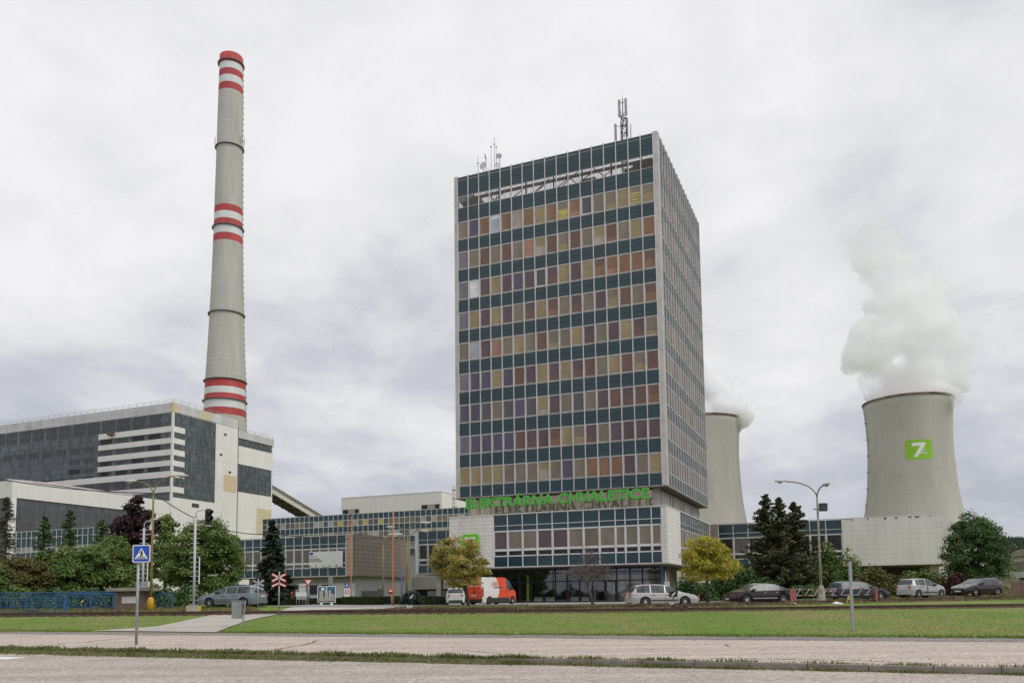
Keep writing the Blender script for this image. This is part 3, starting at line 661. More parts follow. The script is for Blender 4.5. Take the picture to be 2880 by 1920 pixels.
def band(T, org, tf, S, gls, fm=None, z=(10.80, 9.62, 9.53, 8.97, 8.90, 6.78, 6.60, 6.12, 5.93, 4.82, 4.70), fin=.05, low=True):
    """long first-floor band: two teal rows, windows with a low transom, teal row"""
    fm = fm or M_alu2
    sp = MB(org, tf); sl = MB(org, tf); fr = MB(org, tf)
    for a, b in zip(S, S[1:]):
        a += .05; b -= .05
        sp.box(a, b, -.12, -.06, z[1] + .0, z[0], M_teal); sp.box(a, b, -.12, -.06, z[3], z[2], M_teal); sl.box(a, b, -.12, -.06, z[9], z[8], M_teal)
        m1 = (z[0] + z[1]) / 2; sp.box(a, b, -.059, -.056, m1 - .012, m1 + .012, M_seam)
        m1 = (z[8] + z[9]) / 2; sl.box(a, b, -.059, -.056, m1 - .012, m1 + .012, M_seam)
    sp.build('spandrel_band', T); sl.build('spandrel_band', T)
    for s in S: fr.box(s - .05, s + .05, -.12, fin, z[10], z[0] + .06, fm)
    for zz, h in (((z[1] + z[2]) / 2, .035), ((z[3] + z[4]) / 2, .06), ((z[5] + z[6]) / 2, .10), ((z[7] + z[8]) / 2, .07), (z[10] + .05, .05)):
        for a, b in zip(S, S[1:]): fr.box(a + .051, b - .051, -.12, .0, zz - h, zz + h, fm)
    fr.build('facade_frame', T)
    for i, (a, b) in enumerate(zip(S, S[1:])):
        a += .052; b -= .052; g = gls[i % len(gls)]; w = MB(org, tf); t = .085
        z1, z0 = z[4], z[5]
        w.box(a, b, -.1, -.02, z0, z0 + t, fm); w.box(a, b, -.1, -.02, z1 - t, z1, fm); w.box(a, a + t, -.1, -.02, z0 + t, z1 - t, fm); w.box(b - t, b, -.1, -.02, z0 + t, z1 - t, fm)
        w.box(a, a + t, -.1, -.02, z[7], z[6], fm); w.box(b - t, b, -.1, -.02, z[7], z[6], fm)
        o = w.build('window', T)
        p = MB(org, tf); p.box(a + t, b - t, -.09, -.06, z0 + t, z1 - t, GL[g]); p.box(a + t, b - t, -.09, -.06, z[7], z[6], GL['C' if low == 'c' else 'N']); p.build('pane', o)
OT = office_tower()
M_stone = MATS['stone_slabs_white']
# ---- the green sign letters standing on the base's roof
M_green = mat('sign_green', (.085, .46, .045), .4, var=.04)
M_lime = mat('logo_green', (.15, .55, .01), .4, var=.04); M_white = mat('white_paint', (.78, .78, .78), .5, var=.04)
def sign_letters():
    v = 89.5; u0, u1 = -43.69, -21.33; T = gthing('sign_letters', 'big green letters reading ELEKTRÁRNA CHVALETICE standing on the roof edge below the tower', 'sign', (u0 + u1) / 2, v, 10.9)
    o = text_mesh('ELEKTRÁRNA CHVALETICE', 1.66, .11, M_green, 'lettering', T, (0, 0, 0), (PI / 2, 0, 0), bold=.055, space=1.06)
    me = o.data; xs = [q.co.x for q in me.vertices]; zs = sorted(q.co.z for q in me.vertices); w = max(xs) - min(xs); cx = (max(xs) + min(xs)) / 2
    base = zs[int(len(zs) * .02)]; base = min(zs)
    caps = [q.co.z for q in me.vertices if q.co.x < min(xs) + w * .03]; cap = max(caps); b0 = min(caps)
    kx = (u1 - u0) / w; kz = 1.17 / (cap - b0)
    for q in me.vertices: q.co.x = (q.co.x - cx) * kx; q.co.z = (q.co.z - b0) * kz + (11.87 - 10.9)
    mb = MB()
    Mr = mat('sign_rack', (.30, .28, .27), .6)
    for z in (1.1, 1.95): mb.box(-11.1, 11.1, .16, .20, z - .02, z + .02, Mr)
    for k in range(22): x = -10.9 + k * 1.04; mb.beam((x, .2, .0), (x, .2, 2.0), .05, .05, Mr); mb.beam((x, .2, 1.9), (x, 1.1, .0), .035, .035, Mr)
    mb.build('rack', T)
sign_letters()
SEVEN = [(.22, .84), (.80, .84), (.80, .74), (.66, .52), (.82, .52), (.82, .50), (.65, .50), (.60, .42), (.84, .42), (.84, .40), (.585, .40), (.54, .325), (.86, .325), (.86, .285), (.52, .285), (.42, .12), (.26, .12), (.575, .68), (.22, .68)]
def rrect(w, h, r, n=5):
    P = []
    for cx, cy, a0 in ((w - r, r, -PI / 2), (w - r, h - r, 0), (r, h - r, PI / 2), (r, r, PI)):
        for j in range(n + 1):
            a = a0 + PI / 2 * j / n; P.append((cx + r * math.cos(a), cy + r * math.sin(a)))
    return P
lg = gthing('logo_sign', 'green rounded square with a white 7 fixed on the white slab wall behind the tree', 'sign', -43.95, 88.86, 6.45)
mb = MB(); mb.prism(rrect(2.25, 2.3, .4), -.22, -.02, M_lime); mb.build('panel', lg)
mb = MB(); mb.prism([(x * 2.25, y * 2.3) for x, y in SEVEN], -.25, -.221, M_white); mb.build('numeral', lg)
# ---- things on the tower's roof
M_ant = mat('antenna_grey', (.40, .39, .40), .5, metal=.2); M_antd = mat('antenna_dark', (.05, .05, .055), .6); M_dish = mat('dish_white', (.62, .62, .63), .5)
def roof_uv(px, py, v): u, z = fv(px, py, v); return u, z
u, z = fv(1752, 330, 96.5); mast = gthing('antenna_mast', 'lattice phone mast with pale panel antennas on the right of the tower roof', 'antenna', u, 96.5, 51.1)
topz = fv(1752, 277, 96.5)[1] - 51.1
mb = MB()
for a in (0, 2.09, 4.19):
    x, y = .42 * math.cos(a), .42 * math.sin(a); mb.tube([(x, y, 0), (x, y, topz - 3.1)], .055, M_antd, 6)
for k in range(9):
    zz = 1.6 + k * .95
    q3 = [(.42 * math.cos(a), .42 * math.sin(a)) for a in (0, 2.09, 4.19)]
    for i in range(3): p, q = q3[i], q3[(i + 1) % 3]; mb.beam((*p, zz), (*q, zz), .07, .07, M_antd); mb.beam((*p, zz), (*q, zz + .95), .045, .045, M_antd)
mb.tube([(0, 0, topz - 3.6), (0, 0, topz)], .06, M_antd, 6); mb.tube([(0, 0, topz), (0, 0, topz + 1.0)], .015, M_ant, 4); mb.build('lattice', mast)
for x, y, z0, z1 in ((-.42, -.1, -2.35, -.15), (.42, -.1, -2.35, -.15), (.45, .1, -5.0, -2.6), (-.95, -.15, -6.8, -3.2)):
    mb = MB(); mb.box(x - .14, x + .14, y - .08, y + .1, topz + z0, topz + z1, M_ant); mb.beam((x, y + .1, topz + z1 - .2), (0, 0, topz + z1 - .5), .05, .05, M_antd); mb.beam((x, y + .1, topz + z0 + .1), (0, 0, topz + z0 + .1), .05, .05, M_antd); mb.build('panel_antenna', mast)
mb = MB(); mb.tube([(.95, 0, topz - 7.2), (.95, 0, topz - 3.6)], .08, M_ant, 6); mb.beam((.95, 0, topz - 6), (.3, 0, topz - 6), .05, .05, M_antd); mb.build('side_rod', mast)
vA = 96.0
def rod(px, y0, y1, label, name='whip_antenna', r=.035, knob=None):
    u, zt = fv(px, y0, vA); t = gthing(name, label, 'antenna', u, vA, 51.1); mb = MB(); mb.tube([(0, 0, 0), (0, 0, zt - 51.1)], r, M_ant, 6); mb.build('rod', t)
    if knob: zk = fv(px, knob, vA)[1] - 51.1; mb = MB(); mb.lathe((0, 0, zk - .08), [(.03, 0), (.1, .03), (.1, .12), (.03, .16)], M_antd, 8); mb.build('knob', t)
rod(1390, 386, 470, 'tallest thin rod antenna of the dish cluster on the tower roof', knob=406)
rod(1381, 413, 470, 'thin rod antenna just left of the tallest rod on the tower roof', knob=413)
rod(1395.5, 414, 470, 'short rod antenna behind the round grey dish on the tower roof', knob=414)
rod(1344, 440, 480, 'lone thin rod antenna left of the white dish on the tower roof', knob=460)
def dish(px, py, rr, label, face=(0, -1, .1), v=96.0, mat_=None):
    u, z = fv(px, py, v); t = gthing('satellite_dish', label, 'satellite dish', u, v, 51.1); mb = MB(); dz = z - 51.1; n = 16; f = Vector(face).normalized(); a = f.cross(Vector((0, 0, 1))).normalized(); b = a.cross(f)
    c = Vector((0, 0, dz)); rings = []
    for r_, d in ((.001, .28), (.5, .22), (.85, .1), (1, 0)):
        rings.append([mb.P(tuple(c - f * d * rr + (a * math.cos(q) + b * math.sin(q)) * r_ * rr)) for q in [2 * PI * j / n for j in range(n)]])
    k = mb.mi(mat_ or M_dish)
    for i in range(3):
        for j in range(n): mb.f.append([rings[i][j], rings[i][(j + 1) % n], rings[i + 1][(j + 1) % n], rings[i + 1][j]]); mb.m.append(k); mb.sm.append(True)
    mb.f.append(rings[-1]); mb.m.append(k); mb.sm.append(False)
    mb.build('reflector', t); mb = MB(); mb.tube([(0, .25, 0), (0, .25, dz)], .04, M_antd, 6); mb.build('post', t)
dish(1403, 439, .42, 'round grey dish high on the antenna cluster', (.3, -1, .2), mat_=M_ant)
dish(1358, 466, .52, 'big white dish with a reddish mark low on the tower roof', (-.2, -1, .1)); dish(1400, 464, .42, 'pale dish low behind the parapet right of the rods', (.2, -1, .3)); dish(1364.5, 440, .35, 'small thin dish turned edge-on left of the rods', (-1, -.15, 0), mat_=M_ant)
# ================================================================== LOW WINGS
def wing(label, u0, u1, v0, v1, S, gls, side_u=None, name='office_wing', right_mat=None, stone=None, cut=None, **kw):
    zg = .58; org = (u1, v0, zg); T = gthing(name, label, 'office building', u1, v0, zg)
    c = MB(org); c.box(u0 + .1, u1 - .1, v0 + .25, v1, 4.75, 10.80, M_dark, top=M_roofc); c.box(u0 + .01, u1 - .01, v0 + .02, v1, 4.62, 4.75, M_soff); c.build('wall', T)
    band(T, org, FRONT(v0), S, gls, **kw)
    c = MB(org); c.box(u0 - .03, u1 + .05, v0 - .08, v0 + .3, 10.87, 10.96, M_alu2); c.build('coping', T)
    return T, org
# right wing, blank slab wall at its end
T, org = wing('long low wing right of the tower ending in a blank white slab wall', -19.30, 9.4, 116.2, 130, [-18.2 + 1.975 * i for i in range(9)], "NCNNANNN")
Mtile = gridmat('marble_tiles', (.82, .775, .755), (.78, .735, .715), (.55, .51, .49), .98, .62, ls=.013, rough=.7, noise=.14, nscale=.35, streak=True, stain=(.42, .38, .34), sthr=.64)
mb = MB(org); mb.box(-2.38, 9.4, 116.05, 116.5, 4.72, 10.84, Mtile); mb.build('slab_cladding', T); mb = MB(org); mb.box(9.1, 9.39, 116.5, 130, 4.72, 10.84, Mtile); mb.build('slab_cladding', T); mb = MB(org); mb.box(-19.3, -18.25, 116.1, 116.4, 4.72, 10.84, mat('side_strip', (.34, .27, .24), .7)); mb.build('slab_cladding', T)
Mst2 = mat('moss_stain', (.16, .14, .09), .9, var=.3, scale=4); mb = MB(org)
for x0, w, h in ((-1.3, .25, .28), (.6, .3, .2), (2.6, .4, .3), (3.9, .35, .26), (5.4, .5, .22), (6.1, .7, .24), (7.8, .3, .12), (-2.2, .9, .08)):
    mb.prism([(x0, 10.80), (x0 + w, 10.80), (x0 + w * .8, 10.80 - h * .6), (x0 + w * .55, 10.80 - h), (x0 + w * .2, 10.80 - h * .7)], 116.045, 116.049, Mst2)
mb.build('stains', T)
for p0, p1 in ((7.6, 8.7), (-18, -16.6), (-4, -3)): mb = MB(org); mb.box(p0, p1, 117, 118, .58, 4.62, mat('pier_concrete', (.42, .37, .30), .85)); mb.build('pier', T)
mb = MB(org); mb.box(-19, 8.9, 123, 123.2, .58, 4.6, mat('under_wall', (.10, .09, .08), .9)); mb.build('rear_wall', T)
# left: short section beside the base
T, org = wing('short teal-glazed section between the brick wall and the tower base, raised on a pillar', -59.0, -45.75, 105.0, 116, [-58.9 + 1.505 * i for i in range(10)], "NNANNTNNA")
mb = MB(org); mb.box(-59.35, -58.96, 104.9, 105.3, 4.7, 10.9, M_alu2); mb.build('end_frame', T)
for u in (-56.2, -51): mb = MB(org); mb.box(u - .35, u + .35, 106, 106.7, .58, 4.62, mat('pillar_white', (.52, .50, .48), .8)); mb.build('pillar', T)
# brick-ended wing
Tb, org = wing('low wing with teal panels whose right-hand end wall is pinkish brown slabs', -92.0, -69.9, 105.0, 121.5, [-91.9 + (91.9 - 71.3) / 13 * i for i in range(14)], "CCCCCCCCCCCCC", low='c')
Mbr = gridmat('pink_brown_slabs', (.50, .40, .35), (.45, .36, .315), (.20, .145, .125), 9.0, .62, ls=.035, rough=.8, noise=.2, nscale=1.2, streak=True)
mb = MB(org); mb.box(-71.25, -70.0, 104.97, 105.3, 4.72, 10.88, Mbr); mb.box(-70.3, -69.85, 105.3, 121.5, 4.72, 10.88, Mbr); mb.build('end_wall', Tb)
mb = MB(org); mb.box(-70.35, -69.8, 104.93, 121.55, 10.97, 11.03, M_alu); mb.build('end_coping', Tb)
Mww = mat('white_render', (.66, .66, .67), .8, var=.08); Mwb = mat('white_lower', (.66, .68, .72), .7)
mb = MB(org); mb.box(-90.5, -70.6, 106.4, 121, .58, 4.62, Mww); mb.box(-90.3, -74.6, 106.32, 106.39, .58, 1.75, Mwb); mb.box(-90.5, -70.6, 106.3, 106.39, 3.75, 4.62, mat('grey_lintel', (.36, .355, .35), .8)); mb.build('ground_floor', Tb)
for k in range(7):
    a = -89.6 + k * 2.15; w = MB(org, FRONT(106.3)); w.box(a, a + 1.75, -.0, .05, 1.95, 2.03, M_alu); w.box(a, a + 1.75, 0, .05, 3.52, 3.6, M_alu); w.box(a, a + .08, 0, .05, 2.03, 3.52, M_alu); w.box(a + 1.67, a + 1.75, 0, .05, 2.03, 3.52, M_alu); o = w.build('window', Tb)
    w = MB(org, FRONT(106.3)); w.box(a + .08, a + 1.67, 0, .02, 2.03, 3.52, GL['N']); w.build('pane', o)
# grey roller gate under the slab wall, seen from the right
mb = MB(org); mb.box(-70.59, -70.5, 108.2, 112.6, .58, 2.5, gridmat('grey_boards', (.27, .27, .28), (.24, .24, .25), (.16, .16, .17), .3, 9, ls=.02, rough=.6)); mb.box(-70.59, -70.5, 112.65, 114.1, .58, 2.85, mat('grey_door', (.24, .24, .25), .6)); mb.build('side_gate', Tb)
# banner hung on the wing
bn = gthing('banner', 'white banner with a small blue flag hung on the low teal wing', 'banner', -77.75, 104.75, 6.05)
mb = MB(); n = 14
Mban = mat('banner_cloth', (.74, .74, .76), .7, var=.05, scale=1.2)
for i in range(n):
    a, b = i / n * 6.1, (i + 1) / n * 6.1; f = lambda x: -.04 - .03 * math.sin(x * 2.2); 
    mb.face([(a, f(a), .02 + .05 * math.sin(a * 2.5)), (b, f(b), .02 + .05 * math.sin(b * 2.5)), (b, f(b), 2.44), (a, f(a), 2.44)], Mban, True)
mb.build('cloth', bn)
Mgr = mat('print_grey', (.18, .18, .2), .7)
mb = MB(); mb.box(.15, .75, -.10, -.085, 2.0, 2.32, mat('flag_blue', (.02, .04, .28), .6)); mb.build('flag', bn)
o = text_mesh('Evropská unie', .22, .004, Mgr, 'lettering', bn, (.15, -.10, 1.72), (PI / 2, 0, 0), align='LEFT', bold=.004)
o = text_mesh('Snížení prašnosti\nelektrárny Chvaletice', .27, .004, Mgr, 'lettering', bn, (.15, -.10, 1.18), (PI / 2, 0, 0), align='LEFT', bold=.006)
mb = MB()
for x, c in ((.2, (.02, .2, .16)), (1.35, (.25, .25, .25)), (2.6, (.6, .3, .1)), (3.8, (.1, .3, .1)), (4.95, (.35, .12, .12))):
    mb.lathe((x, -.095, .28), [(.0, 0), (.13, 0), (.13, .01), (0, .01)], mat('badge_%d' % int(x * 10), c, .6), 12, axis='y')
mb.build('badges', bn)
# ================================================================== LONG BLOCK BEHIND
def long_block():
    v = 189.0; u0, u1 = -156.4, -78.4; org = (u0, v, .58); T = gthing('long_office_block', 'very long two-row teal-glazed block running behind the low wings', 'office building', u0, v, .58)
    nb = 49; st = (u1 - u0) / nb; S = [u0 + st * k for k in range(nb + 1)]; tf = FRONT(v)
    c = MB(org); c.box(u0 + .1, u1, v + .2, v + 14, .58, 24.05, mat('block_wall', (.30, .30, .30), .8), top=M_roofc); c.box(u0 - .05, u1, v - .06, v + .2, 24.08, 24.2, M_alu2); c.build('wall', T)
    for z0, z1 in ((22.60, 24.05), (19.28, 20.86), (15.98, 17.56), (12.7, 14.2)):
        sp = MB(org, tf)
        for a, b in zip(S, S[1:]): sp.box(a + .06, b - .06, -.1, -.02, z0, z1, M_teal)
        zs = z0 + (z1 - z0) * .3
        sp.build('spandrel_band', T)
    fr = MB(org, tf)
    for s in S: fr.box(s - .06, s + .06, -.1, .06, 12.6, 24.07, M_alu2)
    for z in (22.52, 20.93, 19.21, 17.63, 15.9, 14.3): fr.box(u0 + .07, u1, -.1, .03, z - .07, z + .07, M_alu2)
    fr.build('facade_frame', T)
    rr = random.Random(12)
    for z0, z1 in ((21.0, 22.45), (17.7, 19.14)):
        for i, (a, b) in enumerate(zip(S, S[1:])):
            g = rr.choice('TTCALGTGCAKL'); 
            if z0 > 20 and i in (16, 21, 24): g = 'Z'
            if z0 < 20 and i in (33, 36): g = 'Z'
            w = MB(org, tf); w.box(a + .065, b - .065, -.08, -.03, z0, z1, GL[g]); w.build('window', T)
long_block()
# white hall beyond
vw, uw = 266.5, -140.0; org = (uw, vw, .58)
Mcor = gridmat('white_corrugated', (.78, .765, .745), (.75, .735, .72), (.60, .59, .57), .9, 60, ls=.06, rough=.6, noise=.1, nscale=.12)
H = gthing('white_hall', 'plain pale corrugated hall rising behind the long teal block', 'industrial hall', uw, vw, .58)
mb = MB(org); mb.box(-183.2, uw, vw, vw + 45, .58, 39.6, Mcor, top=M_roofc); mb.build('wall', H)
mb = MB(org); mb.box(-183.3, uw + .1, vw - .1, vw + 45.1, 39.62, 39.95, M_alu2); mb.build('roof_edge', H)
for a, b in ((-182.4, -175), (-148.2, -140.6)):
    mb = MB(org); mb.box(a, b, vw - .12, vw - .01, 33.4, 35.35, mat('rusty_panel', (.40, .34, .30), .8)); o = mb.build('window', H)
    mb = MB(org); mb.box(a + .1, a + 2.4, vw - .15, vw - .13, 33.5, 35.2, M_dark); mb.box(b - 2.0, b - .3, vw - .15, vw - .13, 33.6, 35.2, M_dark); mb.build('pane', o)
uc, zc = fv(1278, 1367, 262); ch = gthing('striped_pipe_tower', 'thin pale pipe tower just left of the tower foot', 'pipe', uc, 262, .58); mb = MB(); mb.tube([(0, 0, 0), (0, 0, zc - .58)], .75, mat('pipe_pale', (.55, .48, .42), .7), 10)
for k in range(5): mb.lathe((0, 0, zc - 2 - k * 3), [(.76, 0), (.9, 0), (.9, .3), (.76, .3)], M_alu, 10)
mb.build('pipe', ch)
# ================================================================== BOILER HOUSE
def boiler():
    ub, vb = -192.84, 191.1; zg = .58; org = (ub, vb, zg)
    T = gthing('boiler_house', 'huge white and dark-glazed boiler house with stepped right-hand end', 'power station', ub, vb, zg)
    Mwh = gridmat('white_panels', (.80, .775, .745), (.77, .745, .715), (.60, .58, .55), 3.6, 4.2, ls=.05, rough=.7, noise=.16, nscale=.10, streak=True, stain=(.46, .38, .30), sthr=.60)
    Mfas = gridmat('grey_white_fascia', (.64, .635, .63), (.58, .57, .57), (.50, .49, .48), 6, 30, ls=.05, rough=.7, noise=.25, nscale=.25, streak=True, stain=(.36, .33, .31), sthr=.52, sscale=.9)
    Mbeige = mat('beige_patch', (.63, .50, .33), .75, var=.06); Mbe2 = mat('yellow_patch', (.60, .53, .34), .75, var=.06); Mband = mat('band_cream', (.76, .73, .69), .7, var=.05, scale=.2)
    Mgz = gridmat('dark_glazing', (.13, .155, .165), (.062, .075, .082), (.035, .037, .04), .95, 1.85, ls=.055, rough=.25, noise=.3, nscale=.06, streak=False)
    mb = MB(org); mb.box(-420, ub, vb, 219.9, zg, 61.8, Mwh, top=M_roofc); mb.box(-420, ub - .4, 219.9, 238.4, zg, 58.3, Mwh, top=M_roofc); mb.build('wall', T)
    # fascia strips
    mb = MB(org); mb.box(-420, ub - .9, vb - .12, vb - .02, 59.05, 62.05, Mfas); mb.box(ub + .02, ub + .12, vb + 1.6, 219.9, 59.2, 62.05, Mfas); mb.box(ub + .02, ub + .14, 202.6, 207.0, 59.25, 62.0, Mbe2); mb.box(ub - .9, ub + .13, vb - .14, vb + 1.6, 59.05, 62.1, Mbeige)
    mb.box(ub - .38, ub + .02, 220.0, 238.4, 56.1, 58.6, Mfas); mb.build('fascia', T)
    # glazing, front (left) side
    f = MB(org, FRONT(vb)); f.box(-420, ub - .55, .02, .06, 28.0, 59.0, Mgz); f.build('glazing', T)
    f = MB(org, SIDE(ub)); f.box(vb + .55, 209.4, .02, .06, 32.9, 59.0, Mgz); f.build('glazing', T)
    f = MB(org, SIDE(ub)); f.box(220.2, 237.8, -.36, -.30, 53.6, 56.05, Mgz); f.box(220.2, 237.7, -.36, -.30, 37.9, 47.3, Mgz); f.build('glazing', T)
    # white bands round the corner
    zb = [(54.73, 52.96), (51.08, 49.43), (47.55, 45.79), (44.15, 42.5), (40.86, 38.99), (36.15, 34.41)]
    for i, (z1, z0) in enumerate(zb):
        u0 = -223.8 if i < 4 else (-420)
        b = MB(org); b.box(u0, ub + .18, vb - .22, vb - .061, z0, z1, Mband); b.box(ub + .061, ub + .181, vb - .06, 196.0, z0, z1, Mband); b.build('band', T)
    b = MB(org); b.box(ub - .5, ub + .13, vb - .16, vb - .02, 28, 59, Mband); b.box(ub + .02, ub + .13, vb - .02, vb + .5, 28, 59, Mband); b.build('corner_strip', T)
    # opening vents: dark slatted windows in bays
    Mv = gridmat('vent_slats', (.022, .022, .025), (.03, .03, .033), (.13, .14, .15), .72, 40, ls=.10, rough=.5, noise=.1)
    Mv2 = mat('vent_open', (.012, .012, .014), .6)
    bay = 6.6; k = 0; u = -202.4
    rr = random.Random(4)
    while u > -290:
        v = MB(org, FRONT(vb)); v.box(u, u + 5.0, .061, .11, 54.95 if u < -224 else 55.0, 58.8, Mv)
        v.box(u, u + 5, .061, .12, 56.75, 56.95, Mband if 0 else Mgz)
        v.build('vent', T); u -= bay if u > -224 else 6.35
    zr = [(51.3, 52.8), (47.7, 49.3), (44.3, 45.7), (41.0, 42.4)]
    for r, (z0, z1) in enumerate(zr):
        for k in range(4 if r < 9 else 2):
            u = -202.6 - k * 6.75; v = MB(org, FRONT(vb)); v.box(u, u + 4.9, .061, .10, z0, z1, Mv2 if rr.random() < .35 else Mv); v.build('vent', T)
    for u, z0, z1, mm in [(-230.5 - k * 6.35, 49.2, 51.2, Mv) for k in range(8)] + [(-230.5, 45.9, 47.6, Mv), (-236.8, 45.9, 47.6, Mv), (-230.5, 42.6, 44.2, Mv), (-236.8, 42.6, 44.2, Mv2), (-230.5, 40.0, 41.4, Mv2), (-236.8, 40.0, 41.4, Mv), (-243.2, 40.0, 41.4, Mv2), (-249.5, 40.0, 41.4, Mv2), (-224.2, 40.98, 42.3, Mv), (-209.8, 36.2, 38.8, Mv), (-216.5, 36.2, 38.8, Mv), (-223.2, 36.2, 38.8, Mv), (-230, 36.2, 38.4, Mv)]:
        v = MB(org, FRONT(vb)); v.box(u, u + 4.9, .061, .10, z0, z1, mm); v.build('vent', T)
    # right-hand face: beige repairs, drain holes, pipe
    b = MB(org, SIDE(ub)); b.box(213.4, 219.5, .02, .05, 37.2, 42.7, Mbeige); b.build('patch', T, label='beige repaired panel')
    b = MB(org, SIDE(ub)); b.box(230.4, 238.0, -.38, -.33, 24.0, 33.2, Mbe2); b.build('patch', T, label='tall pale yellow repaired panel')
    for v, z in ((213.7, 56.1), (211.9, 49.1), (216.1, 43.8)):
        b = MB(org, SIDE(ub)); b.box(v - .45, v + .45, .02, .35, z - .22, z + .2, M_dark); b.build('drain_hole', T)
    b = MB(org, SIDE(ub)); b.box(199.6, 202.6, .02, .1, 30.6, 31.8, Mv); b.build('vent', T)
    b = MB(org); b.box(ub - .35, ub + .1, 219.91, 220.15, zg, 61.8, mat('rust_pipe', (.20, .13, .11), .8)); b.build('downpipe', T)
    b = MB(org, FRONT(vb)); b.box(-218.6, -216.8, .2, 1.6, 53.8, 54.8, mat('hoist_brown', (.14, .08, .06), .7)); b.build('hoist', T)
    # roof railing
    b = MB(org)
    for p, q in (((-420, vb + .2), (ub - .2, vb + .2)), ((ub - .2, vb + .2), (ub - .2, 219.7)), ((ub - .5, 220.2), (ub - .5, 238.2))):
        zt = 62.1 if q[1] < 220 and p[1] < 220 else 58.65
        L = math.dist(p, q); n = int(L / 3)
        for i in range(n + 1):
            x = p[0] + (q[0] - p[0]) * i / n; y = p[1] + (q[1] - p[1]) * i / n; b.box(x - .04, x + .04, y - .04, y + .04, zt - .3, zt + 1.1, M_ant)
        for h in (.55, 1.1): b.beam((p[0], p[1], zt + h), (q[0], q[1], zt + h), .06, .06, M_ant)
    b.build('roof_railing', T)
    # ---- machine hall in front
    org2 = (ub, 139.9, zg); Hh = gthing('turbine_hall', 'lower long hall with white fascia and weathered dark glazing in front of the boiler house', 'industrial hall', ub, 139.9, zg)
    Mcf = gridmat('fascia_ribbed', (.77, .75, .73), (.74, .72, .70), (.62, .60, .585), .62, 40, ls=.05, rough=.6, noise=.08, nscale=.15)
    Mhg = gridmat('weathered_glazing', (.105, .105, .115), (.075, .075, .082), (.17, .17, .175), 1.35, 4.2, ls=.035, rough=.35, noise=.35, nscale=.5, streak=True, offset=0)
    b = MB(org2); b.box(-420, ub - .5, 140.4, 190.9, zg, 31.2, mat('hall_wall', (.30, .3, .3), .8), top=M_roofc); b.build('wall', Hh)
    b = MB(org2); b.box(-420, ub, 139.9, 140.35, 27.3, 31.5, Mcf); b.box(ub - .45, ub, 140.36, 190.9, 27.3, 31.5, Mcf); b.box(ub - .45, ub + .03, 183.2, 190.9, zg, 27.2, Mwh); b.build('fascia', Hh)
    b = MB(org2, SIDE(ub)); b.box(141.3, 183.1, -.45, -.30, 11.0, 27.25, Mhg); b.build('glazing', Hh, label='weathered dark glazing facing right')
    b = MB(org2, FRONT(139.9)); b.box(-420, ub - 1.2, -.45, -.30, 11.0, 27.25, Mhg); b.build('glazing', Hh, label='weathered dark glazing of the left end')
    b = MB(org2); b.box(ub - 1.15, ub, 139.95, 141.2, zg, 27.3, M_white); b.build('corner_post', Hh)
    b = MB(org2); b.tube([(ub - 1, 139.2, 31.6), (ub - 1, 150, 32.0), (ub - 1, 165, 31.9), (ub - 1, 178, 31.75)], .28, M_alu, 8); b.build('roof_pipe', Hh)
boiler()
# low teal office in front of the hall, mostly behind the trees
org = (-150, 130, .58); T = gthing('low_teal_office', 'low teal-panelled office mostly hidden behind the left-hand trees', 'office building', -150, 130, .58)
mb = MB(org); mb.box(-178, -150, 130.1, 138, .58, 17.3, mat('low_wall', (.4, .4, .4), .8)); mb.build('wall', T); 
for z0 in (15.9, 13.9, 10.6):
    mb = MB(org, FRONT(130))
    for k in range(17): a = -177 + k * 1.6; mb.box(a + .07, a + 1.53, -.1, 0, z0, z0 + (1.35 if z0 > 15 else 1.9), M_teal)
    mb.build('spandrel_band', T)
mb = MB(org, FRONT(130))
for k in range(18): mb.box(-177.06 + k * 1.6, -176.94 + k * 1.6, -.1, .06, 8, 17.4, M_alu2)
for z in (17.35, 15.85, 12.6): mb.box(-177.1, -149.9, -.1, .05, z - .05, z + .05, M_alu2)
mb.build('facade_frame', T)
# ---- conveyor gallery
G = gthing('conveyor_gallery', 'sloping covered conveyor gallery running down from the right end of the boiler house', 'conveyor bridge', -193.2, 238, .58); org = (-193.2, 238, .58)
Mg = mat('gallery_cream', (.58, .55, .47), .7, var=.08); Mgd = mat('gallery_under', (.05, .04, .033), .8, var=.2); Mgw = gridmat('gallery_windows', (.15, .16, .155), (.09, .10, .10), (.40, .37, .30), 1.6, 50, ls=.14, rough=.4)
def gsl(mb, h0, h1, u0, u1, m, v0=238.45, v1=330.):
    zt = lambda v: 42.3 - .277 * (v - 238.4); P = [(u, v, zt(v) + h) for v in (v0, v1) for (u, h) in ((u0, h0), (u1, h0), (u1, h1), (u0, h1))]
    for q in ((0, 1, 2, 3), (7, 6, 5, 4), (0, 4, 5, 1), (1, 5, 6, 2), (2, 6, 7, 3), (3, 7, 4, 0)): mb.face([P[i] for i in q], m)
mb = MB(org); gsl(mb, -3.05, -1.55, -199.3, -193.2, Mg); gsl(mb, -.25, .0, -199.3, -193.1, Mg); gsl(mb, -1.54, -.26, -199.2, -193.25, Mgw); gsl(mb, -3.25, -3.06, -199.2, -193.3, Mgd); mb.build('gallery', G)
mb = MB(org)
for k in range(20): v = 239 + k * 4; gsl(mb, -3.5, -3.26, -199.2, -193.3, mat('gallery_beam', (.13, .105, .09), .7), v, v + .45)
mb.build('cross_beam', G)
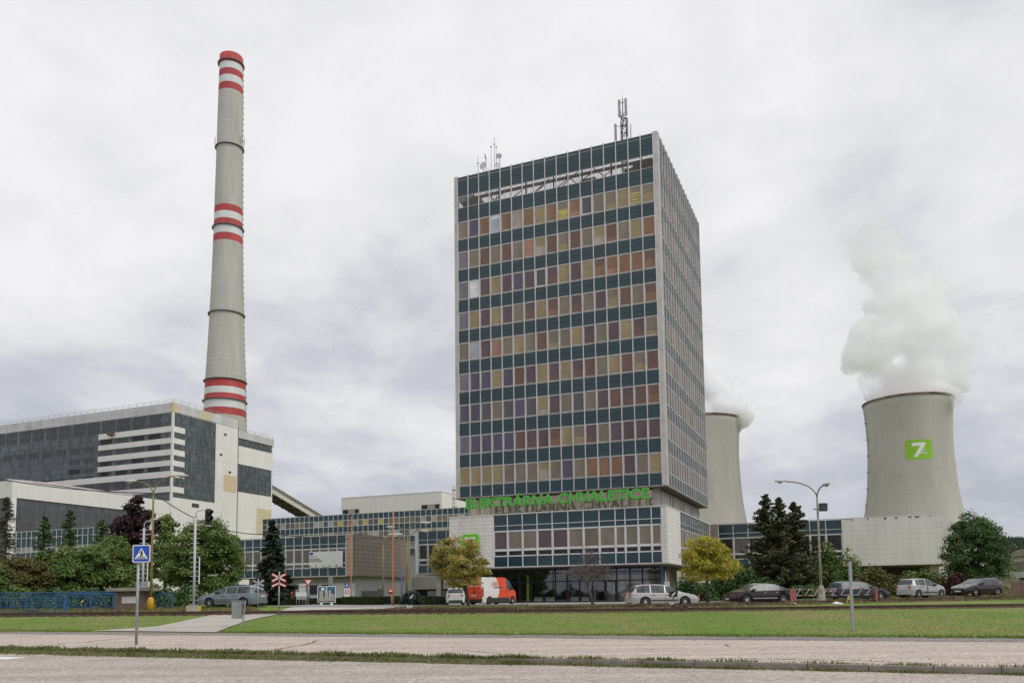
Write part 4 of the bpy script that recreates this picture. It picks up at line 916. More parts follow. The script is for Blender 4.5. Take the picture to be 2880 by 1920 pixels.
# ================================================================== CHIMNEY
M_conc = gridmat('chimney_concrete', (.50, .475, .43), (.485, .46, .415), (.42, .395, .355), 400, 2.4, ls=.12, rough=.85, noise=.2, nscale=.12, streak=True, stain=(.36, .34, .31), sthr=.56, sscale=.3)
M_red = mat('signal_red', (.46, .06, .06), .7, var=.16, scale=.15, stretch=(1, 1, .2)); M_wht = mat('signal_white', (.66, .66, .66), .6, var=.06, scale=.15, stretch=(1, 1, .2))
M_plat = mat('platform_steel', (.13, .12, .115), .7)
def chimney():
    X, Y = -153.6, 440.0
    T = thing('chimney', 'very tall tapering concrete chimney with red and white bands behind the boiler house', 'chimney', (X, Y, .58))
    zs = [0, 60, 104, 118.5, 137, 156, 173, 193, 205, 229, 250, 274.5, 295, 303]; rs = [14.5, 12.8, 11.28, 10.83, 9.9, 9.17, 8.6, 8.1, 7.85, 7.5, 7.18, 6.9, 6.58, 6.5]
    rs = [r * .955 for r in rs]
    cuts = [0, 60, 98.9, 102.8, 107.1, 110.5, 114.0, 118.0, 125, 137, 156, 173, 193, 195.0, 199.1, 203.3, 207.3, 211.3, 215.1, 229, 250, 274.5, 281.2, 285.4, 289.5, 293.4, 298.5, 303]
    def m_at(z):
        for a, b, m in ((98.9, 102.8, M_red), (102.8, 107.1, M_wht), (107.1, 110.5, M_red), (110.5, 114, M_wht), (114, 118, M_red), (195, 199.1, M_red), (199.1, 203.3, M_wht), (203.3, 207.3, M_red), (207.3, 211.3, M_wht), (211.3, 215.1, M_red), (281.2, 285.4, M_red), (285.4, 289.5, M_wht), (289.5, 293.4, M_red), (293.4, 297.3, M_wht), (297.3, 304, M_red)):
            if a <= z + .01 < b: return m
        return M_conc
    cuts = sorted(set(cuts + [297.3])); pr = [(float(np.interp(z, zs, rs)), z - .58 if z else 0, m_at(z)) for z in cuts]
    pr += [(5.9, 302.42, M_conc), (5.8, 296, M_dark)]
    mb = MB(); mb.lathe((0, 0, 0), pr, M_conc, 64); mb.build('shaft', T)
    for z in (298.3, 249.6, 203.6, 155.3, 118.3, 107.3):
        r = float(np.interp(z, zs, rs)); z -= .58; mb = MB()
        mb.lathe((0, 0, z), [(r - .1, -.3), (r + .95, -.08), (r + .95, .12), (r - .1, .12)], M_plat, 48)
        for k in range(28):
            a = 2 * PI * k / 28; mb.box((r + .9) * math.cos(a) - .02, (r + .9) * math.cos(a) + .02, (r + .9) * math.sin(a) - .02, (r + .9) * math.sin(a) + .02, z + .12, z + 1.25, M_ant)
        for h in (1.25,):
            rr_ = [((r + .9) * math.cos(2 * PI * q / 48), (r + .9) * math.sin(2 * PI * q / 48), z + h) for q in range(49)]; mb.tube(rr_, .025, M_ant, 4, cap=False)
        mb.build('platform', T)
    mb = MB(); a = math.radians(9)
    for z0, z1 in zip(cuts[1:-1], cuts[2:]):
        r0 = float(np.interp(z0, zs, rs)) + .28; r1 = float(np.interp(z1, zs, rs)) + .28
        for da in (-.025, .025): mb.beam((r0 * math.cos(a + da), r0 * math.sin(a + da), z0 - .6), (r1 * math.cos(a + da), r1 * math.sin(a + da), z1 - .6), .12, .12, M_ant)
    z = 62
    while z < 296: r = float(np.interp(z, zs, rs)); mb.box((r + .2) * math.cos(a) - .2, (r + .2) * math.cos(a) + .5, (r + .2) * math.sin(a) - .3, (r + .2) * math.sin(a) + .3, z, z + .35, M_conc); z += 3.2
    mb.build('ladder', T)
    mb = MB()
    for z in (252.5,):
        r = float(np.interp(z, zs, rs)) + 1
        for aa in (-.35, 0.1, 3.3): mb.box(r * math.cos(aa) - .15, r * math.cos(aa) + .15, r * math.sin(aa) - .15, r * math.sin(aa) + .15, z - 1, z + 3, M_ant)
    mb.build('aerials', T)
chimney()
# ================================================================== COOLING TOWERS
M_ctw = gridmat('tower_concrete', (.49, .46, .425), (.475, .445, .41), (.41, .385, .355), 4.5, 1.25, ls=.08, rough=.9, noise=.17, nscale=.11, streak=True, offset=.5, stain=(.38, .355, .325), sthr=.57, sscale=.16)
def cooling_tower(X, Y, label, numeral=False):
    T = thing('cooling_tower', label, 'cooling tower', (X, Y, .58), 0, 'concrete cooling towers')
    zs = [7, 20, 30, 42, 52, 60, 70, 77, 84, 90, 95, 98.3]; rs = [37.0, 32.0, 28.9, 25.6, 23.3, 22.15, 21.2, 21.0, 21.15, 21.5, 22.0, 22.3]
    Z = list(np.linspace(7, 98.3, 34)); R = [float(np.interp(z, zs, rs)) for z in Z]
    R = [r * float(np.interp(z, [7, 42, 66, 98], [.86, .885, .945, .955])) for r, z in zip(R, Z)]
    for _ in range(3): R = [R[0]] + [(R[i - 1] + R[i] * 2 + R[i + 1]) / 4 for i in range(1, len(R) - 1)] + [R[-1]]
    mb = MB(); pr = [(r, z) for r, z in zip(R, Z)] + [(r - .5, z) for r, z in list(zip(R, Z))[::-1]]
    n = 96; k = mb.mi(M_ctw); rings = []
    for r, z in pr: rings.append([mb.P((r * math.cos(2 * PI * j / n), r * math.sin(2 * PI * j / n), z)) for j in range(n)])
    for i in range(len(rings) - 1):
        for j in range(n): mb.f.append([rings[i][j], rings[i][(j + 1) % n], rings[i + 1][(j + 1) % n], rings[i + 1][j]]); mb.m.append(k); mb.sm.append(True)
    mb.build('shell', T)
    r = R[-1]; mb = MB(); mb.lathe((0, 0, 98.2), [(r - .3, 0), (r + .7, .25), (r + .7, .85), (r - .3, 1.0), (r - .6, .2)], mat('rim_rust', (.30, .19, .165), .8, var=.35, scale=.25), 96); mb.build('rim', T)
    mb = MB()
    for q in range(48):
        a = 2 * PI * q / 48; b = a + PI / 48; c_ = a - PI / 48
        for e in (b, c_): mb.beam((37.5 * math.cos(a), 37.5 * math.sin(a), 0), (34.2 * math.cos(e), 34.2 * math.sin(e), 7.2), .7, .7, M_ctw)
    mb.build('support_columns', T)
    mb = MB(); aa = math.radians(167)
    for z0, z1 in zip(Z[:-1], Z[1:]):
        for da in (-.018, .018):
            r0, r1 = float(np.interp(z0, Z, R)) + .5, float(np.interp(z1, Z, R)) + .5; mb.beam((r0 * math.cos(aa + da), r0 * math.sin(aa + da), z0), (r1 * math.cos(aa + da), r1 * math.sin(aa + da), z1), .14, .14, M_ant)
    for q in range(9): z0 = 20 + q * 8.6; r0 = float(np.interp(z0, Z, R)) + .9; mb.box(r0 * math.cos(aa) - .2, r0 * math.cos(aa) + .5, r0 * math.sin(aa) - 1.2, r0 * math.sin(aa) + .4, z0, z0 + .25, M_plat)
    mb.build('ladder', T)
    if numeral:
        def on_shell(px, py, off):
            d = ray(px, py); lo = 380.0
            for t in np.arange(380, 425, .25):
                P = C0 + d * t / d[1]
                if math.hypot(P[0] - X, P[1] - Y) <= float(np.interp(P[2] - .58, Z, R)) + off: return (float(P[0] - X), float(P[1] - Y), float(P[2] - .58))
            return None
        # painted square, 5 x 5 patches following the shell
        def W(a, h, off):     # a = metres along the wall, h = height
            th0 = math.atan2(Y0_, X0_); r = float(np.interp(h, Z, R)) + off; th = th0 + a / r; return (r * math.cos(th), r * math.sin(th), h)
        c = on_shell(2585, 1263, 0); X0_, Y0_ = c[0], c[1]; hh = c[2]
        w, h = 12.6, 9.9
        poly = [((x - w / 2), (y - h / 2)) for x, y in rrect(w, h, 1.3)]
        M_lp = mat('painted_lime', (.27, .52, .03), .7, var=.1, scale=.2)
        mb = MB(); k = mb.mi(M_lp); n = 16
        for j in range(n):          # vertical strips clipped by the rounded corners
            x0, x1 = -w / 2 + w * j / n, -w / 2 + w * (j + 1) / n
            def ylim(x):
                e = w / 2 - abs(x)
                return h / 2 - (1.3 - math.sqrt(max(0, 1.3 ** 2 - (1.3 - e) ** 2)) if e < 1.3 else 0)
            for i in range(6):
                q = []
                for x, f in ((x0, i / 6), (x1, i / 6), (x1, (i + 1) / 6), (x0, (i + 1) / 6)): L_ = ylim(x); q.append(W(x, hh - L_ + 2 * L_ * f, .06))
                mb.face(q, M_lp)
        mb.build('painted_square', T)
        mb = MB(); import mathutils
        pts = [(x * w * .86 - w * .5 * .86 - .2, y * h - h / 2) for x, y in SEVEN]
        tri = mathutils.geometry.tessellate_polygon([[Vector((a, b, 0)) for a, b in pts]])
        
        def sub(t, n):
            if n == 0: mb.face([W(p[0], hh + p[1], .12) for p in t], M_white); return
            A, B, C = t; ab = ((A[0] + B[0]) / 2, (A[1] + B[1]) / 2); bc = ((B[0] + C[0]) / 2, (B[1] + C[1]) / 2); ca = ((A[0] + C[0]) / 2, (A[1] + C[1]) / 2)
            for q in ((A, ab, ca), (ab, B, bc), (ca, bc, C), (ab, bc, ca)): sub(q, n - 1)
        for t in tri: sub([pts[i] for i in t], 3)
        mb.build('numeral', T)
    return T
cooling_tower(206.1, 425, 'concrete cooling tower on the right bearing a painted green square with a white 7', True)
cooling_tower(108.3, 466, 'plain concrete cooling tower half hidden behind the office tower')
# ---- steam
def steam_mat(name, dens, scale, thr, seed):
    m = bpy.data.materials.new(name); m.use_nodes = True; nt = m.node_tree; N = nt.nodes; L = nt.links; N.remove(N['Principled BSDF'])
    pv = N.new('ShaderNodeVolumePrincipled'); pv.inputs['Color'].default_value = (.993, .995, 1, 1); pv.inputs['Anisotropy'].default_value = .15
    tc = N.new('ShaderNodeTexCoord'); mp = N.new('ShaderNodeMapping'); mp.inputs['Location'].default_value = (seed, seed * .7, 0); L.new(tc.outputs['Object'], mp.inputs[0])
    n = N.new('ShaderNodeTexNoise'); n.inputs['Scale'].default_value = scale; n.inputs['Detail'].default_value = 5; n.inputs['Roughness'].default_value = .62; L.new(mp.outputs[0], n.inputs['Vector'])
    r = N.new('ShaderNodeMapRange'); L.new(n.outputs['Fac'], r.inputs[0]); r.inputs[1].default_value = thr; r.inputs[2].default_value = thr + .16; r.inputs[3].default_value = 0; r.inputs[4].default_value = dens
    # thinner as it rises
    s = N.new('ShaderNodeSeparateXYZ'); L.new(tc.outputs['Object'], s.inputs[0]); h = N.new('ShaderNodeMapRange'); L.new(s.outputs[2], h.inputs[0]); h.inputs[1].default_value = 40; h.inputs[2].default_value = 105; h.inputs[3].default_value = 1; h.inputs[4].default_value = .16
    k = N.new('ShaderNodeMath'); k.operation = 'MULTIPLY'; L.new(r.outputs[0], k.inputs[0]); L.new(h.outputs[0], k.inputs[1]); L.new(k.outputs[0], pv.inputs['Density'])
    L.new(pv.outputs[0], N['Material Output'].inputs['Volume']); return m
def plume(name, label, X, Y, Z, blobs, m, vox=2.2, seed=1):
    rnd = random.Random(seed); bmv = []; bmf = []
    ico_v, ico_f = ICO
    for (x, z, r, y) in blobs:
        subs = [(x, y, z, r)]
        for q in range(16):
            th = rnd.uniform(0, 2 * PI); ph = math.acos(rnd.uniform(-1, 1)); rr = r * rnd.uniform(.22, .42)
            subs.append((x + r * .85 * math.sin(ph) * math.cos(th), y + r * .85 * math.sin(ph) * math.sin(th), z + r * .85 * math.cos(ph), rr))
        for sx, sy, sz, sr in subs:
            b0 = len(bmv); bmv += [(sx + v[0] * sr, sy + v[1] * sr, sz + v[2] * sr) for v in ico_v]; bmf += [tuple(i + b0 for i in f) for f in ico_f]
    me = bpy.data.meshes.new(name); me.from_pydata(bmv, [], bmf); me.materials.append(m); o = bpy.data.objects.new(name, me); COL.objects.link(o); o.location = (X, Y, Z)
    rm = o.modifiers.new('r', 'REMESH'); rm.mode = 'VOXEL'; rm.voxel_size = vox
    tag(o, label, 'steam', 'steam plumes', 'stuff'); return o
import bmesh
_b = bmesh.new(); bmesh.ops.create_icosphere(_b, subdivisions=2, radius=1); ICO = ([tuple(v.co) for v in _b.verts], [tuple(v.index for v in f.verts) for f in _b.faces]); _b.free()
# (x, z, radius, y) in metres from the tower mouth
plume('steam_plume', 'broad pale steam cloud rising from the right cooling tower', 206.7, 425, 99, [(0, -5, 16, 0), (8, 5, 14, 0), (-10, 7, 12, 0), (-15, 14, 11, 0), (-23, 25, 11, 0), (-10, 20, 15, 0), (8, 22, 17, 0), (20, 15, 12, 0), (24, 27, 11, 0), (-18, 35, 12, 0), (-2, 37, 15, 0), (14, 40, 14, 0), (-8, 48, 12, 0), (8, 53, 14, 0), (0, 62, 12, 0), (14, 60, 10, 0), (-8, 70, 11, 0), (6, 72, 9, 0), (-17, 78, 10, 0), (-8, 84, 9, 0), (-24, 88, 9, 0), (-14, 94, 8, 0), (9, 0, 8, -13), (14, -2, 5, -18)], steam_mat('steam', .24, .062, .415, 3), vox=1.4)
plume('steam_plume', 'bright dense steam blown left from the cooling tower behind the office tower', 106.7, 466, 99, [(-2, -4, 18, 0), (12, 0, 11, -5), (20, 2, 8, -8), (18, 7, 7, -4), (11, 13, 10, 0), (5, 20, 10, 0), (1, 28, 9, 0), (-6, 22, 11, 0), (-14, 32, 12, 0), (-24, 40, 14, 0), (-14, 14, 14, 0)], steam_mat('steam_dense', .40, .09, .22, 9), vox=1.3, seed=4)
# ================================================================== TREES
def leaves_mesh(name, pts, nrm, sizes, mats, parent, asp=.62, mi=None, loc=(0, 0, 0), tri=False):
    """one small diamond leaf per point; pts n x 3"""
    n = len(pts); rng = np.random.default_rng(abs(hash(name)) % 1000 if False else n)
    a = rng.normal(size=(n, 3)); a /= np.linalg.norm(a, axis=1)[:, None]
    b = np.cross(a, nrm); l = np.linalg.norm(b, axis=1)[:, None]; b /= np.maximum(l, 1e-6); a2 = np.cross(nrm, b)
    s = sizes[:, None]
    V = np.stack([pts - a2 * s, pts + b * s * asp, pts + a2 * s, pts - b * s * asp], axis=1).reshape(-1, 3)
    me = bpy.data.meshes.new(name); me.vertices.add(4 * n); me.vertices.foreach_set('co', V.astype(np.float32).ravel())
    me.loops.add(4 * n); me.loops.foreach_set('vertex_index', np.arange(4 * n, dtype=np.int32)); me.polygons.add(n)
    me.polygons.foreach_set('loop_start', np.arange(0, 4 * n, 4, dtype=np.int32)); me.polygons.foreach_set('loop_total', np.full(n, 4, dtype=np.int32))
    for m in mats: me.materials.append(m)
    if mi is not None: me.polygons.foreach_set('material_index', mi.astype(np.int32))
    me.update(calc_edges=True); me.validate(); o = bpy.data.objects.new(name, me); COL.objects.link(o)
    if parent: o.parent = parent
    return o
M_bark = mat('bark', (.11, .085, .06), .9, var=.3, scale=8, stretch=(1, 1, .3), bump=.4)
def limbs(mb, base, tops, r0, rnd, bend=.25):
    for t in tops:
        b = Vector(base); t = Vector(t); m = b.lerp(t, .5) + Vector((rnd.uniform(-1, 1), rnd.uniform(-1, 1), rnd.uniform(-.2, .6))) * bend * (t - b).length * .3
        mb.tube([b, b.lerp(m, .5), m, m.lerp(t, .6), t], [r0, r0 * .8, r0 * .6, r0 * .35, r0 * .12], M_bark, 5, cap=False)
def broad_tree(label, cat, loc, H, W, D=None, trunk=1.5, tr=.12, n=9000, ls=.13, lm=None, seed=1, name='broadleaf_tree', nclump=60, cone=0.0, group=None, cr=.2, lean=(0, 0), rz=0, gap=.0, lobes=None, low=.0):
    """crown of leaf clumps on limbs; cone > 0 narrows it upward"""
    rng = np.random.default_rng(seed); rnd = random.Random(seed); D = D or W
    T = thing(name, label, cat, loc, rz, group); ch = H - trunk
    C = []; tries = 0
    while len(C) < nclump and tries < nclump * 30:
        tries += 1; p = rng.uniform(-1, 1, 3); r = np.linalg.norm(p)
        if r > 1 or r < .35: continue
        z = p[2] if p[2] > -.85 else -.85; taper = 1 - cone * (z + 1) / 2
        f = 1 + .22 * math.sin(p[0] * 5 + seed) * math.cos(p[1] * 4 + z * 3)
        C.append((p[0] * W / 2 * taper * f * .95, p[1] * D / 2 * taper * f * .95, trunk + ch * (.5 + z * .45)))
    C = np.array(C); k = rng.integers(0, len(C), n); rad = W * cr * (.45 + .75 * rng.random(len(C)))
    off = rng.normal(size=(n, 3)); off /= np.linalg.norm(off, axis=1)[:, None]; off *= (rng.random(n) ** .5)[:, None]
    P = C[k] + off * rad[k][:, None] * np.array([1.15, 1.15, .55]); P[:, 2] -= (np.hypot(off[:, 0], off[:, 1]) ** 2) * rad[k] * .35
    st = rng.random(n) < .2; P[st] += off[st] * rad[k][st][:, None] * .28
    P[:, 0] += lean[0] * P[:, 2] / H; P[:, 1] += lean[1] * P[:, 2] / H; P = P[P[:, 2] > .12]
    N_ = off[:len(P)] + rng.normal(size=(len(P), 3)) * .6 + np.array([0, 0, .5]); N_ /= np.linalg.norm(N_, axis=1)[:, None]
    S = ls * (.6 + .8 * rng.random(len(P)))
    leaves_mesh('crown', P, N_, S, [lm], T)
    mb = MB(); th = trunk + ch * .25; top = (lean[0] * th / H, lean[1] * th / H, th); mb.tube([(0, 0, -.1), (top[0] * .4, top[1] * .4, th * .5), top], [tr * 1.25, tr, tr * .8], M_bark, 8)
    limbs(mb, top, [tuple(c + np.array([lean[0] * c[2] / H, lean[1] * c[2] / H, 0])) for c in C[::max(1, len(C) // 22)]], tr * .55, rnd); mb.tube([top, (lean[0] * .8, lean[1] * .8, H * .85)], [tr * .7, tr * .12], M_bark, 6, cap=False); mb.build('trunk', T)
    return T
def conifer(label, loc, H, W, seed, lm, n=9000, ls=.12, name='conifer_tree', droop=.25, up=0.0, cat='tree', tr=.14, ragged=.3, group=None, bare=.06, power=1.0):
    rng = np.random.default_rng(seed); rnd = random.Random(seed); T = thing(name, label, cat, loc, 0, group); P = []; Nn = []
    mb = MB(); mb.tube([(0, 0, -.1), (0, 0, H * .5), (0, 0, H * .99)], [tr, tr * .6, .015], M_bark, 8)
    nb = int(H * 20); per = max(10, n // nb)
    for i in range(nb):
        f = (i + rnd.random()) / nb; z = H * (bare + (1 - bare) * f); L = W / 2 * ((1 - f) ** power) * rnd.uniform(1 - ragged, 1 + ragged * .6) + .12; a = rnd.uniform(0, 2 * PI)
        dz = (up - droop) * L; tip = (L * math.cos(a), L * math.sin(a), z + dz)
        if L > .5: mb.tube([(0, 0, z), (tip[0] * .5, tip[1] * .5, z + dz * .35), tip], [.03, .02, .008], M_bark, 4, cap=False)
        t = rng.random(per) ** .75; wob = .05 + .16 * L * t * (1.25 - t)
        x = tip[0] * t + rng.normal(size=per) * wob * .8; y = tip[1] * t + rng.normal(size=per) * wob * .8; zz = z + dz * t + rng.normal(size=per) * wob * .45
        P.append(np.stack([x, y, zz], 1)); q = np.stack([np.full(per, math.cos(a)) * .3, np.full(per, math.sin(a)) * .3, np.ones(per)], 1) + rng.normal(size=(per, 3)) * .5; Nn.append(q)
    P = np.concatenate(P); Nn = np.concatenate(Nn); Nn /= np.linalg.norm(Nn, axis=1)[:, None]; S = ls * (.5 + .8 * rng.random(len(P)))
    leaves_mesh('crown', P, Nn, S, [lm], T, asp=.38); mb.build('trunk', T); return T
def shrub(label, loc, W, D, H, seed, lm, n=6000, ls=.11, name='shrub', cat='shrub', group=None, rz=0):
    rng = np.random.default_rng(seed); T = thing(name, label, cat, loc, rz, group); nc = 34
    th = rng.uniform(0, 2 * PI, nc); r = np.sqrt(rng.random(nc)); C = np.stack([r * np.cos(th) * W / 2 * .85, r * np.sin(th) * D / 2 * .85, np.zeros(nc)], 1)
    C[:, 2] = H * np.sqrt(np.maximum(.05, 1 - r ** 2)) * rng.uniform(.35, .88, nc); k = rng.integers(0, nc, n)
    off = rng.normal(size=(n, 3)); off /= np.linalg.norm(off, axis=1)[:, None]; off *= (rng.random(n) ** .45)[:, None]
    P = C[k] + off * np.array([W * .17, D * .17, H * .26]); P[:, 2] = np.abs(P[:, 2]); Nn = off + rng.normal(size=(n, 3)) * .6 + np.array([0, 0, .5]); Nn /= np.linalg.norm(Nn, axis=1)[:, None]
    leaves_mesh('foliage', P, Nn, ls * (.6 + .8 * rng.random(n)), [lm], T)
    mb = MB(); rnd = random.Random(seed)
    for c in C[:14]: mb.tube([(c[0] * .15, c[1] * .15, -.05), (c[0] * .6, c[1] * .6, c[2] * .6), tuple(c)], [.035, .025, .01], M_bark, 4, cap=False)
    mb.build('stem', T); return T
L_aut = leafmat('leaf_autumn', [(.09, .10, .025), (.20, .21, .055), (.34, .32, .08), (.52, .36, .09), (.56, .46, .18)], gscale=1.1)
L_yel = leafmat('leaf_yellow', [(.123, .147, .024), (.271, .271, .037), (.443, .407, .050), (.554, .493, .074), (.517, .320, .062)], gscale=1.0)
L_gr = leafmat('leaf_green', [(.033, .063, .018), (.075, .135, .033), (.128, .194, .048), (.179, .254, .067), (.254, .284, .090)], gscale=.7)
L_gr2 = leafmat('leaf_green_deep', [(.025, .053, .019), (.047, .102, .028), (.086, .156, .043), (.156, .227, .078)], gscale=.7)
L_olv = leafmat('leaf_olive', [(.041, .047, .016), (.088, .095, .027), (.149, .135, .041), (.216, .176, .061)], gscale=.8)
L_pur = leafmat('leaf_purple', [(.012, .008, .010), (.03, .014, .018), (.055, .022, .026), (.085, .03, .03)], gscale=.8)
L_spr = leafmat('needle_spruce', [(.013, .026, .017), (.026, .047, .026), (.047, .078, .039)], gscale=.9, trans=.1)
L_pin = leafmat('needle_pine', [(.022, .031, .013), (.050, .065, .026), (.090, .102, .043), (.144, .132, .060)], gscale=.9, trans=.1)
L_red = leafmat('leaf_red', [(.04, .018, .016), (.10, .04, .035), (.16, .07, .06)], gscale=.9)
def hgt(px, y0, D, base): return float(at(px, y0, D)[2]) - base
def place(px, D, ytop): g = gd(px, D); return g, hgt(px, ytop, D, g[2])
def PW(pxw, D): return pxw * D / F
# the two small autumn trees and the bare one before the entrance
g, h = place(1318, 66, 1493); broad_tree('small autumn tree with orange and green leaves in front of the red van', 'tree', g, h, PW(172, 66), trunk=1.15, tr=.13, n=22000, ls=.07, lm=L_aut, seed=11, name='autumn_tree', nclump=95, cr=.125, lean=(-1.0, 0), cone=.12)
g, h = place(1990, 63, 1502); broad_tree('small round yellow-leaved tree right of the entrance', 'tree', g, h, PW(178, 63), trunk=1.25, tr=.10, n=20000, ls=.07, lm=L_yel, seed=21, name='autumn_tree', nclump=90, cr=.125, cone=.05)
def bare_tree():
    g, h = place(1668, 64, 1532); T = thing('bare_tree', 'small leafless tree with a dense twiggy crown before the glazed entrance', 'tree', g); rnd = random.Random(7)
    Mt = mat('bare_bark', (.17, .14, .13), .9, var=.2); mb = MB(); cr_ = MB()
    fork = Vector((-.42, 0, 1.7)); mb.tube([(0, 0, -.05), (-.18, 0, .8), tuple(fork)], [.12, .095, .085], M_bark, 8)
    def grow(p, d, L, r, lv):
        segs = 3; q = p; path = [tuple(p)]; rads = [r]
        for s in range(segs):
            d = (d + Vector((rnd.uniform(-1, 1), rnd.uniform(-1, 1), rnd.uniform(-.35, .6))) * .22).normalized(); q = q + d * L / segs; path.append(tuple(q)); rads.append(r * (1 - .5 * (s + 1) / segs))
        cr_.tube(path, rads, Mt, 4 if lv > 1 else 3, cap=False, smooth=False)
        if lv == 0: return
        for b in range(6 if lv > 1 else 7):
            t = rnd.uniform(.35, 1); pt = Vector(path[0]).lerp(Vector(path[-1]), t); nd = (d + Vector((rnd.uniform(-1, 1), rnd.uniform(-1, 1), rnd.uniform(-.5, .7))) * .95).normalized(); grow(pt, nd, L * rnd.uniform(.55, .78), max(.008, r * .5), lv - 1)
    for k in range(8):
        a = k * .8 + rnd.random() * .4; grow(fork, Vector((math.cos(a) * .95, math.sin(a) * .7, .45)).normalized(), 1.05, .04, 3)
    grow(fork, Vector((.08, 0, 1)), 1.35, .05, 3); cr_.build('crown', T); mb.build('trunk', T)
bare_tree()
# right-hand trees
g, h = place(2165, 82, 1392); conifer('tall dark pine, leftmost of the three pines right of the tower', g, h, PW(185, 82), 31, L_pin, n=15000, ls=.19, name='pine_tree', droop=-.25, ragged=.5, power=.78, bare=.02)
g, h = place(2203, 80, 1401); conifer('dark pine in the middle of the three pines right of the tower', g, h, PW(170, 80), 32, L_pin, n=13000, ls=.19, name='pine_tree', droop=-.25, ragged=.5, power=.78, bare=.02)
g, h = place(2246, 81, 1413); conifer('dark pine with a thin pointed tip beside the street lamp', g, h, PW(175, 81), 33, L_pin, n=13000, ls=.19, name='pine_tree', droop=-.2, ragged=.5, power=.78, bare=.02)
g, h = place(2745, 84, 1428); broad_tree('big full green tree at the end of the white slab wall', 'tree', g, h, PW(222, 84), trunk=.4, tr=.2, n=36000, ls=.105, lm=L_gr2, seed=41, nclump=140, cr=.12, cone=.5)
for i, (px, D, yt, w, lm, lb, s) in enumerate((
    (2335, 80, 1528, 120, L_gr, 'tall viny shrub mound beside the street lamp, below the white slab wall', 51), (2385, 79, 1542, 100, L_gr, 'rounded shrub mound left of the bare post, with a bump on top', 52), (2450, 77, 1588, 130, L_olv, 'olive shrub behind the dark blue estate car', 53),
    (2520, 78, 1612, 120, L_olv, 'low shrub between the blue estate and the silver hatchback', 54), (2600, 80, 1585, 135, L_gr, 'shrub behind the silver hatchback under the slab wall', 55), (2655, 78, 1622, 90, L_olv, 'low shrub between hatchback and purple bush', 56),
    (2090, 78, 1585, 110, L_gr2, 'dark shrub left of the pines behind the black saloon', 57), (2030, 80, 1600, 100, L_gr2, 'dark shrub behind the yellow tree', 58), (1935, 79, 1618, 90, L_gr2, 'dark shrub at the tower base corner behind the silver estate car', 59), (2140, 77, 1625, 120, L_gr2, 'low dark shrub under the leftmost pine', 60), (2265, 77, 1640, 120, L_gr2, 'low dark shrub at the foot of the street lamp', 61), (2695, 76, 1605, 60, L_red, 'reddish purple bush left of the dark estate car', 62), (2800, 82, 1640, 90, L_gr, 'low green shrub behind the dark estate car', 63), (2400, 76, 1625, 110, L_gr2, 'dark low shrub behind the red and white barrier', 64), (1985, 77, 1640, 70, L_gr2, 'low dark shrub right behind the yellow tree trunk', 65))):
    g, h = place(px, D, yt); shrub(lb, g, PW(w, D), PW(w, D) * .7, h, s, lm, n=5200, ls=.12)
# left-hand trees
g, h = place(764, 86, 1464); conifer('dark pointed spruce standing before the left low wing', g, h, PW(142, 86), 71, L_spr, n=24000, ls=.17, name='spruce_tree', droop=.28, ragged=.22, bare=.01, power=.85)
g, h = place(765, 80, 1600); conifer('low spreading dark conifer at the foot of the spruce', (g[0] + .5, g[1], g[2]), h, PW(175, 80), 72, L_spr, n=9000, ls=.16, name='conifer_bush', droop=.1, ragged=.3, bare=0, power=.55)
g, h = place(555, 72, 1452); broad_tree('big green cherry tree in front of the boiler house, behind the right-hand signal', 'tree', g, h, PW(255, 72), trunk=.9, tr=.22, n=46000, ls=.10, lm=L_gr, seed=81, nclump=120, cr=.115, lean=(.8, 0), cone=.2)
g, h = place(372, 78, 1388); broad_tree('dark purple-leaved tree rising above the green trees', 'tree', g, h, PW(165, 78), trunk=2, tr=.2, n=28000, ls=.13, lm=L_pur, seed=82, nclump=75, cr=.13, cone=.5)
g, h = place(462, 76, 1420); broad_tree('slim green tree between the purple tree and the cherry tree', 'tree', g, h, PW(120, 76), trunk=1, tr=.15, n=9000, ls=.13, lm=L_gr, seed=83, nclump=55, cr=.14, cone=.6)
g, h = place(300, 70, 1497); broad_tree('rounded green tree behind the blue pedestrian sign', 'tree', g, h, PW(210, 70), trunk=.6, tr=.18, n=34000, ls=.095, lm=L_gr, seed=84, nclump=95, cr=.12, cone=.25)
g, h = place(180, 68, 1530); broad_tree('spreading green tree behind the blue railing', 'tree', g, h, PW(190, 68), trunk=.5, tr=.18, n=28000, ls=.095, lm=L_gr, seed=85, nclump=85, cr=.12, cone=.2)
g, h = place(70, 66, 1560); broad_tree('olive-green tree near the left edge of the view', 'tree', g, h, PW(190, 66), trunk=.4, tr=.18, n=26000, ls=.095, lm=L_olv, seed=86, nclump=80, cr=.13, cone=.2)
g, h = place(-30, 64, 1600); broad_tree('green shrub-like tree cut by the left edge of the view', 'tree', g, h, PW(180, 64), trunk=.3, tr=.15, n=9000, ls=.13, lm=L_gr, seed=87, nclump=60, cr=.14)
g, h = place(8, 80, 1398); conifer('thin greyish larch at the far left edge', g, h, PW(110, 80), 91, leafmat('needle_larch', [(.05, .055, .04), (.10, .10, .07), (.15, .14, .10)], trans=.2), n=6500, ls=.13, name='larch_tree', droop=0.1, ragged=.5, power=.6)
g, h = place(118, 82, 1452); conifer('small conifer tip above the green trees, left of the taller one', g, h, PW(110, 82), 92, L_gr2, n=9000, ls=.12, name='conifer_tree', droop=-.15, ragged=.6, power=.6)
g, h = place(190, 84, 1434); conifer('slim conifer tip standing clear against the dark glazed hall', g, h, PW(105, 84), 93, L_gr2, n=9000, ls=.12, name='conifer_tree', droop=-.15, ragged=.55, power=.65)
g, h = place(282, 82, 1462); conifer('short conifer top left of the purple tree', g, h, PW(105, 82), 94, L_gr2, n=8000, ls=.12, name='conifer_tree', droop=-.15, ragged=.6, power=.6)
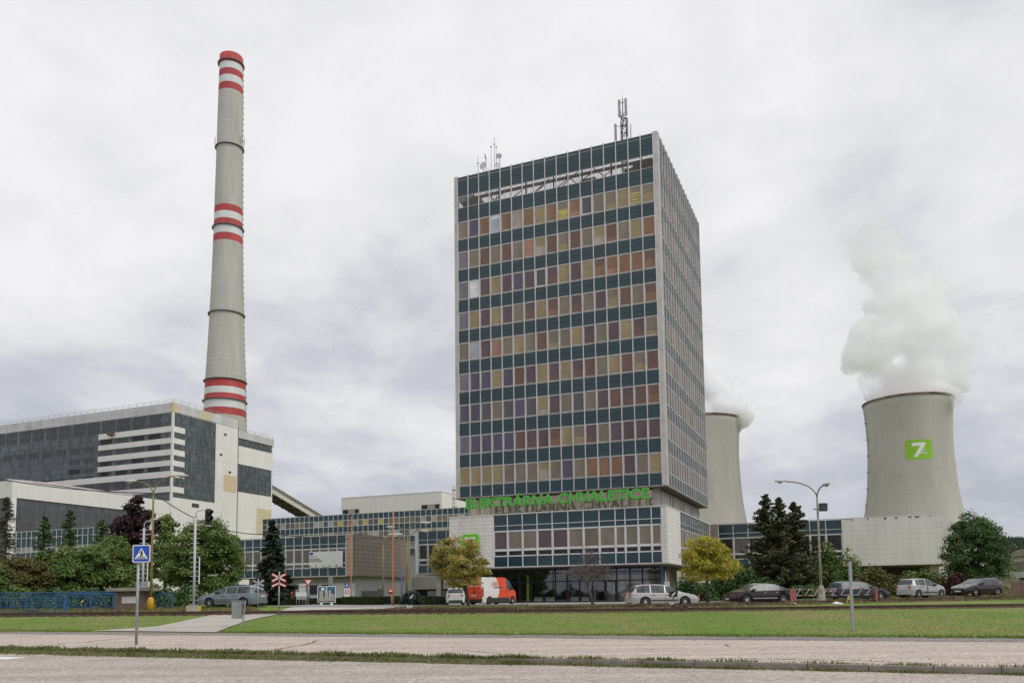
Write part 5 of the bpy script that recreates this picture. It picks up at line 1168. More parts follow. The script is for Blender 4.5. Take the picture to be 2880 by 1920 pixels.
for px, D, yt, w, lm, lb, s in ((30, 63, 1640, 150, L_gr, 'low green shrub behind the railing at the far left', 101), (140, 62.5, 1652, 130, L_gr2, 'dark low shrub behind the middle of the blue railing', 102), (240, 62, 1650, 120, L_gr2, 'dark low shrub left of the brick pillar', 103), (450, 63, 1640, 130, L_gr2, 'low bush behind the short blue railing', 104), (530, 63, 1650, 120, L_gr2, 'low bush in front of the cherry tree', 105), (640, 66, 1640, 150, L_gr2, 'dark bush behind the grey-blue estate car', 106), (350, 64, 1640, 100, L_gr2, 'low bush behind the brick pillar', 107)):
    g, h = place(px, D, yt); shrub(lb, g, PW(w, D), PW(w, D) * .6, h, s, lm, n=5000, ls=.11)
g, h = place(1158, 74, 1655); shrub('low dark blue-green pine bush between the hedges', g, PW(75, 74), 1.8, h, 111, L_spr, n=3500, ls=.10)
# hedges
def hedge(label, x0, x1, D, ytop, s):
    a = gd(x0, D); b = gd(x1, D); h = hgt((x0 + x1) / 2, ytop, D, (a[2] + b[2]) / 2); L = b[0] - a[0]; T = thing('hedge', label, 'hedge', a, 0, 'clipped hedges'); rng = np.random.default_rng(s); n = int(L * 900)
    face = rng.integers(0, 3, n); x = rng.random(n) * L; y = np.where(face == 0, rng.normal(0, .03, n), rng.random(n) * .9); z = np.where(face == 2, h + rng.normal(0, .025, n), rng.random(n) * h); P = np.stack([x, y, z], 1)
    N_ = rng.normal(size=(n, 3)) * .7 + np.where(face[:, None] == 2, np.array([0, 0, 1.]), np.array([0, -1., 0])); N_ /= np.linalg.norm(N_, axis=1)[:, None]
    leaves_mesh('foliage', P, N_, .05 * (.6 + .8 * rng.random(n)), [leafmat('leaf_hedge', [(.014, .028, .008), (.028, .05, .012), (.06, .075, .02)], gscale=1.5)], T)
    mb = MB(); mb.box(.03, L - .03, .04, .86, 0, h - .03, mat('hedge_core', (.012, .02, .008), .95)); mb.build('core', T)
hedge('clipped hedge behind the picture board, left half', 802, 958, 73, 1683, 1); hedge('long clipped hedge below the slab-walled wing, slightly taller', 960, 1124, 72.6, 1679, 2); hedge('clipped hedge left of the small white car', 1172, 1252, 74, 1677, 3)
# ================================================================== CARS
M_tyre = mat('tyre', (.022, .022, .022), .85, var=.1); M_rim = mat('alloy', (.66, .67, .69), .4, metal=.1, var=.05); M_plas = mat('black_plastic', (.03, .03, .032), .6); M_under = mat('underbody', (.012, .012, .012), .9)
M_cg = mat('car_glass', (.075, .09, .095), .13, var=.5, scale=1.6, spec=.5); M_tail = mat('tail_red', (.45, .02, .02), .25, coat=.6); M_head = mat('headlamp', (.55, .57, .6), .15, coat=.6); M_plate = mat('number_plate', (.68, .68, .68), .5); M_chr = mat('chrome', (.65, .65, .66), .2, metal=.8); M_amb = mat('lamp_clear', (.7, .68, .66), .3)
def car(name, label, loc, rz, paint, L, Hc, W, top, belt, wheels, wr, win, cowl, rearx, tail='hatch', group='parked cars', spokes=9, trim=None, door=None, plate_rear=True, glass=None, bumper=None, tailz=None, panel=0, van=False, roofrail=False):
    """x forward from the rear bumper 0..L. top/belt: [(x, z)]; win: [(x0, x1)] side windows; cowl: windscreen x range; rearx: rear screen x range"""
    T = thing(name, label, 'van' if van else 'car', loc, rz, group); xs = sorted(set([0, .02, .06, .12, L, L - .02, L - .06, L - .14] + list(np.arange(.2, L - .15, .07)) + [a for w in win for a in w] + list(cowl) + list(rearx)))
    tx, tz = zip(*top); bx, bz = zip(*belt); hw = W / 2
    def half(x):
        e = min(x, L - x); k = 1 - .30 * max(0, 1 - e / .5) ** 2.2
        if not van and x > L - .9: k *= 1 - .06 * ((x - L + .9) / .9)
        return hw * k
    rings = []
    for x in xs:
        zt = float(np.interp(x, tx, tz)); zb_ = min(float(np.interp(x, bx, bz)), zt - .012); w = half(x); sill = .20
        if x < .12 or x > L - .14: sill = .26
        zl = sill
        for wx in wheels:
            d = abs(x - wx)
            if d < wr + .06: zl = max(zl, wr * .98 + math.sqrt(max(0, (wr + .06) ** 2 - d * d)))
        g = zt - zb_; z5 = zt - .055 if g > .12 else zb_ + g * .6; tumble = .42 if not van else .10; w4 = w * .985; w5 = w4 - max(0, z5 - zb_) * tumble; w6 = w5 - (.10 if g > .12 else .05); zm = max(zl + .02, .55 * zb_ + .08)
        # endpoints round off
        e = min(x, L - x); sh = .10 * max(0, 1 - e / .12)
        rings.append([(0, zl), (w * .80, zl), (w * (.97 - sh), zl + .015), (w * (1.0 - sh * .3), zm), (w4, zb_ - .05), (w4 - .012, zb_), (w5, z5), (w6, zt - .008), (0, zt + (.018 if g > .12 else .0))])
    body = MB(); wind = {}; scr = MB(); rear = MB()
    def add(mb, a, b, m, smooth=True): 
        mb.face([a[0], b[0], b[1], a[1]], m, smooth)
    bi = {}
    def q(mb, i, j, k, m, sgn):
        x0, x1 = xs[i], xs[i + 1]; r0, r1 = rings[i], rings[i + 1]
        P = [(x0, sgn * r0[j][0], r0[j][1]), (x1, sgn * r1[j][0], r1[j][1]), (x1, sgn * r1[k][0], r1[k][1]), (x0, sgn * r0[k][0], r0[k][1])]
        if sgn < 0: P = P
        else: P = P[::-1]
        mb.face(P, m, True)
    for sgn in (-1, 1):
        for i in range(len(xs) - 1):
            xm = (xs[i] + xs[i + 1]) / 2
            for j in range(8):
                m = paint if j > 0 else M_under
                if j == 1 or (bumper and j == 2 and rings[i][3][1] < .0): m = bumper or paint
                tgt = body
                if j == 5:
                    for w_i, (a, b) in enumerate(win):
                        if a <= xm <= b and rings[i][6][1] - rings[i][5][1] > .10: tgt = wind.setdefault((sgn, w_i), MB()); m = glass or M_cg
                if j in (6, 7) and cowl[0] <= xm <= cowl[1]: tgt = scr; m = glass or M_cg
                if j in (6, 7) and rearx[0] <= xm <= rearx[1] and rearx[1] > rearx[0]: tgt = rear; m = glass or M_cg
                q(tgt, i, j, j + 1, m, sgn)
    for i, fl in ((0, False), (len(xs) - 1, True)):
        r = rings[i]; P = [(xs[i], s * y, z) for s, lst in ((1, r), (-1, r[::-1])) for y, z in lst]; body.face(P if not fl else P[::-1], paint)
    # inner wheel-well blocks
    for wx in wheels: body.box(wx - wr - .05, wx + wr + .05, -hw + .30, hw - .30, .25, wr * 2 + .04, M_under)
    bo = body.build('body', T)
    bo.data.validate()
    # door seams and trims
    for s in (-1, 1):
        se = MB()
        for x in (door or []):
            w = half(x); zt = float(np.interp(x, bx, bz)); se.box(x - .006, x + .006, s * (w * .999), s * (w * 1.004), .3, zt - .06, M_plas)
            dh = MB(); dh.box(x + .12, x + .30, s * (w + .0), s * (w + .02), zt - .17, zt - .13, M_plas if trim != 'chrome' else M_chr); dh.build('door_handle', T)
        if trim:
            x0, x1 = wheels[0] + wr + .12, wheels[1] - wr - .12; w = half((x0 + x1) / 2); se.box(x0, x1, s * w * .992, s * (w + .016), .40, .46, M_chr if trim == 'chrome' else (M_plas if trim == 'black' else trim))
        if se.f: se.build('trim', T)
    for (s, i), m in wind.items(): m.build('window', T)
    scr.build('windscreen', T)
    if rearx[1] > rearx[0]: rear.build('rear_screen', T)
    for wx in wheels:
        for s in (-1, 1):
            yo = s * (hw - .02); yi = s * (hw - .22); t = MB()
            sg = 1 if s > 0 else -1
            t.lathe((wx, yi, wr), [(wr * .62, 0), (wr * .97, .0), (wr, sg * .03), (wr, sg * .17), (wr * .96, sg * .20), (wr * .66, sg * .205)], M_tyre, 22, axis='y'); to = t.build('wheel', T)
            rm = MB(); rm.lathe((wx, yi, wr), [(wr * .66, sg * .17), (wr * .66, sg * .205), (wr * .60, sg * .205), (wr * .58, sg * .16), (.03, sg * .155)], M_rim if not spokes else M_rim, 22, axis='y')
            rm.f.pop(); rm.m.pop(); rm.sm.pop()
            dk = MB(); 
            for k in range(spokes):
                a = 2 * PI * k / spokes; c, sn = math.cos(a), math.sin(a); rm.beam((wx + .03 * c, yi + sg * .19, wr + .03 * sn), (wx + wr * .61 * c, yi + sg * .185, wr + wr * .61 * sn), .035, .03, M_rim)
            rm.lathe((wx, yi + sg * .165, wr), [(.001, .0), (.06, 0), (.06, sg * .035), (.001, sg * .035)], M_rim, 10, axis='y')
            rm.build('rim', to); dk.lathe((wx, yi, wr), [(.001, sg * .165), (wr * .57, sg * .165), (wr * .57, sg * .169), (.001, sg * .169)], M_under, 18, axis='y'); dk.build('brake_disc', to)
    zt_r = tailz or (.70, .92)
    for s in (-1, 1):
        lm = MB(); w = half(.06); zt_r = (zt_r[0], min(zt_r[1], .95) if not van else zt_r[1])
        lm.box(-.012, .10, s * (w - .15), s * (w - .01), zt_r[0], zt_r[1], M_tail) if not van else lm.box(-.02, .10, s * (hw * .92), s * (hw * .995), zt_r[0], zt_r[1], M_tail)
        if not van: lm.box(-.016, -.012, s * (w - .17), s * (w - .04), zt_r[0] + .02, zt_r[0] + .08, M_amb)
        lm.build('tail_lamp', T)
        w = half(L - .2); zh = float(np.interp(L - .25, bx, bz)); lm = MB(); w2 = half(L - .12)
        lm.face([(L - .05, s * (w2 * .55), zh - .20), (L - .30, s * (w + .012), zh - .17), (L - .34, s * (w + .010), zh - .05), (L - .10, s * (w2 * .55), zh - .055)], M_head); lm.box(L - .09, L - .055, s * w2 * .5, s * w2 * .86, zh - .20, zh - .07, M_head); lm.build('headlamp', T)
        mr = MB(); cxm = cowl[0] - .30 if cowl[0] > L / 2 else cowl[1] + .3; cxm = cowl[0] + (cowl[1] - cowl[0]) * .35; zz = float(np.interp(cxm, bx, bz)); mr.box(cxm - .10, cxm + .06, s * (half(cxm) - .02), s * (half(cxm) + .17), zz + .02, zz + .15, M_plas); mr.build('mirror', T)
    pl = MB(); pl.box(-.02, -.005, -.26, .26, zt_r[0] - .03 if not van else .78, zt_r[0] + .08 if not van else .89, M_plate); pl.build('number_plate', T)
    pl = MB(); pl.box(L + .0, L + .014, -.26, .26, .36, .47, M_plate); pl.build('number_plate', T)
    bp = MB(); bp.box(-.03, .05, -hw * .72, hw * .72, .28, .44, bumper or paint); bp.box(L - .02, L + .03, -hw * .62, hw * .62, .50, .62, M_plas); bp.build('bumper', T)
    if roofrail:
        rr_ = MB(); ztop = max(tz)
        for s in (-1, 1): rr_.tube([(rearx[1] + .15, s * (hw - .33), ztop - .06), (rearx[1] + .25, s * (hw - .34), ztop + .035), (cowl[0] - .3, s * (hw - .34), ztop + .03), (cowl[0] - .1, s * (hw - .33), ztop - .05)], .02, M_plas, 6)
        rr_.build('roof_rail', T)
    return T
def paint(name, c, metal=.35, rough=.3): return mat('paint_' + name, c, rough, metal=metal, var=.03, scale=.8, coat=.7)
def put(pxa, pxb, D, L, face_right=True, turn=0.0):
    """place a car between two columns; origin at the rear bumper. turn > 0: nose away from the camera"""
    xc = float(at((pxa + pxb) / 2, 1690, D)[0]); z = ht(xc, D); a = turn if face_right else PI - turn
    c = Vector((xc, D, z)); dx = Vector((math.cos(a), math.sin(a), 0)) * (L / 2); return tuple(c - dx), a
# silver estate (right of the entrance), nose right
EST = lambda L, H, bl=.92: dict(top=[(0, .62), (.04, .98), (.12, bl + .04), (.42, H - .13), (.65, H - .03), (1.2, H), (L - 2.7, H - .01), (L - 2.15, H - .09), (L - 1.25, bl + .05), (L - 1.1, bl + .01), (L - .45, .80), (L - .12, .66), (L, .55)], belt=[(0, .60), (.04, .90), (.5, bl + .02), (L - 1.6, bl - .02), (L - 1.1, bl - .02), (L - .45, .76), (L - .12, .62), (L, .5)])
loc, a = put(1761, 1963, 57.0, 4.84, True, .13)
car('estate_car', 'silver estate car parked nose right beside the glazed entrance', loc, a, paint('silver', (.55, .535, .53)), 4.84, 1.5, 1.78, **EST(4.84, 1.50), wheels=(1.0, 3.75), wr=.32, win=[(.42, 1.35), (1.42, 2.35), (2.44, 3.3)], cowl=(2.75, 3.6), rearx=(.10, .44), door=(1.38, 2.4), trim='black', spokes=12, tailz=(.66, 1.12), roofrail=False)
# dark saloon, nose left
L = 4.77; loc, a = put(2036, 2234, 58.2, L, False, -.20)
car('saloon_car', 'dark purple-black saloon car with chrome window trim parked nose left', loc, a, paint('aubergine', (.030, .018, .024), .4, .22), L, 1.47, 1.82, top=[(0, .70), (.04, .98), (.5, 1.04), (.75, 1.08), (1.55, 1.40), (2.1, 1.47), (2.7, 1.46), (3.1, 1.36), (3.75, 1.02), (4.3, .88), (4.65, .72), (L, .55)], belt=[(0, .66), (.05, .90), (.6, .99), (1.4, .97), (3.3, .92), (3.75, .95), (4.3, .83), (4.65, .66), (L, .5)], wheels=(1.02, 3.75), wr=.335, win=[(1.12, 1.28), (1.32, 2.14), (2.2, 3.35)], cowl=(3.0, 3.72), rearx=(.75, 1.5), door=(1.3, 2.17), trim='chrome', spokes=10, tailz=(.78, .96))
# dark blue estate behind the barrier, nose right
loc, a = put(2329, 2500, 62.5, 4.5, True, .22)
car('estate_car', 'dark blue estate car parked nose right behind the red and white barrier', loc, a, paint('dark_blue', (.022, .04, .062)), 4.5, 1.44, 1.74, **EST(4.5, 1.44, .90), wheels=(.92, 3.55), wr=.31, win=[(.45, 1.25), (1.32, 2.15), (2.24, 3.05)], cowl=(2.5, 3.3), rearx=(.10, .44), door=(1.28, 2.2), spokes=7, tailz=(.70, .92))
# silver hatchback
loc, a = put(2521, 2664, 65.0, 3.9, True, .42); L = 3.9
car('hatchback_car', 'small silver hatchback parked nose right with its tailgate towards the road', loc, a, paint('silver_light', (.46, .455, .46)), L, 1.5, 1.68, top=[(0, .60), (.04, .98), (.12, 1.06), (.32, 1.40), (.5, 1.46), (1.2, 1.50), (1.8, 1.47), (2.3, 1.36), (3.0, 1.02), (3.4, .90), (3.75, .70), (L, .5)], belt=[(0, .56), (.05, .92), (.5, .98), (2.4, .90), (3.0, .93), (3.4, .84), (3.75, .66), (L, .46)], wheels=(.72, 3.2), wr=.30, win=[(.55, .80), (.86, 1.52), (1.58, 2.65)], cowl=(2.2, 2.98), rearx=(.10, .34), door=(.84, 1.55), trim='black', spokes=6, tailz=(.70, .94))
# dark estate, nose left
loc, a = put(2670, 2829, 67.0, 4.6, False, -.45)
car('estate_car', 'dark maroon-black estate car parked nose left by the wooden fence', loc, a, paint('maroon', (.030, .014, .018), .3, .25), 4.6, 1.46, 1.75, **EST(4.6, 1.46, .92), wheels=(.95, 3.65), wr=.31, win=[(.5, 1.3), (1.37, 2.2), (2.28, 3.15)], cowl=(2.6, 3.4), rearx=(.10, .44), door=(1.33, 2.24), spokes=6, tailz=(.70, .92))
# grey-blue estate at the left crossing, nose left
loc, a = put(556, 748, 56.5, 4.57, False, .22)
car('estate_car', 'grey-blue estate car standing nose left beyond the rail crossing', loc, a, paint('grey_blue', (.22, .26, .30)), 4.57, 1.46, 1.73, **EST(4.57, 1.46, .92), wheels=(.95, 3.46), wr=.315, win=[(.5, 1.42), (1.49, 2.22), (2.30, 3.12)], cowl=(2.6, 3.35), rearx=(.10, .44), door=(1.45, 2.26), trim=paint('grey_blue_dark', (.10, .12, .14)), spokes=6, tailz=(.72, .98), roofrail=True)
# little white car seen from behind
x = at(1284, 1690, 72)[0]; a = PI / 2 + .10; L = 3.7
car('hatchback_car', 'small white hatchback seen from behind beside the red delivery van', (float(x), 71, ht(float(x), 71)), a, mat('paint_white', (.68, .68, .68), .3, coat=.5), L, 1.5, 1.62, top=[(0, .60), (.04, .98), (.12, 1.04), (.34, 1.38), (.5, 1.46), (1.2, 1.50), (1.9, 1.45), (2.9, 1.0), (3.5, .75), (L, .5)], belt=[(0, .56), (.05, .92), (.5, .95), (2.9, .93), (3.5, .70), (L, .46)], wheels=(.68, 3.05), wr=.29, win=[(.6, 1.4), (1.47, 2.5)], cowl=(2.1, 2.85), rearx=(.10, .36), spokes=6, tailz=(.70, .92), bumper=M_plas)
# delivery van: rear towards us, nose right
def van():
    m, nt, b = _nt('van_livery'); N = nt.nodes; Lk = nt.links; tc = N.new('ShaderNodeTexCoord'); s = N.new('ShaderNodeSeparateXYZ'); Lk.new(tc.outputs['Object'], s.inputs[0])
    def M(op, a, b_=None, c=None):
        n = N.new('ShaderNodeMath'); n.operation = op
        for i, v in enumerate((a, b_, c)):
            if v is None: continue
            if isinstance(v, (int, float)): n.inputs[i].default_value = v
            else: Lk.new(v, n.inputs[i])
        return n.outputs[0]
    dz = M('SUBTRACT', s.outputs[2], 1.45); edge_ = M('MULTIPLY_ADD', M('MULTIPLY', dz, dz), -.42, 2.42)
    white = M('MULTIPLY', M('LESS_THAN', s.outputs[0], edge_), M('GREATER_THAN', s.outputs[0], .10))
    mx = N.new('ShaderNodeMix'); mx.data_type = 'RGBA'; Lk.new(white, mx.inputs[0]); mx.inputs[6].default_value = (.68, .07, .018, 1); mx.inputs[7].default_value = (.70, .68, .64, 1); Lk.new(mx.outputs[2], b.inputs['Base Color']); b.inputs['Roughness'].default_value = .35; _set(b, 'Coat Weight', .4)
    L, H = 5.3, 2.45; D = 74.0; x0 = float(at(1333, 1690, D)[0]); z = ht(x0, D); a = math.radians(54)
    c = (x0, D, z); 
    T = car('delivery_van', 'orange-red and white delivery van parked beside the small white hatchback', c, a, m, L, H, 2.05, top=[(0, 1.9), (.02, 2.3), (.08, 2.42), (.3, 2.45), (3.4, 2.45), (3.8, 2.34), (4.1, 2.1), (4.65, 1.38), (5.0, 1.18), (5.3, .95), (L, .6)], belt=[(0, 1.30), (3.4, 1.42), (4.5, 1.28), (4.75, 1.2), (5.0, 1.05), (5.3, .85), (L, .5)], wheels=(1.0, 4.45), wr=.34, win=[(3.55, 4.55)], cowl=(3.85, 4.62), rearx=(0, 0), group=None, spokes=8, tailz=(.72, 1.55), van=True, bumper=M_plas, door=(3.45,))
    w = MB(); w.box(.5, 3.9, -1.035, -1.022, .22, .62, M_plas); w.box(1.6, 2.9, -1.045, -1.03, 1.52, 1.57, M_plas); w.box(-.06, -.01, -.95, .95, .30, .52, M_plas); w.build('side_moulding', T)
    w = MB(); w.box(-.025, -.012, -.006, .006, .6, 2.3, M_plas); w.box(-.03, -.012, -.16, -.04, 1.0, 1.25, M_plas); w.box(-.03, -.012, -.80, -.79, 1.2, 1.22, M_plas); w.build('rear_door_seam', T)
    Mw = M_white; 
    text_mesh('tnt', .36, .004, Mw, 'lettering', T, (-.03, .42, 1.95), (PI / 2, 0, -PI / 2), bold=.012)
    text_mesh('tnt express', .15, .004, Mw, 'lettering', T, (-.03, -.45, 1.96), (PI / 2, 0, -PI / 2), bold=.003); text_mesh('844 444 444', .16, .004, Mw, 'lettering', T, (-.03, .42, 1.66), (PI / 2, 0, -PI / 2), bold=.003); text_mesh('www.tnt.cz', .16, .004, Mw, 'lettering', T, (-.03, -.45, 1.66), (PI / 2, 0, -PI / 2), bold=.003)
    Mo = mat('logo_orange', (.75, .12, .02), .5); ring = MB()
    for k in range(3):
        cx = 1.52 + k * .37; ring.lathe((cx, -1.036, 1.86), [(.17, 0), (.20, 0), (.20, -.006), (.17, -.006), (.17, 0)], Mo, 20, axis='y')
    ring.f = [f for f in ring.f if len(f) == 4]; ring.m = ring.m[:len(ring.f)]; ring.sm = ring.sm[:len(ring.f)]
    for k, ch in enumerate('TNT'): text_mesh(ch, .26, .004, Mo, 'lettering', T, (1.52 + k * .37, -1.04, 1.86), (PI / 2, 0, 0), bold=.008)
    ring.build('logo_rings', T)
van()
# ================================================================== STREET FURNITURE
M_galv = mat('galvanised', (.36, .38, .41), .5, metal=.35, var=.12, scale=6); M_lampw = mat('lamp_housing', (.55, .53, .50), .5); M_lampg = mat('lamp_glass', (.42, .40, .36), .25); M_polep = mat('pole_primer', (.24, .19, .07), .8, var=.25, scale=2, stretch=(1, 1, .2)); M_polec = mat('pole_concrete', (.30, .26, .22), .85, var=.2, scale=4, bump=.3); M_orange = mat('orange_paint', (.50, .13, .05), .6, var=.12); M_blue = mat('railing_blue', (.035, .125, .29), .5, var=.2, scale=3); M_sred = mat('sign_red', (.50, .03, .04), .5); M_sblue = mat('sign_blue', (.012, .08, .47), .4); M_blk = mat('black_paint', (.018, .018, .02), .5)
def lamp_head(mb, gl, c, d, s=1.0):
    """cobra head; c = arm end, d = outward direction (unit xy)"""
    c = Vector(c); d = Vector((d[0], d[1], 0)).normalized(); p = d.cross(Vector((0, 0, 1)))
    sec = [(0, .07, .10), (.25, .16, .13), (.55, .19, .13), (.80, .12, .08)]
    rg = []
    for t, w, h in sec:
        o = c + d * t * s; rg.append([mb.P(tuple(o + p * (w * s * math.cos(a)) + Vector((0, 0, 1)) * (h * s * max(-.15, math.sin(a)) + .02))) for a in [2 * PI * j / 10 for j in range(10)]])
    k = mb.mi(M_lampw)
    for i in range(3):
        for j in range(10): mb.f.append([rg[i][j], rg[i][(j + 1) % 10], rg[i + 1][(j + 1) % 10], rg[i + 1][j]]); mb.m.append(k); mb.sm.append(True)
    for r in (rg[0], rg[-1]): mb.f.append(r); mb.m.append(k); mb.sm.append(False)
    o = c + d * .42 * s; gl.lathe((o.x, o.y, o.z - .13 * s), [(.02, 0), (.13 * s, .03), (.19 * s, .11 * s), (.17 * s, .13 * s)], M_lampg, 12)
def street_lamp(label, loc, H, arms, pole_m, r=.09, base=None, group='double-armed street lamps', flood=None, ps=1.0):
    T = thing('street_lamp', label, 'street lamp', loc, 0, group); split = H * .86
    mb = MB(); mb.tube([(0, 0, -.1), (0, 0, split * .45), (0, 0, split)], [r, r * .75, r * .6], pole_m, 10); mb.build('pole', T)
    for (ax, ay, rise) in arms:
        d = Vector((ax, ay, 0)); Ls = d.length; dn = d.normalized(); pts = []
        for t in np.linspace(0, 1, 9):
            x = Ls * (1 - math.cos(t * PI / 2)) ** 1.0; z = split + (H - split + rise) * math.sin(t * PI / 2); pts.append((dn.x * x, dn.y * x, z))
        am = MB(); am.tube([(0, 0, split - .4)] + pts, r * .42, pole_m, 8); ao = am.build('arm', T)
        hm = MB(); gm = MB(); lamp_head(hm, gm, pts[-1], (dn.x, dn.y), ps); ho = hm.build('lamp_head', T); gm.build('lamp_glass', ho)
    if base: base(T)
    if flood:
        mb = MB(); mb.box(.12, .62, -.25, .05, flood, flood + .55, M_antd); mb.box(.16, .58, -.262, -.251, flood + .05, flood + .5, M_cg); mb.beam((-.3, 0, flood + .15), (.2, 0, flood + .15), .06, .06, M_antd); mb.build('floodlight', T)
    return T
def ybase(T):
    mb = MB(); mb.lathe((0, 0, -.05), [(.22, 0), (.22, .62), (.17, .82), (.11, .92)], mat('yellow_base', (.62, .33, .02), .5, var=.1), 12); mb.build('base_cover', T)
def cbase(T):
    mb = MB(); mb.lathe((0, 0, -.1), [(.30, 0), (.30, .35), (.245, .36), (.225, 1.15), (.16, 1.28), (.1, 1.36)], mat('lamp_concrete', (.33, .30, .26), .9, var=.15, bump=.3), 14); mb.build('base', T)
g, h = place(424, 54.3, 1335); street_lamp('yellow-footed double street lamp among the left-hand trees', g, h - .15, [(-1.3, .3, -.25), (1.25, .3, .1)], M_polep, .10, ybase, ps=1.0)
g, h = place(2311, 58.5, 1352); street_lamp('tall street lamp on a concrete foot with a floodlight, in front of the pines', g, h, [(-2.1, .1, 0), (.12, -.95, -.45)], M_polec, .11, cbase, flood=h - 2.15)
for px, yt, D, arms, lb in ((1078, 1503, 88, [(1.1, .2, 0), (.5, .8, 0)], 'olive street lamp in front of the brown slab wall, leftmost of three'), (1146, 1476, 84, [(-1.3, .2, -.2), (1.4, .2, .2)], 'olive street lamp at the right end of the brown slab wall'), (1143, 1500, 90, [(-1.0, .3, -.3), (1.5, .6, .3)], 'olive street lamp half hidden behind another at the slab wall')):
    g, h = place(px, D, yt); street_lamp(lb, g, h, arms, M_polep, .11, ps=1.15)
for px, py0, pb, D, lb in ((983, 1450, 1676, 76, 'orange flagpole behind the hedge left of the slab wall'), (1101, 1436, 1702, 68, 'taller orange flagpole by the no-entry sign')):
    g = gd(px + 4, D); h = hgt(px, py0, D, g[2]); T = thing('flagpole', lb, 'flagpole', g, 0, 'orange flagpoles'); mb = MB(); mb.tube([(0, 0, 0), (0, 0, .9), (0, 0, 1.0), (0, 0, h)], [.085, .085, .055, .04], M_orange, 10); mb.build('pole', T)
g = gd(1130, 80); T = thing('blue_pole', 'thin blue pole at the right end of the brown slab wall', 'pole', g); mb = MB(); mb.tube([(0, 0, 0), (0, 0, hgt(1128, 1604, 80, g[2]))], .06, mat('pole_blue', (.05, .09, .30), .5), 8); mb.build('pole', T)
# rail crossing signals on climbing posts
def rail_signal(label, px, pbase, ytop, D, s=1.0, plate_left=False):
    g = gd(px, D); h = hgt(px, ytop, D, g[2]); T = thing('railway_signal', label, 'railway signal', g, 0, 'two-lamp railway signals'); M_pw = mat('signal_post', (.52, .52, .54), .6, var=.1)
    mb = MB(); mb.tube([(0, 0, 0), (0, 0, h - .45)], .078, M_pw, 10); mb.build('post', T)
    mb = MB(); mb.tube([(0, 0, h - .5), (0, 0, h - .2), (.12, 0, h), (.35, 0, h + .04), (.62, 0, h + .05)], .035, M_pw, 8); mb.tube([(0, 0, h - .95), (.6, 0, h - .85)], .03, M_pw, 6); mb.build('bracket', T)
    mb = MB(); z = .55
    while z < h - .5: mb.box(-.27, .27, -.02, .02, z, z + .035, M_pw); z += .3
    mb.build('rungs', T)
    mb = MB(); mb.prism([(-.2, -.5), (.2, -.5), (.2, .38), (.12, .5), (-.12, .5), (-.2, .38)], -.08, .08, M_blk)
    o = mb.build('signal_head', T); o.location = (.82, 0, h - .38); o.rotation_euler = (0, 0, .75)
    for zz in (.22, -.17):
        v = MB(); n = 12; R1 = []
        for y, r in ((-.08, .13), (-.52, .115)):
            R1.append([v.P((r * math.cos(2 * PI * j / n), y + (.16 * max(0, -math.sin(2 * PI * j / n)) if y < -.3 else 0), zz + r * math.sin(2 * PI * j / n) + (.05 if y < -.3 else .0))) for j in range(n)])
        k = v.mi(M_blk)
        for j in range(n): v.f.append([R1[0][j], R1[0][(j + 1) % n], R1[1][(j + 1) % n], R1[1][j]]); v.m.append(k); v.sm.append(True)
        v.build('visor', o); lz = MB(); lz.lathe((0, -.085, zz), [(.001, 0), (.10, 0), (.10, -.01), (.001, -.01)], mat('signal_lens', (.10, .10, .11), .1), 14, axis='y'); lz.build('lens', o)
    mb = MB(); mb.box(.62, .98, -.03, .0, h - 1.0, h - .93, M_plate); mb.build('number_plate', T)
    mb = MB(); mb.box(.28, .34, -.02, .02, 1.9, 3.6 if h > 5.2 else 3.0, M_white); mb.build('cable_cover', T)
    mb = MB(); mb.box(-.40, .40, -.2, .2, .12, .52, mat('foot_box', (.45, .44, .42), .7)); mb.box(-.41, -.33, -.21, .21, .14, .50, mat('foot_yellow', (.62, .50, .08), .6)); mb.box(.33, .41, -.21, .21, .14, .50, MATS['foot_yellow']); mb.build('foot', T)
rail_signal('railway signal with its black two-lamp head against the boiler house wall, right of the pair', 545, 1718, 1436, 52.8)
rail_signal('railway signal behind the blue pedestrian sign, left of the pair', 400, 1714, 1466, 57.0)
# pedestrian crossing sign
d_ = ray(383, 1812); t_ = (0 - CZ) / d_[2]; P = C0 + d_ * t_; D = float(P[1])
T = thing('pedestrian_sign', 'blue square pedestrian crossing sign on a grey post at the kerb', 'road sign', (float(P[0]), D, 0)); zt, zb = hgt(394, 1530, D, 0), hgt(394, 1583, D, 0)
mb = MB(); mb.tube([(0, 0, -.05), (0, 0, zt - .04)], .04, M_galv, 12); mb.build('post', T)
w = .265; cz_ = (zt + zb) / 2; ox = .115
mb = MB(); mb.prism([(x - w + ox, y + cz_ - w) for x, y in rrect(2 * w, 2 * w, .05)], -.075, -.05, mat('sign_edge', (.45, .47, .5), .5)); pl = mb.build('panel', T)
mb = MB(); mb.prism([(x - w + ox + .012, y + cz_ - w + .012) for x, y in rrect(2 * w - .024, 2 * w - .024, .045)], -.079, -.0755, M_white); mb.prism([(x - w + ox + .034, y + cz_ - w + .034) for x, y in rrect(2 * w - .068, 2 * w - .068, .035)], -.082, -.0795, M_sblue)
mb.prism([(ox, cz_ + .17), (ox - .195, cz_ - .155), (ox + .195, cz_ - .155)], -.085, -.0825, M_white); mb.build('field', pl)
mb = MB(); Y = (-.088, -.0855)
fig = [[(-.018, .06), (.02, .06), (.03, -.02), (-.015, -.03)], [(-.02, -.02), (.01, -.02), (-.03, -.125), (-.055, -.125)], [(.0, -.02), (.03, -.02), (.062, -.125), (.038, -.125)], [(-.018, .055), (-.06, .01), (-.078, .02), (-.02, .075)], [(.015, .06), (.055, .01), (.05, -.02), (.038, -.015), (.036, .005), (.01, .035)]]
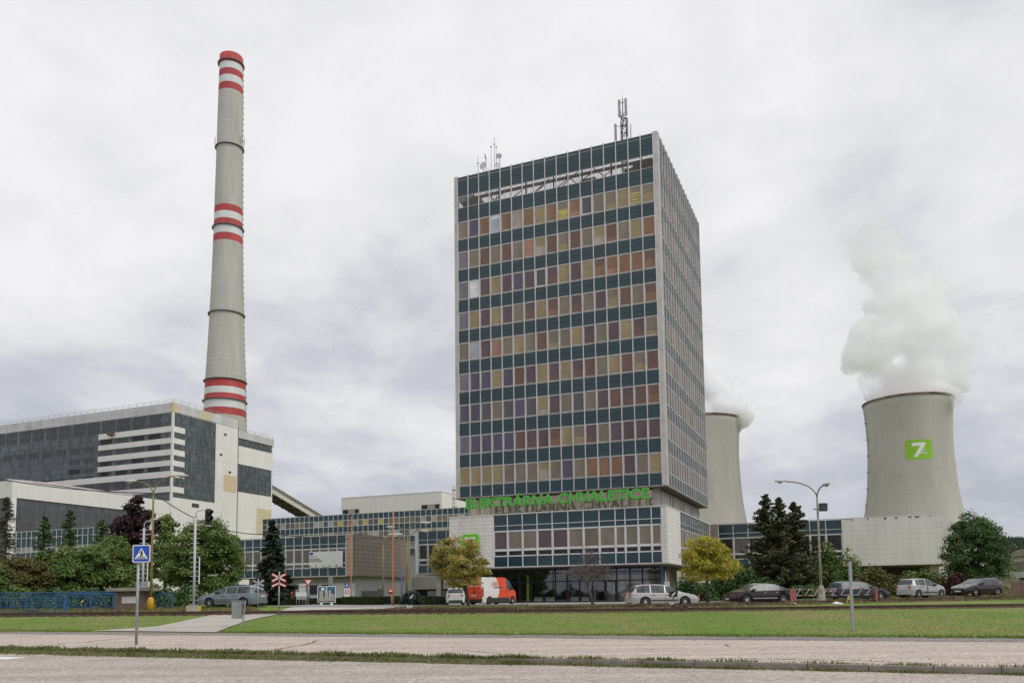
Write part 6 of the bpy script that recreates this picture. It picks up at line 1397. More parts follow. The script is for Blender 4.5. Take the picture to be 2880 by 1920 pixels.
for f in fig: mb.prism([(ox + x, cz_ + y) for x, y in f], *Y, M_blk)
mb.lathe((ox + .002, -.0855, cz_ + .088), [(.001, 0), (.022, 0), (.022, -.0025), (.001, -.0025)], M_blk, 12, axis='y')
for x in (-.145, -.085, -.02, .045, .11): mb.prism([(ox + x, cz_ - .145), (ox + x + .03, cz_ - .145), (ox + x + .05 - (x + .02) * .35 - .012, cz_ - .095), (ox + x + .026 - (x + .02) * .35 - .012, cz_ - .095)], -.0905, -.0882, M_blk)
mb.build('pictogram', pl)
# bare posts and the grey box
def onroad(px, py): x, y, z = gp(px, py); return (x, y, z)
x, y, z = onroad(681, 1764); T = thing('grey_box', 'grey metal box on a slanting post beside the footpath', 'bin', (x, y, z)); h = hgt(694, 1686, y, z); s_ = y / F
mb = MB(); mb.beam((0, 0, -.1), (.13, 0, h - .02), .06, .05, M_galv); mb.build('post', T)
mb = MB(); mb.box(-.43, -.03, -.12, .10, h - .80, h - .06, mat('box_grey', (.26, .29, .30), .55, var=.1)); mb.box(-.45, -.01, -.14, .12, h - .06, h - .02, MATS['box_grey']); mb.box(-.32, -.14, -.125, -.1205, h - .17, h - .155, M_alu2); mb.build('box', T)
x, y, z = onroad(2400, 1770); T = thing('bare_post', 'lone grey channel post standing in the lawn on the right', 'post', (x, y, z)); h = hgt(2393, 1579, y, z)
mb = MB(); mb.box(-.045, .045, -.012, .012, -.1, h, M_galv); mb.box(-.045, -.033, .012, .06, -.1, h, M_galv); mb.box(.033, .045, .012, .06, -.1, h, M_galv)
mb.lathe((0, -.013, h * .68), [(.001, 0), (.012, 0), (.012, -.008), (.001, -.008)], M_chr, 8, axis='y'); mb.build('channel', T)
g = gd(2612, 62.5); T = thing('thin_post', 'thin grey-green stake in front of the silver hatchback', 'post', g); mb = MB(); mb.tube([(0, 0, 0), (-.04, 0, hgt(2611, 1626, 62.5, g[2]))], .03, mat('stake', (.14, .18, .16), .7), 6); mb.build('post', T)
g = gd(1970, 60); T = thing('red_stake', 'short leaning red stake between the silver estate and the yellow tree', 'post', g); mb = MB(); mb.tube([(0, 0, 0), (-.12, 0, .72)], .035, M_sred, 6); mb.build('post', T)
# St Andrew's crosses
def cross(label, px, pbase, ytop, D, m, m2, s, back=False):
    g = gd(px, D, pbase); h = hgt(px, ytop, D, g[2]); T = thing('crossbuck_sign', label, 'road sign', g, 0); yy = -.06 if not back else .06
    mb = MB(); mb.tube([(0, 0, -.1), (0, 0, h)], .045, M_galv, 8); mb.build('post', T)
    def blade(cx, cz, ang, L):
        ca, sa = math.cos(ang), math.sin(ang); ax = (Vector((ca, 0, sa)), Vector((0, 1, 0)), Vector((-sa, 0, ca))); b = MB()
        b.obox((cx, yy, cz), ax, L / 2, .012, .085 * s, m); b.obox((cx, yy - .016 if not back else yy - .016, cz), ax, L / 2 - .05, .003, .035 * s, m2); return b.build('blade', T)
    c = h - .36 * s; blade(0, c, .48, 1.0 * s); blade(0, c, -.48, 1.0 * s) 
    for sg in (-1, 1):
        ca, sa = math.cos(.42), -sg * math.sin(.42); b = MB(); L = .48 * s; a = Vector((sg * ca, 0, -abs(math.sin(.42)))); ax = (a, Vector((0, 1, 0)), a.cross(Vector((0, 1, 0))))
        cc = Vector((0, yy, c - .34 * s)) + a * (L / 2); b.obox(cc, ax, L / 2, .012, .085 * s, m); b.obox(cc + Vector((0, -.016, 0)), ax, L / 2 - .03, .003, .035 * s, m2); b.build('blade', T)
    return T
cross('red and white double crossbuck sign at the rail crossing', 784, 1727, 1607, 48.7, M_sred, M_white, .95)
cross('plain grey back of a double crossbuck sign behind the grey-blue car', 725, 1711, 1627, 54.5, mat('sign_back', (.42, .44, .45), .6), MATS['sign_back'], .78, back=True)
# ---- blue railings
def railing(label, x0, x1, D0, D1, ytop0, hgt_, dbl=False, group='blue railings'):
    a = gd(x0, D0); b = gd(x1, D1); T = thing('railing', label, 'railing', a, 0, group); v = Vector((b[0] - a[0], b[1] - a[1], 0)); L = v.length; v.normalize(); za = hgt(x0, ytop0, D0, a[2]); H = za
    z0 = lambda t: 0
    P = lambda t, z: (v.x * t, v.y * t, z)
    n = max(1, round(L / 2.0)); mb = MB()
    for i in range(n + 1): t = L * i / n; mb.beam(P(t, H - 1.15), P(t, H), .06, .09, M_blue)
    mb.build('post', T)
    mb = MB(); mb.beam(P(0, H), P(L, H), .06, .07, M_blue); mb.beam(P(0, H - .16), P(L, H - .16), .035, .035, M_blue); mb.beam(P(0, H - .92), P(L, H - .92), .035, .035, M_blue); mb.build('rail', T)
    mb = MB(); k = int(L / .16)
    for i in range(k): t = .08 + i * L / k; mb.beam(P(t, H - .92), P(t, H - .16), .018, .018, M_blue)
    mb.build('bars', T)
railing('long blue railing at the back, running left from the brick pillar', -90, 325, 56.5, 55.5, 1668, 1.1)
railing('lower blue railing in front, ending before the dwarf signal', -90, 182, 53.2, 52.6, 1682, 1.1)
railing('short blue railing section right of the lower railing with dense bars', 187, 326, 54.0, 53.8, 1669, 1.1)
railing('short blue railing right of the yellow lamp foot', 430, 485, 56.2, 56.2, 1668, 1.1)
# brick pillar with concrete cap
g = gd(372, 55.5); T = thing('brick_pillar', 'low brick pillar with a wide concrete cap between the blue railings', 'pillar', g); hc = hgt(372, 1652, 55.5, g[2])
Mbk = gridmat('old_brick', (.20, .11, .075), (.15, .085, .06), (.22, .19, .16), .26, .085, ls=.012, rough=.9, noise=.3, nscale=2, offset=.5)
mb = MB(); mb.box(-1.05, 1.0, -.5, .5, -.3, hc - .22, Mbk); mb.build('shaft', T); mb = MB(); mb.box(-1.42, 1.55, -.8, .7, hc - .22, hc, mat('cap_concrete', (.30, .26, .22), .9, var=.2, scale=3, bump=.4)); mb.build('cap', T)
mb = MB(); mb.box(-.45, .5, -.53, -.50, hc - 1.02, hc - .58, mat('white_panel', (.62, .63, .62), .6)); mb.build('plate', T)
# ---- red and white barrier
a = gd(2240, 57.0); b = gd(2462, 59.0); T = thing('barrier', 'red and white lattice barrier between two red posts', 'barrier', a); v = Vector((b[0] - a[0], b[1] - a[1], 0)); L = v.length; v.normalize(); H = hgt(2300, 1655, 57.5, a[2]); Pp = lambda t, z: (v.x * t, v.y * t, z); Hb = H - .44
for z, nm in ((H, 'top_rail'), (Hb, 'bottom_rail')):
    mb = MB(); n = 14
    for i in range(n): mb.beam(Pp(L * i / n, z), Pp(L * (i + 1) / n, z), .035, .035, mat('barrier_white', (.52, .51, .50), .6) if i % 2 == 0 else mat('dull_red', (.28, .05, .05), .7))
    mb.build(nm, T)
mb = MB(); n = 9
for i in range(n):
    t0 = L * i / n; mb.beam(Pp(t0, Hb), Pp(t0 + L / n * .5, H), .03, .03, mat('barrier_white', (.52, .51, .50), .6)); mb.beam(Pp(t0 + L / n * .5, H), Pp(t0 + L / n, Hb), .022, .022, mat('dull_red', (.28, .05, .05), .7))
mb.build('lattice', T)
Mpk = mat('post_red', (.36, .11, .11), .6, var=.1)
mb = MB(); mb.box(-.42, -.03, -.08, .08, -.1, H + .04, Mpk); mb.build('post', T); mb = MB(); mb.box(v.x * L + .02, v.x * L + .16, v.y * L - .08, v.y * L + .08, -.1, H + .06, Mpk); mb.build('post', T)
g = gd(2388, 55.5); T = thing('yellow_stand', 'small yellow A-shaped warning stand in front of the barrier', 'stand', g); mb = MB(); My = mat('stand_yellow', (.60, .48, .06), .6)
mb.beam((-.16, 0, 0), (-.03, 0, .68), .05, .03, My); mb.beam((.16, 0, 0), (.03, 0, .68), .05, .03, My); mb.box(-.10, .10, -.02, .02, .36, .52, My); mb.build('frame', T)
# ---- dwarf shunting signals
def dwarf(label, px, py, w_px, D, ang=.75, w=1.0):
    g = gd(px, D); z = hgt(px, py, D, g[2]); T = thing('dwarf_signal', label, 'railway signal', g, 0, 'black shunting signals with a white bar'); s = w_px * D / F / 2
    mb = MB(); mb.tube([(0, 0, -.1), (0, 0, z - s * .7)], .03, M_blk, 6); mb.build('post', T); mb = MB(); mb.box(-s, s, -.1, .1, z - s * .72, z + s * .72, M_blk); mb.build('box', T)
    ax = (Vector((math.cos(ang), 0, math.sin(ang))), Vector((0, 1, 0)), Vector((-math.sin(ang), 0, math.cos(ang)))); mb = MB(); mb.obox((0, -.11, z), ax, s * .62, .006, s * .15, M_white); mb.build('bar', T)
    mb = MB(); mb.box(-.25, .3, -.15, .15, 0, .12, M_rail); mb.tube([(.2, 0, .1), (.5, -.1, .3)], .02, M_rail, 5); mb.build('base', T)
dwarf('black dwarf signal with a white diagonal bar in front of the blue railing', 234, 1690, 16, 51.6); dwarf('black dwarf signal with a white diagonal bar beside the dark pine bush', 1158, 1677, 20, 52.4, .85); dwarf('black dwarf signal with a white diagonal bar in front of the silver estate car', 1894, 1670, 22, 52.0)
def marker(label, px, py, D, txt, w, h):
    g = gd(px, D); z = hgt(px, py, D, g[2]); T = thing('marker_plate', label, 'marker', g); mb = MB(); mb.tube([(0, .03, -.05), (0, .03, z)], .02, M_blk, 5); mb.build('post', T); mb = MB(); mb.box(-w / 2, w / 2, -.01, .015, z - h / 2, z + h / 2, M_white); p = mb.build('plate', T)
    text_mesh(txt, h * .95, .002, M_blk, 'lettering', p, (0, -.014, z), (PI / 2, 0, 0), bold=.006)
marker('small white plate reading 12. between the tracks', 1152, 1705.5, 51.6, '12.', .30, .15); marker('small white plate reading 15. at the foot of the dwarf signal', 1889, 1695.5, 51.6, '15.', .26, .14)
# switch machines between the tracks
for px, D, lb in ((1190, 51.5, 'rusty point lever with a white stone in the tracks near the 12. plate'), (1905, 51.3, 'rusty point lever in the tracks by the 15. plate')):
    g = gd(px, D); T = thing('point_lever', lb, 'railway equipment', g, 0, 'point levers'); mb = MB(); mb.box(-.45, .35, -.3, .3, -.05, .14, M_rail); mb.box(-.2, .1, -.15, .15, .14, .30, M_rail); mb.build('box', T); mb = MB(); mb.tube([(.1, 0, .2), (.38, 0, .34), (.5, 0, .3)], .03, M_rail, 6); mb.lathe((.5, 0, .22), [(.001, 0), (.12, .02), (.12, .14), (.001, .18)], M_rail, 8); mb.build('lever', T)
def stone(label, px, py, D, r, name='stone', m=None, fl=.6):
    g = gd(px, D); o = MB(); rnd = random.Random(px); V, Fs = ICO
    b0 = [(v[0] * r * rnd.uniform(.8, 1.2), v[1] * r * .8, v[2] * r * fl * rnd.uniform(.8, 1.15) + r * .3) for v in V]
    o.v = b0; o.f = [list(f) for f in Fs]; k = o.mi(m or M_white); o.m = [k] * len(Fs); o.sm = [False] * len(Fs); q = o.build(name); q.location = g; tag(q, label, name.replace('_', ' ')); return q
stone('white painted stone under the left dwarf signal', 237, 1717, 50.6, .14); stone('white painted stone beside the 12. plate', 1203, 1725, 51.2, .12); stone('crumpled white plastic bag beside the rear track', 2352, 1690, 55.8, .27, 'plastic_bag', fl=.5); stone('second crumpled plastic bag piece right of the bigger one', 2364, 1690, 55.8, .18, 'plastic_bag', fl=.5); stone('pale stone at the foot of the left red barrier post', 2230, 1689, 56.2, .2)
# ---- signs and boards by the drive
def board(T, x0, x1, z0, z1, m, y=0, fr=None, t=.03, name='panel'):
    mb = MB(); mb.box(x0, x1, y, y + .04, z0, z1, m)
    if fr: mb.box(x0 - t, x1 + t, y + .005, y + .05, z0 - t, z0, fr); mb.box(x0 - t, x1 + t, y + .005, y + .05, z1, z1 + t, fr); mb.box(x0 - t, x0, y + .005, y + .05, z0, z1, fr); mb.box(x1, x1 + t, y + .005, y + .05, z0, z1, fr)
    return mb.build(name, T)
D = 69.0; s_ = D / F; g = gd(918, D, 1700); T = thing('picture_board', 'square board with a picture of four cooling towers on two white legs', 'billboard', g); zt = hgt(918, 1649, D, g[2]); zb = hgt(918, 1692, D, g[2])
p = board(T, -.70, .70, zb, zt, mat('board_sky', (.045, .13, .21), .5, var=.25, scale=1.5), fr=M_white, t=.05)
Mct = mat('board_towers', (.45, .42, .33), .6, var=.2, scale=3); mb = MB(); Hh = zt - zb
for cx, sc_, hh in ((-.42, .22, .66), (.0, .19, .70), (.30, .16, .58), (.54, .13, .46)): mb.prism([(cx - sc_, zb + .06), (cx - sc_ * .62, zb + .06 + hh * .6 * Hh), (cx - sc_ * .72, zb + .06 + hh * Hh), (cx + sc_ * .72, zb + .06 + hh * Hh), (cx + sc_ * .62, zb + .06 + hh * .6 * Hh), (cx + sc_, zb + .06)], -.006, -.001, Mct)
mb.build('picture', p); mb = MB(); mb.prism([(.0, zb + Hh * .64), (-.09, zb + Hh * .8), (-.03, zb + Hh * .98), (.06, zb + Hh * .98), (.05, zb + Hh * .78)], -.008, -.0065, mat('board_steam', (.55, .56, .52), .7)); mb.prism([(.27, zb + Hh * .58), (.2, zb + Hh * .7), (.27, zb + Hh * .8), (.36, zb + Hh * .72)], -.008, -.0065, MATS['board_steam']); mb.prism([(-.7, zb), (.7, zb), (.7, zb + .07), (.3, zb + .1), (-.1, zb + .06), (-.7, zb + .1)], -.009, -.0085, mat('board_green', (.05, .08, .03), .7)); mb.box(-.44, -.18, -.012, -.0095, zt - .30, zt - .08, M_white); mb.build('picture', p)
for x in (-.42, .42): mb = MB(); mb.prism([(x - .12, -.02), (x + .12, -.02), (x + .08, zb - .03), (x - .08, zb - .03)], .0, .12, M_white); mb.build('leg', T)
def post(T, x, h, r=.03, m=None): mb = MB(); mb.tube([(x, .05, -.05), (x, .05, h)], r, m or M_galv, 8); return mb.build('post', T)
D = 67.5; g = gd(866, D, 1700); T = thing('yield_sign', 'give way sign, a red-edged triangle pointing down, left of the picture board', 'road sign', g); h = hgt(867, 1628, D, g[2]); post(T, 0, h)
r = .36; mb = MB(); mb.prism([(-r, h), (r, h), (0, h - .62)], .0, .02, M_sred); p = mb.build('panel', T); mb = MB(); mb.prism([(-r * .62, h - .075), (r * .62, h - .075), (0, h - .44)], -.006, -.001, M_white); mb.build('field', p)
D = 68; g = gd(846, D, 1700); T = thing('notice_board', 'low white notice board on three legs left of the give way sign', 'notice board', g); z1 = hgt(846, 1664, D, g[2])
for x in (-.36, .14, .42): post(T, x, z1 - .02, .025)
p = board(T, -.42, .45, z1 - .34, z1, M_white); text_mesh('i', .12, .002, mat('print_grey', (.2, .2, .2)), 'lettering', p, (-.3, -.005, z1 - .1), (PI / 2, 0, 0)); board(T, -.36, .42, z1 - .6, z1 - .36, mat('board_grey', (.36, .37, .38), .6))
g = gd(850, 71, 1700); T = thing('site_board', 'tall pale board with red lettering behind the notice board', 'sign', g); z1 = hgt(849, 1640, 71, g[2]); z0 = hgt(849, 1664, 71, g[2]); post(T, -.25, z1 - .1); post(T, .25, z1 - .1); p = board(T, -.30, .28, z0, z1, mat('board_pale', (.58, .58, .56), .6)); text_mesh('POZOR', .15, .002, M_sred, 'lettering', p, (-.01, -.005, z1 - .28), (PI / 2, 0, 0), bold=.004)
g = gd(929, 74, 1700); T = thing('plain_board', 'narrow grey-green board on a post behind the picture board', 'sign', g); z1 = hgt(927, 1622, 74, g[2]); post(T, 0, z1 - .1); board(T, -.17, .17, z1 - .85, z1, mat('board_greygreen', (.22, .25, .24), .6), fr=M_galv, t=.02)
g = gd(976, 75, 1690); T = thing('parking_sign', 'blue sign above a white framed plate beside the orange flagpole', 'road sign', g); z1 = hgt(975, 1639, 75, g[2]); post(T, 0, z1); p = board(T, -.20, .20, z1 - .42, z1, M_sblue); text_mesh('A', .38, .002, M_white, 'lettering', p, (0, -.005, z1 - .21), (PI / 2, 0, 0), bold=.01)
p = board(T, -.26, .26, z1 - 1.2, z1 - .46, M_white); mb = MB(); mb.lathe((0, -.006, z1 - .78), [(.12, 0), (.18, 0), (.18, -.004), (.12, -.004), (.12, 0)], M_sred, 20, axis='y'); mb.f = [f for f in mb.f if len(f) == 4]; mb.m = mb.m[:len(mb.f)]; mb.sm = mb.sm[:len(mb.f)]; mb.build('symbol', p)
g = gd(1100, 72, 1690); T = thing('no_entry_sign', 'round red no-entry sign left of the taller orange flagpole', 'road sign', g); z1 = hgt(1100, 1661, 72, g[2]); post(T, 0, z1); mb = MB(); mb.lathe((0, .0, z1), [(.001, 0), (.27, 0), (.27, -.02), (.001, -.02)], M_sred, 24, axis='y'); p = mb.build('panel', T); mb = MB(); mb.box(-.19, .19, -.028, -.021, z1 - .05, z1 + .05, M_white); mb.build('bar', p)
g = gd(820, 76, 1690); T = thing('hydrant_sign', 'small round red sign on a short stem above the left end of the hedge', 'sign', g); z1 = hgt(820, 1668, 76, g[2]); post(T, 0, z1, .02, M_sred); mb = MB(); mb.lathe((0, .0, z1), [(.001, 0), (.14, 0), (.14, -.02), (.001, -.02)], M_sred, 16, axis='y'); mb.build('panel', T)
# entrance notices on the tower corner
u, z = fv(1876, 1645, 92.0); T = gthing('entrance_notice', 'narrow white notice with two flags at the blue corner of the entrance', 'notice', u, 92.0, .58); z1 = z - .58; mb = MB(); mb.tube([(0, .03, 0), (0, .03, z1 + 1.2)], .03, M_galv, 6); mb.build('post', T); board(T, -.28, .28, z1 - .1, z1 + .45, M_white); 
for x, c in ((-.2, M_white), (.1, mat('flag_pink', (.45, .2, .18), .6))): mb = MB(); mb.prism([(x, z1 + .55), (x + .16, z1 + .5), (x + .12, z1 + 1.6), (x + .02, z1 + 1.5)], .0, .02, c); mb.build('flag', T)
# planters inside the lobby
for a_, b_ in ((1504, 1527), (1536, 1560), (1606, 1629), (1637, 1658)):
    ua, _ = fv(a_, 1680, 94.92); ub_, _ = fv(b_, 1680, 94.92); T = gthing('planter', 'white lobby planter, ' + {1504: 'leftmost of the four, right of the green column', 1536: 'second from the green column', 1606: 'just left of the bare tree trunk', 1637: 'rightmost of the four, behind the bare tree trunk'}[a_], 'planter', (ua + ub_) / 2, 94.92, .60, 'white planters inside the lobby')
    w = (ub_ - ua) / 2; mb = MB(); mb.box(-w, w, -.2, .2, 0, .62, mat('planter_white', (.80, .79, .76), .5)); mb.build('box', T)
    rng = np.random.default_rng(a_); n = 260; Pn = np.stack([rng.uniform(-w * .8, w * .8, n), rng.uniform(-.2, .2, n), .62 + rng.random(n) ** 1.5 * .8], 1); Nn = rng.normal(size=(n, 3)); Nn /= np.linalg.norm(Nn, axis=1)[:, None]; leaves_mesh('plant', Pn, Nn, .07 * (.5 + rng.random(n)), [L_gr2], T)
# garage and gates under the left section
M_gar = gridmat('garage_white', (.60, .58, .53), (.57, .55, .50), (.42, .40, .37), .42, 30, ls=.05, rough=.7, noise=.08)
T = gthing('garage', 'pale corrugated garage front with dark openings behind the raised section', 'garage', -60, 122, .58); org = (-60, 122, .58)
mb = MB(org); mb.box(-69.8, -45, 122, 130, 2.75, 4.8, M_gar); mb.box(-69.8, -45, 123, 130, .58, 2.74, M_dark); mb.build('wall', T); mb = MB(org)
for u in (-62.2, -54.6): mb = MB(org); mb.box(u, u + .5, 121.9, 122.4, .58, 2.74, MATS['pillar_white']); mb.build('pillar', T)
for u0, u1, c, lb in ((-61.3, -57.6, (.23, .24, .26), 'grey metal gate panel under the raised section'), (-56.6, -52.5, (.34, .31, .28), 'beige metal container front under the raised section')):
    T = gthing('gate_panel', lb, 'gate', u0, 112, .58); mb = MB((u0, 112, .58)); mb.box(u0, u1, 112, 112.1, .62, 2.35, mat('gate_%d' % int(c[0] * 100), c, .6, var=.1)); mb.box(u0, u1, 111.97, 111.999, 1.4, 1.45, M_alu); mb.build('panel', T)
# ---- low old buildings and fence at the far right
T = thing('freight_shed', 'old rust-roofed shed with grey and brown cladding at the right edge', 'shed', (104, 150, .58), -.25)
mb = MB(); mb.box(-9, 30, 0, 12, 3.2, 4.4, mat('shed_grey', (.42, .43, .45), .7)); mb.box(-9, 30, .05, 12, 4.41, 6.3, gridmat('shed_brown', (.22, .16, .14), (.19, .14, .13), (.1, .07, .06), 4, 9, ls=.1, rough=.8)); mb.box(-9, 30, .02, 12, 6.31, 7.2, mat('shed_pale', (.40, .41, .42), .7)); mb.box(-8, 29, 1.5, 12, -.5, 3.19, M_dark); mb.build('wall', T)
mb = MB(); n = 8; Q = [(-1.5 + 15 * i / n, 7.21 + 1.3 * math.sin(PI * i / n)) for i in range(n + 1)]
mb.prism(Q, -9.5, 30.5, mat('shed_roof', (.24, .16, .12), .9, var=.35, scale=.6, col2=(.30, .30, .25)), 'yz'); mb.build('roof', T)
T = thing('lean_to_shed', 'small dark open lean-to left of the rust-roofed shed', 'shed', (84, 130, .58)); mb = MB(); mb.box(0, 6.5, 0, 5, 2.6, 3.2, mat('leanto', (.34, .32, .29), .8)); mb.build('roof', T); mb = MB(); mb.box(.2, 6.3, 1.5, 5, 0, 2.59, mat('leanto_wall', (.12, .085, .06), .9)); mb.build('wall', T)
for x in (.2, 3.2, 6.2): mb = MB(); mb.box(x - .08, x + .08, .1, .3, 0, 2.59, MATS['leanto']); mb.build('post', T)
g = gd(2818, 70.5); T = thing('wooden_fence', 'weathered wooden paling fence at the right edge behind the dark estate car', 'fence', g); mb = MB(); rnd = random.Random(2); Mwd = mat('old_wood', (.26, .18, .12), .9, var=.25, scale=3)
for k in range(13): hh = 1.35 + rnd.uniform(-.12, .1); mb.box(k * .17, k * .17 + .05, 0, .03, -.1, hh, Mwd)
mb.box(0, 2.2, .03, .07, .4, .48, Mwd); mb.box(0, 2.2, .03, .07, 1.0, 1.08, Mwd); mb.build('paling', T); mb = MB(); mb.box(1.0, 6, .12, .3, -.1, 1.15, mat('low_brown_wall', (.26, .18, .13), .9, var=.15)); mb.build('wall', T)
# ---- overhead cable
def cable(label, pts, r=.035):
    T = MB(); W = []
    for a_, b_, sag in P_segs(pts):
        for i in range(13):
            t = i / 12; q = a_ + (b_ - a_) * t; W.append((float(q[0]), float(q[1]), float(q[2] - sag * 4 * t * (1 - t))))
    T.tube(W, r, M_antd, 5); o = T.build('overhead_cable'); tag(o, label, 'cable', 'overhead cables'); return o
def P_segs(p): return [(p[i][0], p[i + 1][0], p[i][1]) for i in range(len(p) - 1)]
cable('overhead cable sagging from the left edge to the yellow-footed lamp', [(at(-20, 1343, 56), .25), (at(432, 1386, 57.5), 0)])
cable('overhead cable sagging from the yellow-footed lamp past the boiler house to the middle lamps', [(at(432, 1386, 57.5), .9), (at(760, 1500, 66), .25), (at(1080, 1511, 84), 0)])
# ================================================================== HILL
M_hill = mat('wooded_hill', (.035, .05, .035), .95, var=.3, scale=.03)
def hill():
    P = []; xs_ = np.linspace(560, 1500, 60); rng = np.random.default_rng(2); H_ = [94 + 10 * math.sin(i * .13) + rng.uniform(-2.5, 2.5) for i in range(60)]
    ys_ = [1250, 1400, 1500, 1580, 1900]; hz = [0, .55, .86, 1, .3]
    P = [(x, y, hz[j] * H_[i] + (.58 if j else -2)) for j, y in enumerate(ys_) for i, x in enumerate(xs_)]
    Fs = [(j * 60 + i, j * 60 + i + 1, (j + 1) * 60 + i + 1, (j + 1) * 60 + i) for j in range(4) for i in range(59)]
    me = bpy.data.meshes.new('hill'); me.from_pydata(P, [], Fs); me.materials.append(mat('hill_field', (.10, .12, .045), .95, var=.3, scale=.02)); o = bpy.data.objects.new('hill', me); COL.objects.link(o); o['kind'] = 'structure'
    n = 5000; x = rng.uniform(560, 1500, n); y = rng.uniform(1430, 1600, n); z = np.array([np.interp(yy, ys_, hz) * np.interp(xx, xs_, H_) for xx, yy in zip(x, y)])
    mb = MB(); rnd = random.Random(1)
    V = []; 
    for a_, b_, c_ in zip(x[:3000], y[:3000], z[:3000]):
        r_ = rnd.uniform(3, 6); h_ = rnd.uniform(8, 15); i0 = len(mb.v)
        for q in range(5): mb.v.append((a_ + r_ * math.cos(q * 1.257), b_ + r_ * math.sin(q * 1.257), c_ - 2))
        mb.v.append((a_ + rnd.uniform(-1, 1), b_, c_ + h_))
        for q in range(5): mb.f.append([i0 + q, i0 + (q + 1) % 5, i0 + 5]); mb.m.append(0); mb.sm.append(False)
    mb.mi(M_hill); o = mb.build('hill_forest'); tag(o, 'distant dark wood covering the hill at the right edge', 'forest', kind='stuff')
hill()
# ================================================================== GRASS BLADES
def blades(name, label, P, Hs, mats, kind='stuff', w=.35):
    n = len(P); rng = np.random.default_rng(n); a = rng.uniform(0, 2 * PI, n); d = np.stack([np.cos(a), np.sin(a), np.zeros(n)], 1); lean = rng.normal(size=(n, 3)) * .35; lean[:, 2] = 1; lean /= np.linalg.norm(lean, axis=1)[:, None]
    h = Hs[:, None]; wd = (Hs * w * .3)[:, None]; V = np.stack([P - d * wd, P + d * wd, P + lean * h], 1).reshape(-1, 3)
    me = bpy.data.meshes.new(name); me.vertices.add(3 * n); me.vertices.foreach_set('co', V.astype(np.float32).ravel()); me.loops.add(3 * n); me.loops.foreach_set('vertex_index', np.arange(3 * n, dtype=np.int32)); me.polygons.add(n); me.polygons.foreach_set('loop_start', np.arange(0, 3 * n, 3, dtype=np.int32)); me.polygons.foreach_set('loop_total', np.full(n, 3, dtype=np.int32))
    for m in mats: me.materials.append(m)
    me.update(calc_edges=True); o = bpy.data.objects.new(name, me); COL.objects.link(o); tag(o, label, 'grass', kind=kind); return o
G_green = leafmat('blade_green', [(.08, .10, .03), (.13, .155, .045), (.19, .20, .065), (.27, .24, .11)], gscale=.5); G_lawn = leafmat('blade_lawn', [(.10, .18, .022), (.14, .225, .032), (.18, .25, .045), (.26, .25, .08)], gscale=.25); G_dry = leafmat('blade_dry', [(.08, .095, .03), (.16, .155, .06), (.25, .215, .11), (.28, .20, .12)], gscale=.6); G_flow = leafmat('daisy', [(.7, .7, .66), (.75, .75, .7)])
rng = np.random.default_rng(77)
def uvpts(u, v, dz=0): 
    X = u * R_[0] + v * B_[0]; Y = u * R_[1] + v * B_[1]; Z = np.array([ht(x, y) for x, y in zip(X, Y)]) + dz; return np.stack([X, Y, Z], 1)
n = 60000; u = rng.uniform(-26, 14, n); den = np.interp(u, [-26, -20, -10, -4, 2, 14], [1, 1, 1, .7, .6, .6]) * (.55 + .45 * np.sin(u * 3.1) * np.sin(u * 1.3)); keep = rng.random(n) < np.maximum(den, .22); u = u[keep]
wv = np.interp(u, [-26, -14, -6, 0, 14], [.42, .42, .26, .12, .10]); v = np.where(u < -5, 15.80, 15.70) + rng.normal(size=len(u)) * wv * .45 + np.where((u > -5) & (rng.random(len(u)) < .3), .28, 0); Pk = uvpts(u, v); Pk[:, 2] = np.where(v < 15.8, -.10, 0.0)
blades('kerb_grass', 'ragged strip of grass overgrowing the kerb', Pk, np.interp(u, [-26, -14, -6, 0, 14], [.095, .095, .08, .05, .045]) * (.35 + rng.random(len(u)) * (.6 + .6 * np.sin(u * 2.1) ** 2)), [G_green], w=.8)
n = 26000; u = rng.uniform(-40, 34, n); v = 25.40 + np.abs(rng.normal(size=n)) * .45 - .38 * np.clip(np.sin(u * 1.3) * np.sin(u * 3.7 + 1) + .15 * rng.normal(size=n), 0, 1); Pk = uvpts(u, v); Pk[:, 2] = np.maximum(Pk[:, 2], 0); pathm = lambda P: np.array([not on_path(x, y) for x, y in P[:, :2]])
def on_path(x, y):
    ys_ = [p[1] for p in Lf]; 
    if y > Lf[-1][1] + .3: return False
    xl = np.interp(y, [p[1] for p in Lf], [p[0] for p in Lf]); xr = np.interp(y, [p[1] for p in Rt], [p[0] for p in Rt]); return xl - .1 < x < xr + .1 and y < Lf[-1][1]
k_ = pathm(Pk); Pk = Pk[k_]; blades('lawn_edge_grass', 'taller tufts along the near edge of the lawn', Pk, .06 * (.5 + rng.random(len(Pk)) * 1.5), [G_lawn, G_dry], w=.5)
n = 60000; u = rng.uniform(-52, 36, n); v = 25.6 + rng.random(n) ** 1.3 * 24; Pk = uvpts(u, v); Pk = Pk[(Pk[:, 1] < 49.1)]; Pk = Pk[pathm(Pk)]
blades('lawn_grass', 'short mown grass of the lawn between road and railway', Pk, .04 * (.5 + rng.random(len(Pk))), [G_lawn], w=.9)
n = 1500; u = rng.uniform(-45, 30, n); v = 26 + rng.random(n) * 20; Pk = uvpts(u, v, .03); Pk = Pk[(Pk[:, 1] < 49.1)]; m_ = (np.sin(Pk[:, 0] * .9) * np.sin(Pk[:, 1] * .7) > .1); Pk = Pk[m_]; Pk = Pk[pathm(Pk)]; Nn = np.tile(np.array([0, 0, 1.]), (len(Pk), 1)); o = leaves_mesh('daisies', Pk, Nn, .022 * (.6 + rng.random(len(Pk))), [G_flow], None); tag(o, 'tiny white daisies scattered over the lawn', 'flowers', kind='stuff')
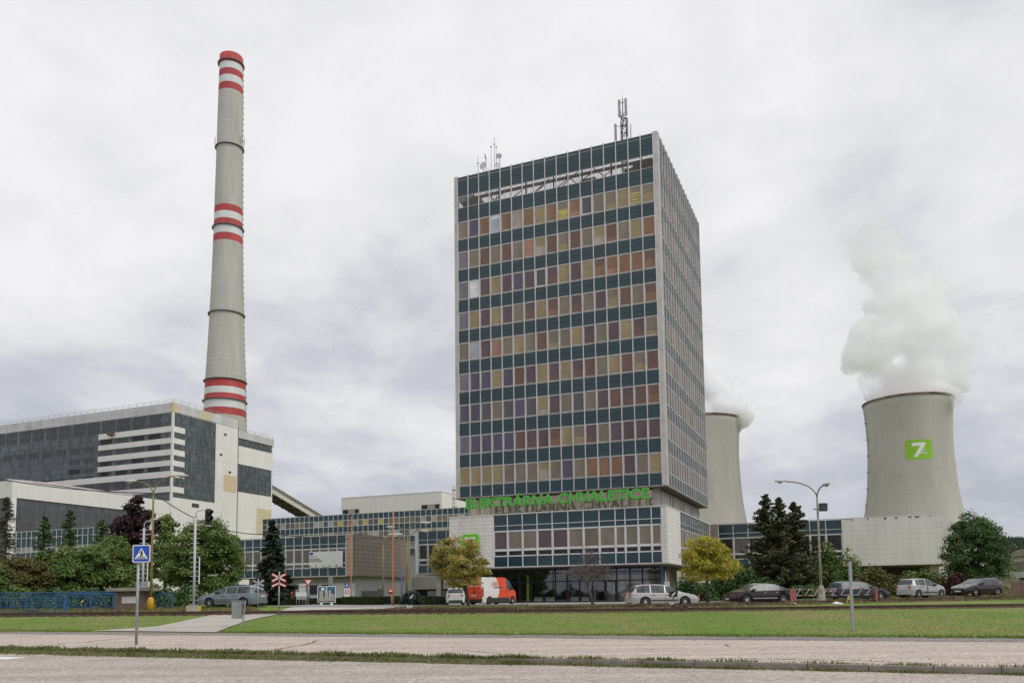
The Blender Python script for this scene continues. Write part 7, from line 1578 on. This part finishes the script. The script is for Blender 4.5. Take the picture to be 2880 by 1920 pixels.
Pc = np.array(CR); blades('crack_grass', 'dry grass sprouting from the cracks in the pavement', Pc, .03 * (.4 + rng.random(len(Pc))), [leafmat('blade_crack', [(.12, .10, .04), (.20, .17, .07), (.16, .18, .05)])], w=.6)
n = 420; u = rng.uniform(-30, 16, n); v = np.where(rng.random(n) < .6, 16.2 + rng.random(n) ** 2 * 9, 25.5 + rng.random(n) * 12); Pk = uvpts(u, v, .012); Pk[:, 2] = np.maximum(Pk[:, 2], .012); o = leaves_mesh('fallen_leaves', Pk, np.tile(np.array([0, 0, 1.]), (n, 1)) + rng.normal(size=(n, 3)) * .15, .03 * (.6 + rng.random(n)), [leafmat('dead_leaf', [(.10, .06, .03), (.22, .14, .06), (.30, .22, .09)])], None); tag(o, 'scattered dry leaves on the pavement and lawn', 'leaves', kind='stuff')
# weeds along the tracks
X = rng.uniform(-38, 42, 30000); Y = 50.4 + rng.normal(size=30000) * .5; s2 = rng.random(30000) < .62; y2 = np.array([track2_y(x) for x in X]); Y = np.where(s2, y2 + np.where(rng.random(30000) < .25, -.5, 1.9) + rng.normal(size=30000) * .45, np.where(rng.random(30000) < .35, 49.35, 50.8) + rng.normal(size=30000) * .12)
m_ = ~((X > -16.6 + (Y - 50) * .1) & (X < -11.0 + (Y - 50) * .6)) & ~((X < -13) & s2 & (Y > 54)); X, Y, s2 = X[m_], Y[m_], s2[m_]; Pk = np.stack([X, Y, np.array([ht(x, y) for x, y in zip(X, Y)])], 1); cl = .5 + .5 * np.sin(X * 2.3) * np.sin(X * .9 + 1)
blades('track_weeds', 'brown and green weeds growing along the railway tracks', Pk, np.where(s2, .26, .12) * (.4 + rng.random(len(X))) * (.5 + .8 * cl), [G_dry], w=.5)
n = 26000; X = rng.uniform(-40, 44, n); Y = np.array([track2_y(x) for x in X]) + 2.6 + rng.random(n) * 3.2; Pk = np.stack([X, Y, np.array([ht(x, y) for x, y in zip(X, Y)])], 1); m_ = ~((X > -16.8) & (X < -8)); Pk = Pk[m_]
blades('verge_grass', 'rough grass between the tracks and the parked cars', Pk, .14 * (.4 + rng.random(len(Pk))), [leafmat('blade_verge', [(.06, .075, .02), (.11, .12, .03), (.17, .15, .055), (.22, .18, .08)], gscale=.5)], w=.5)
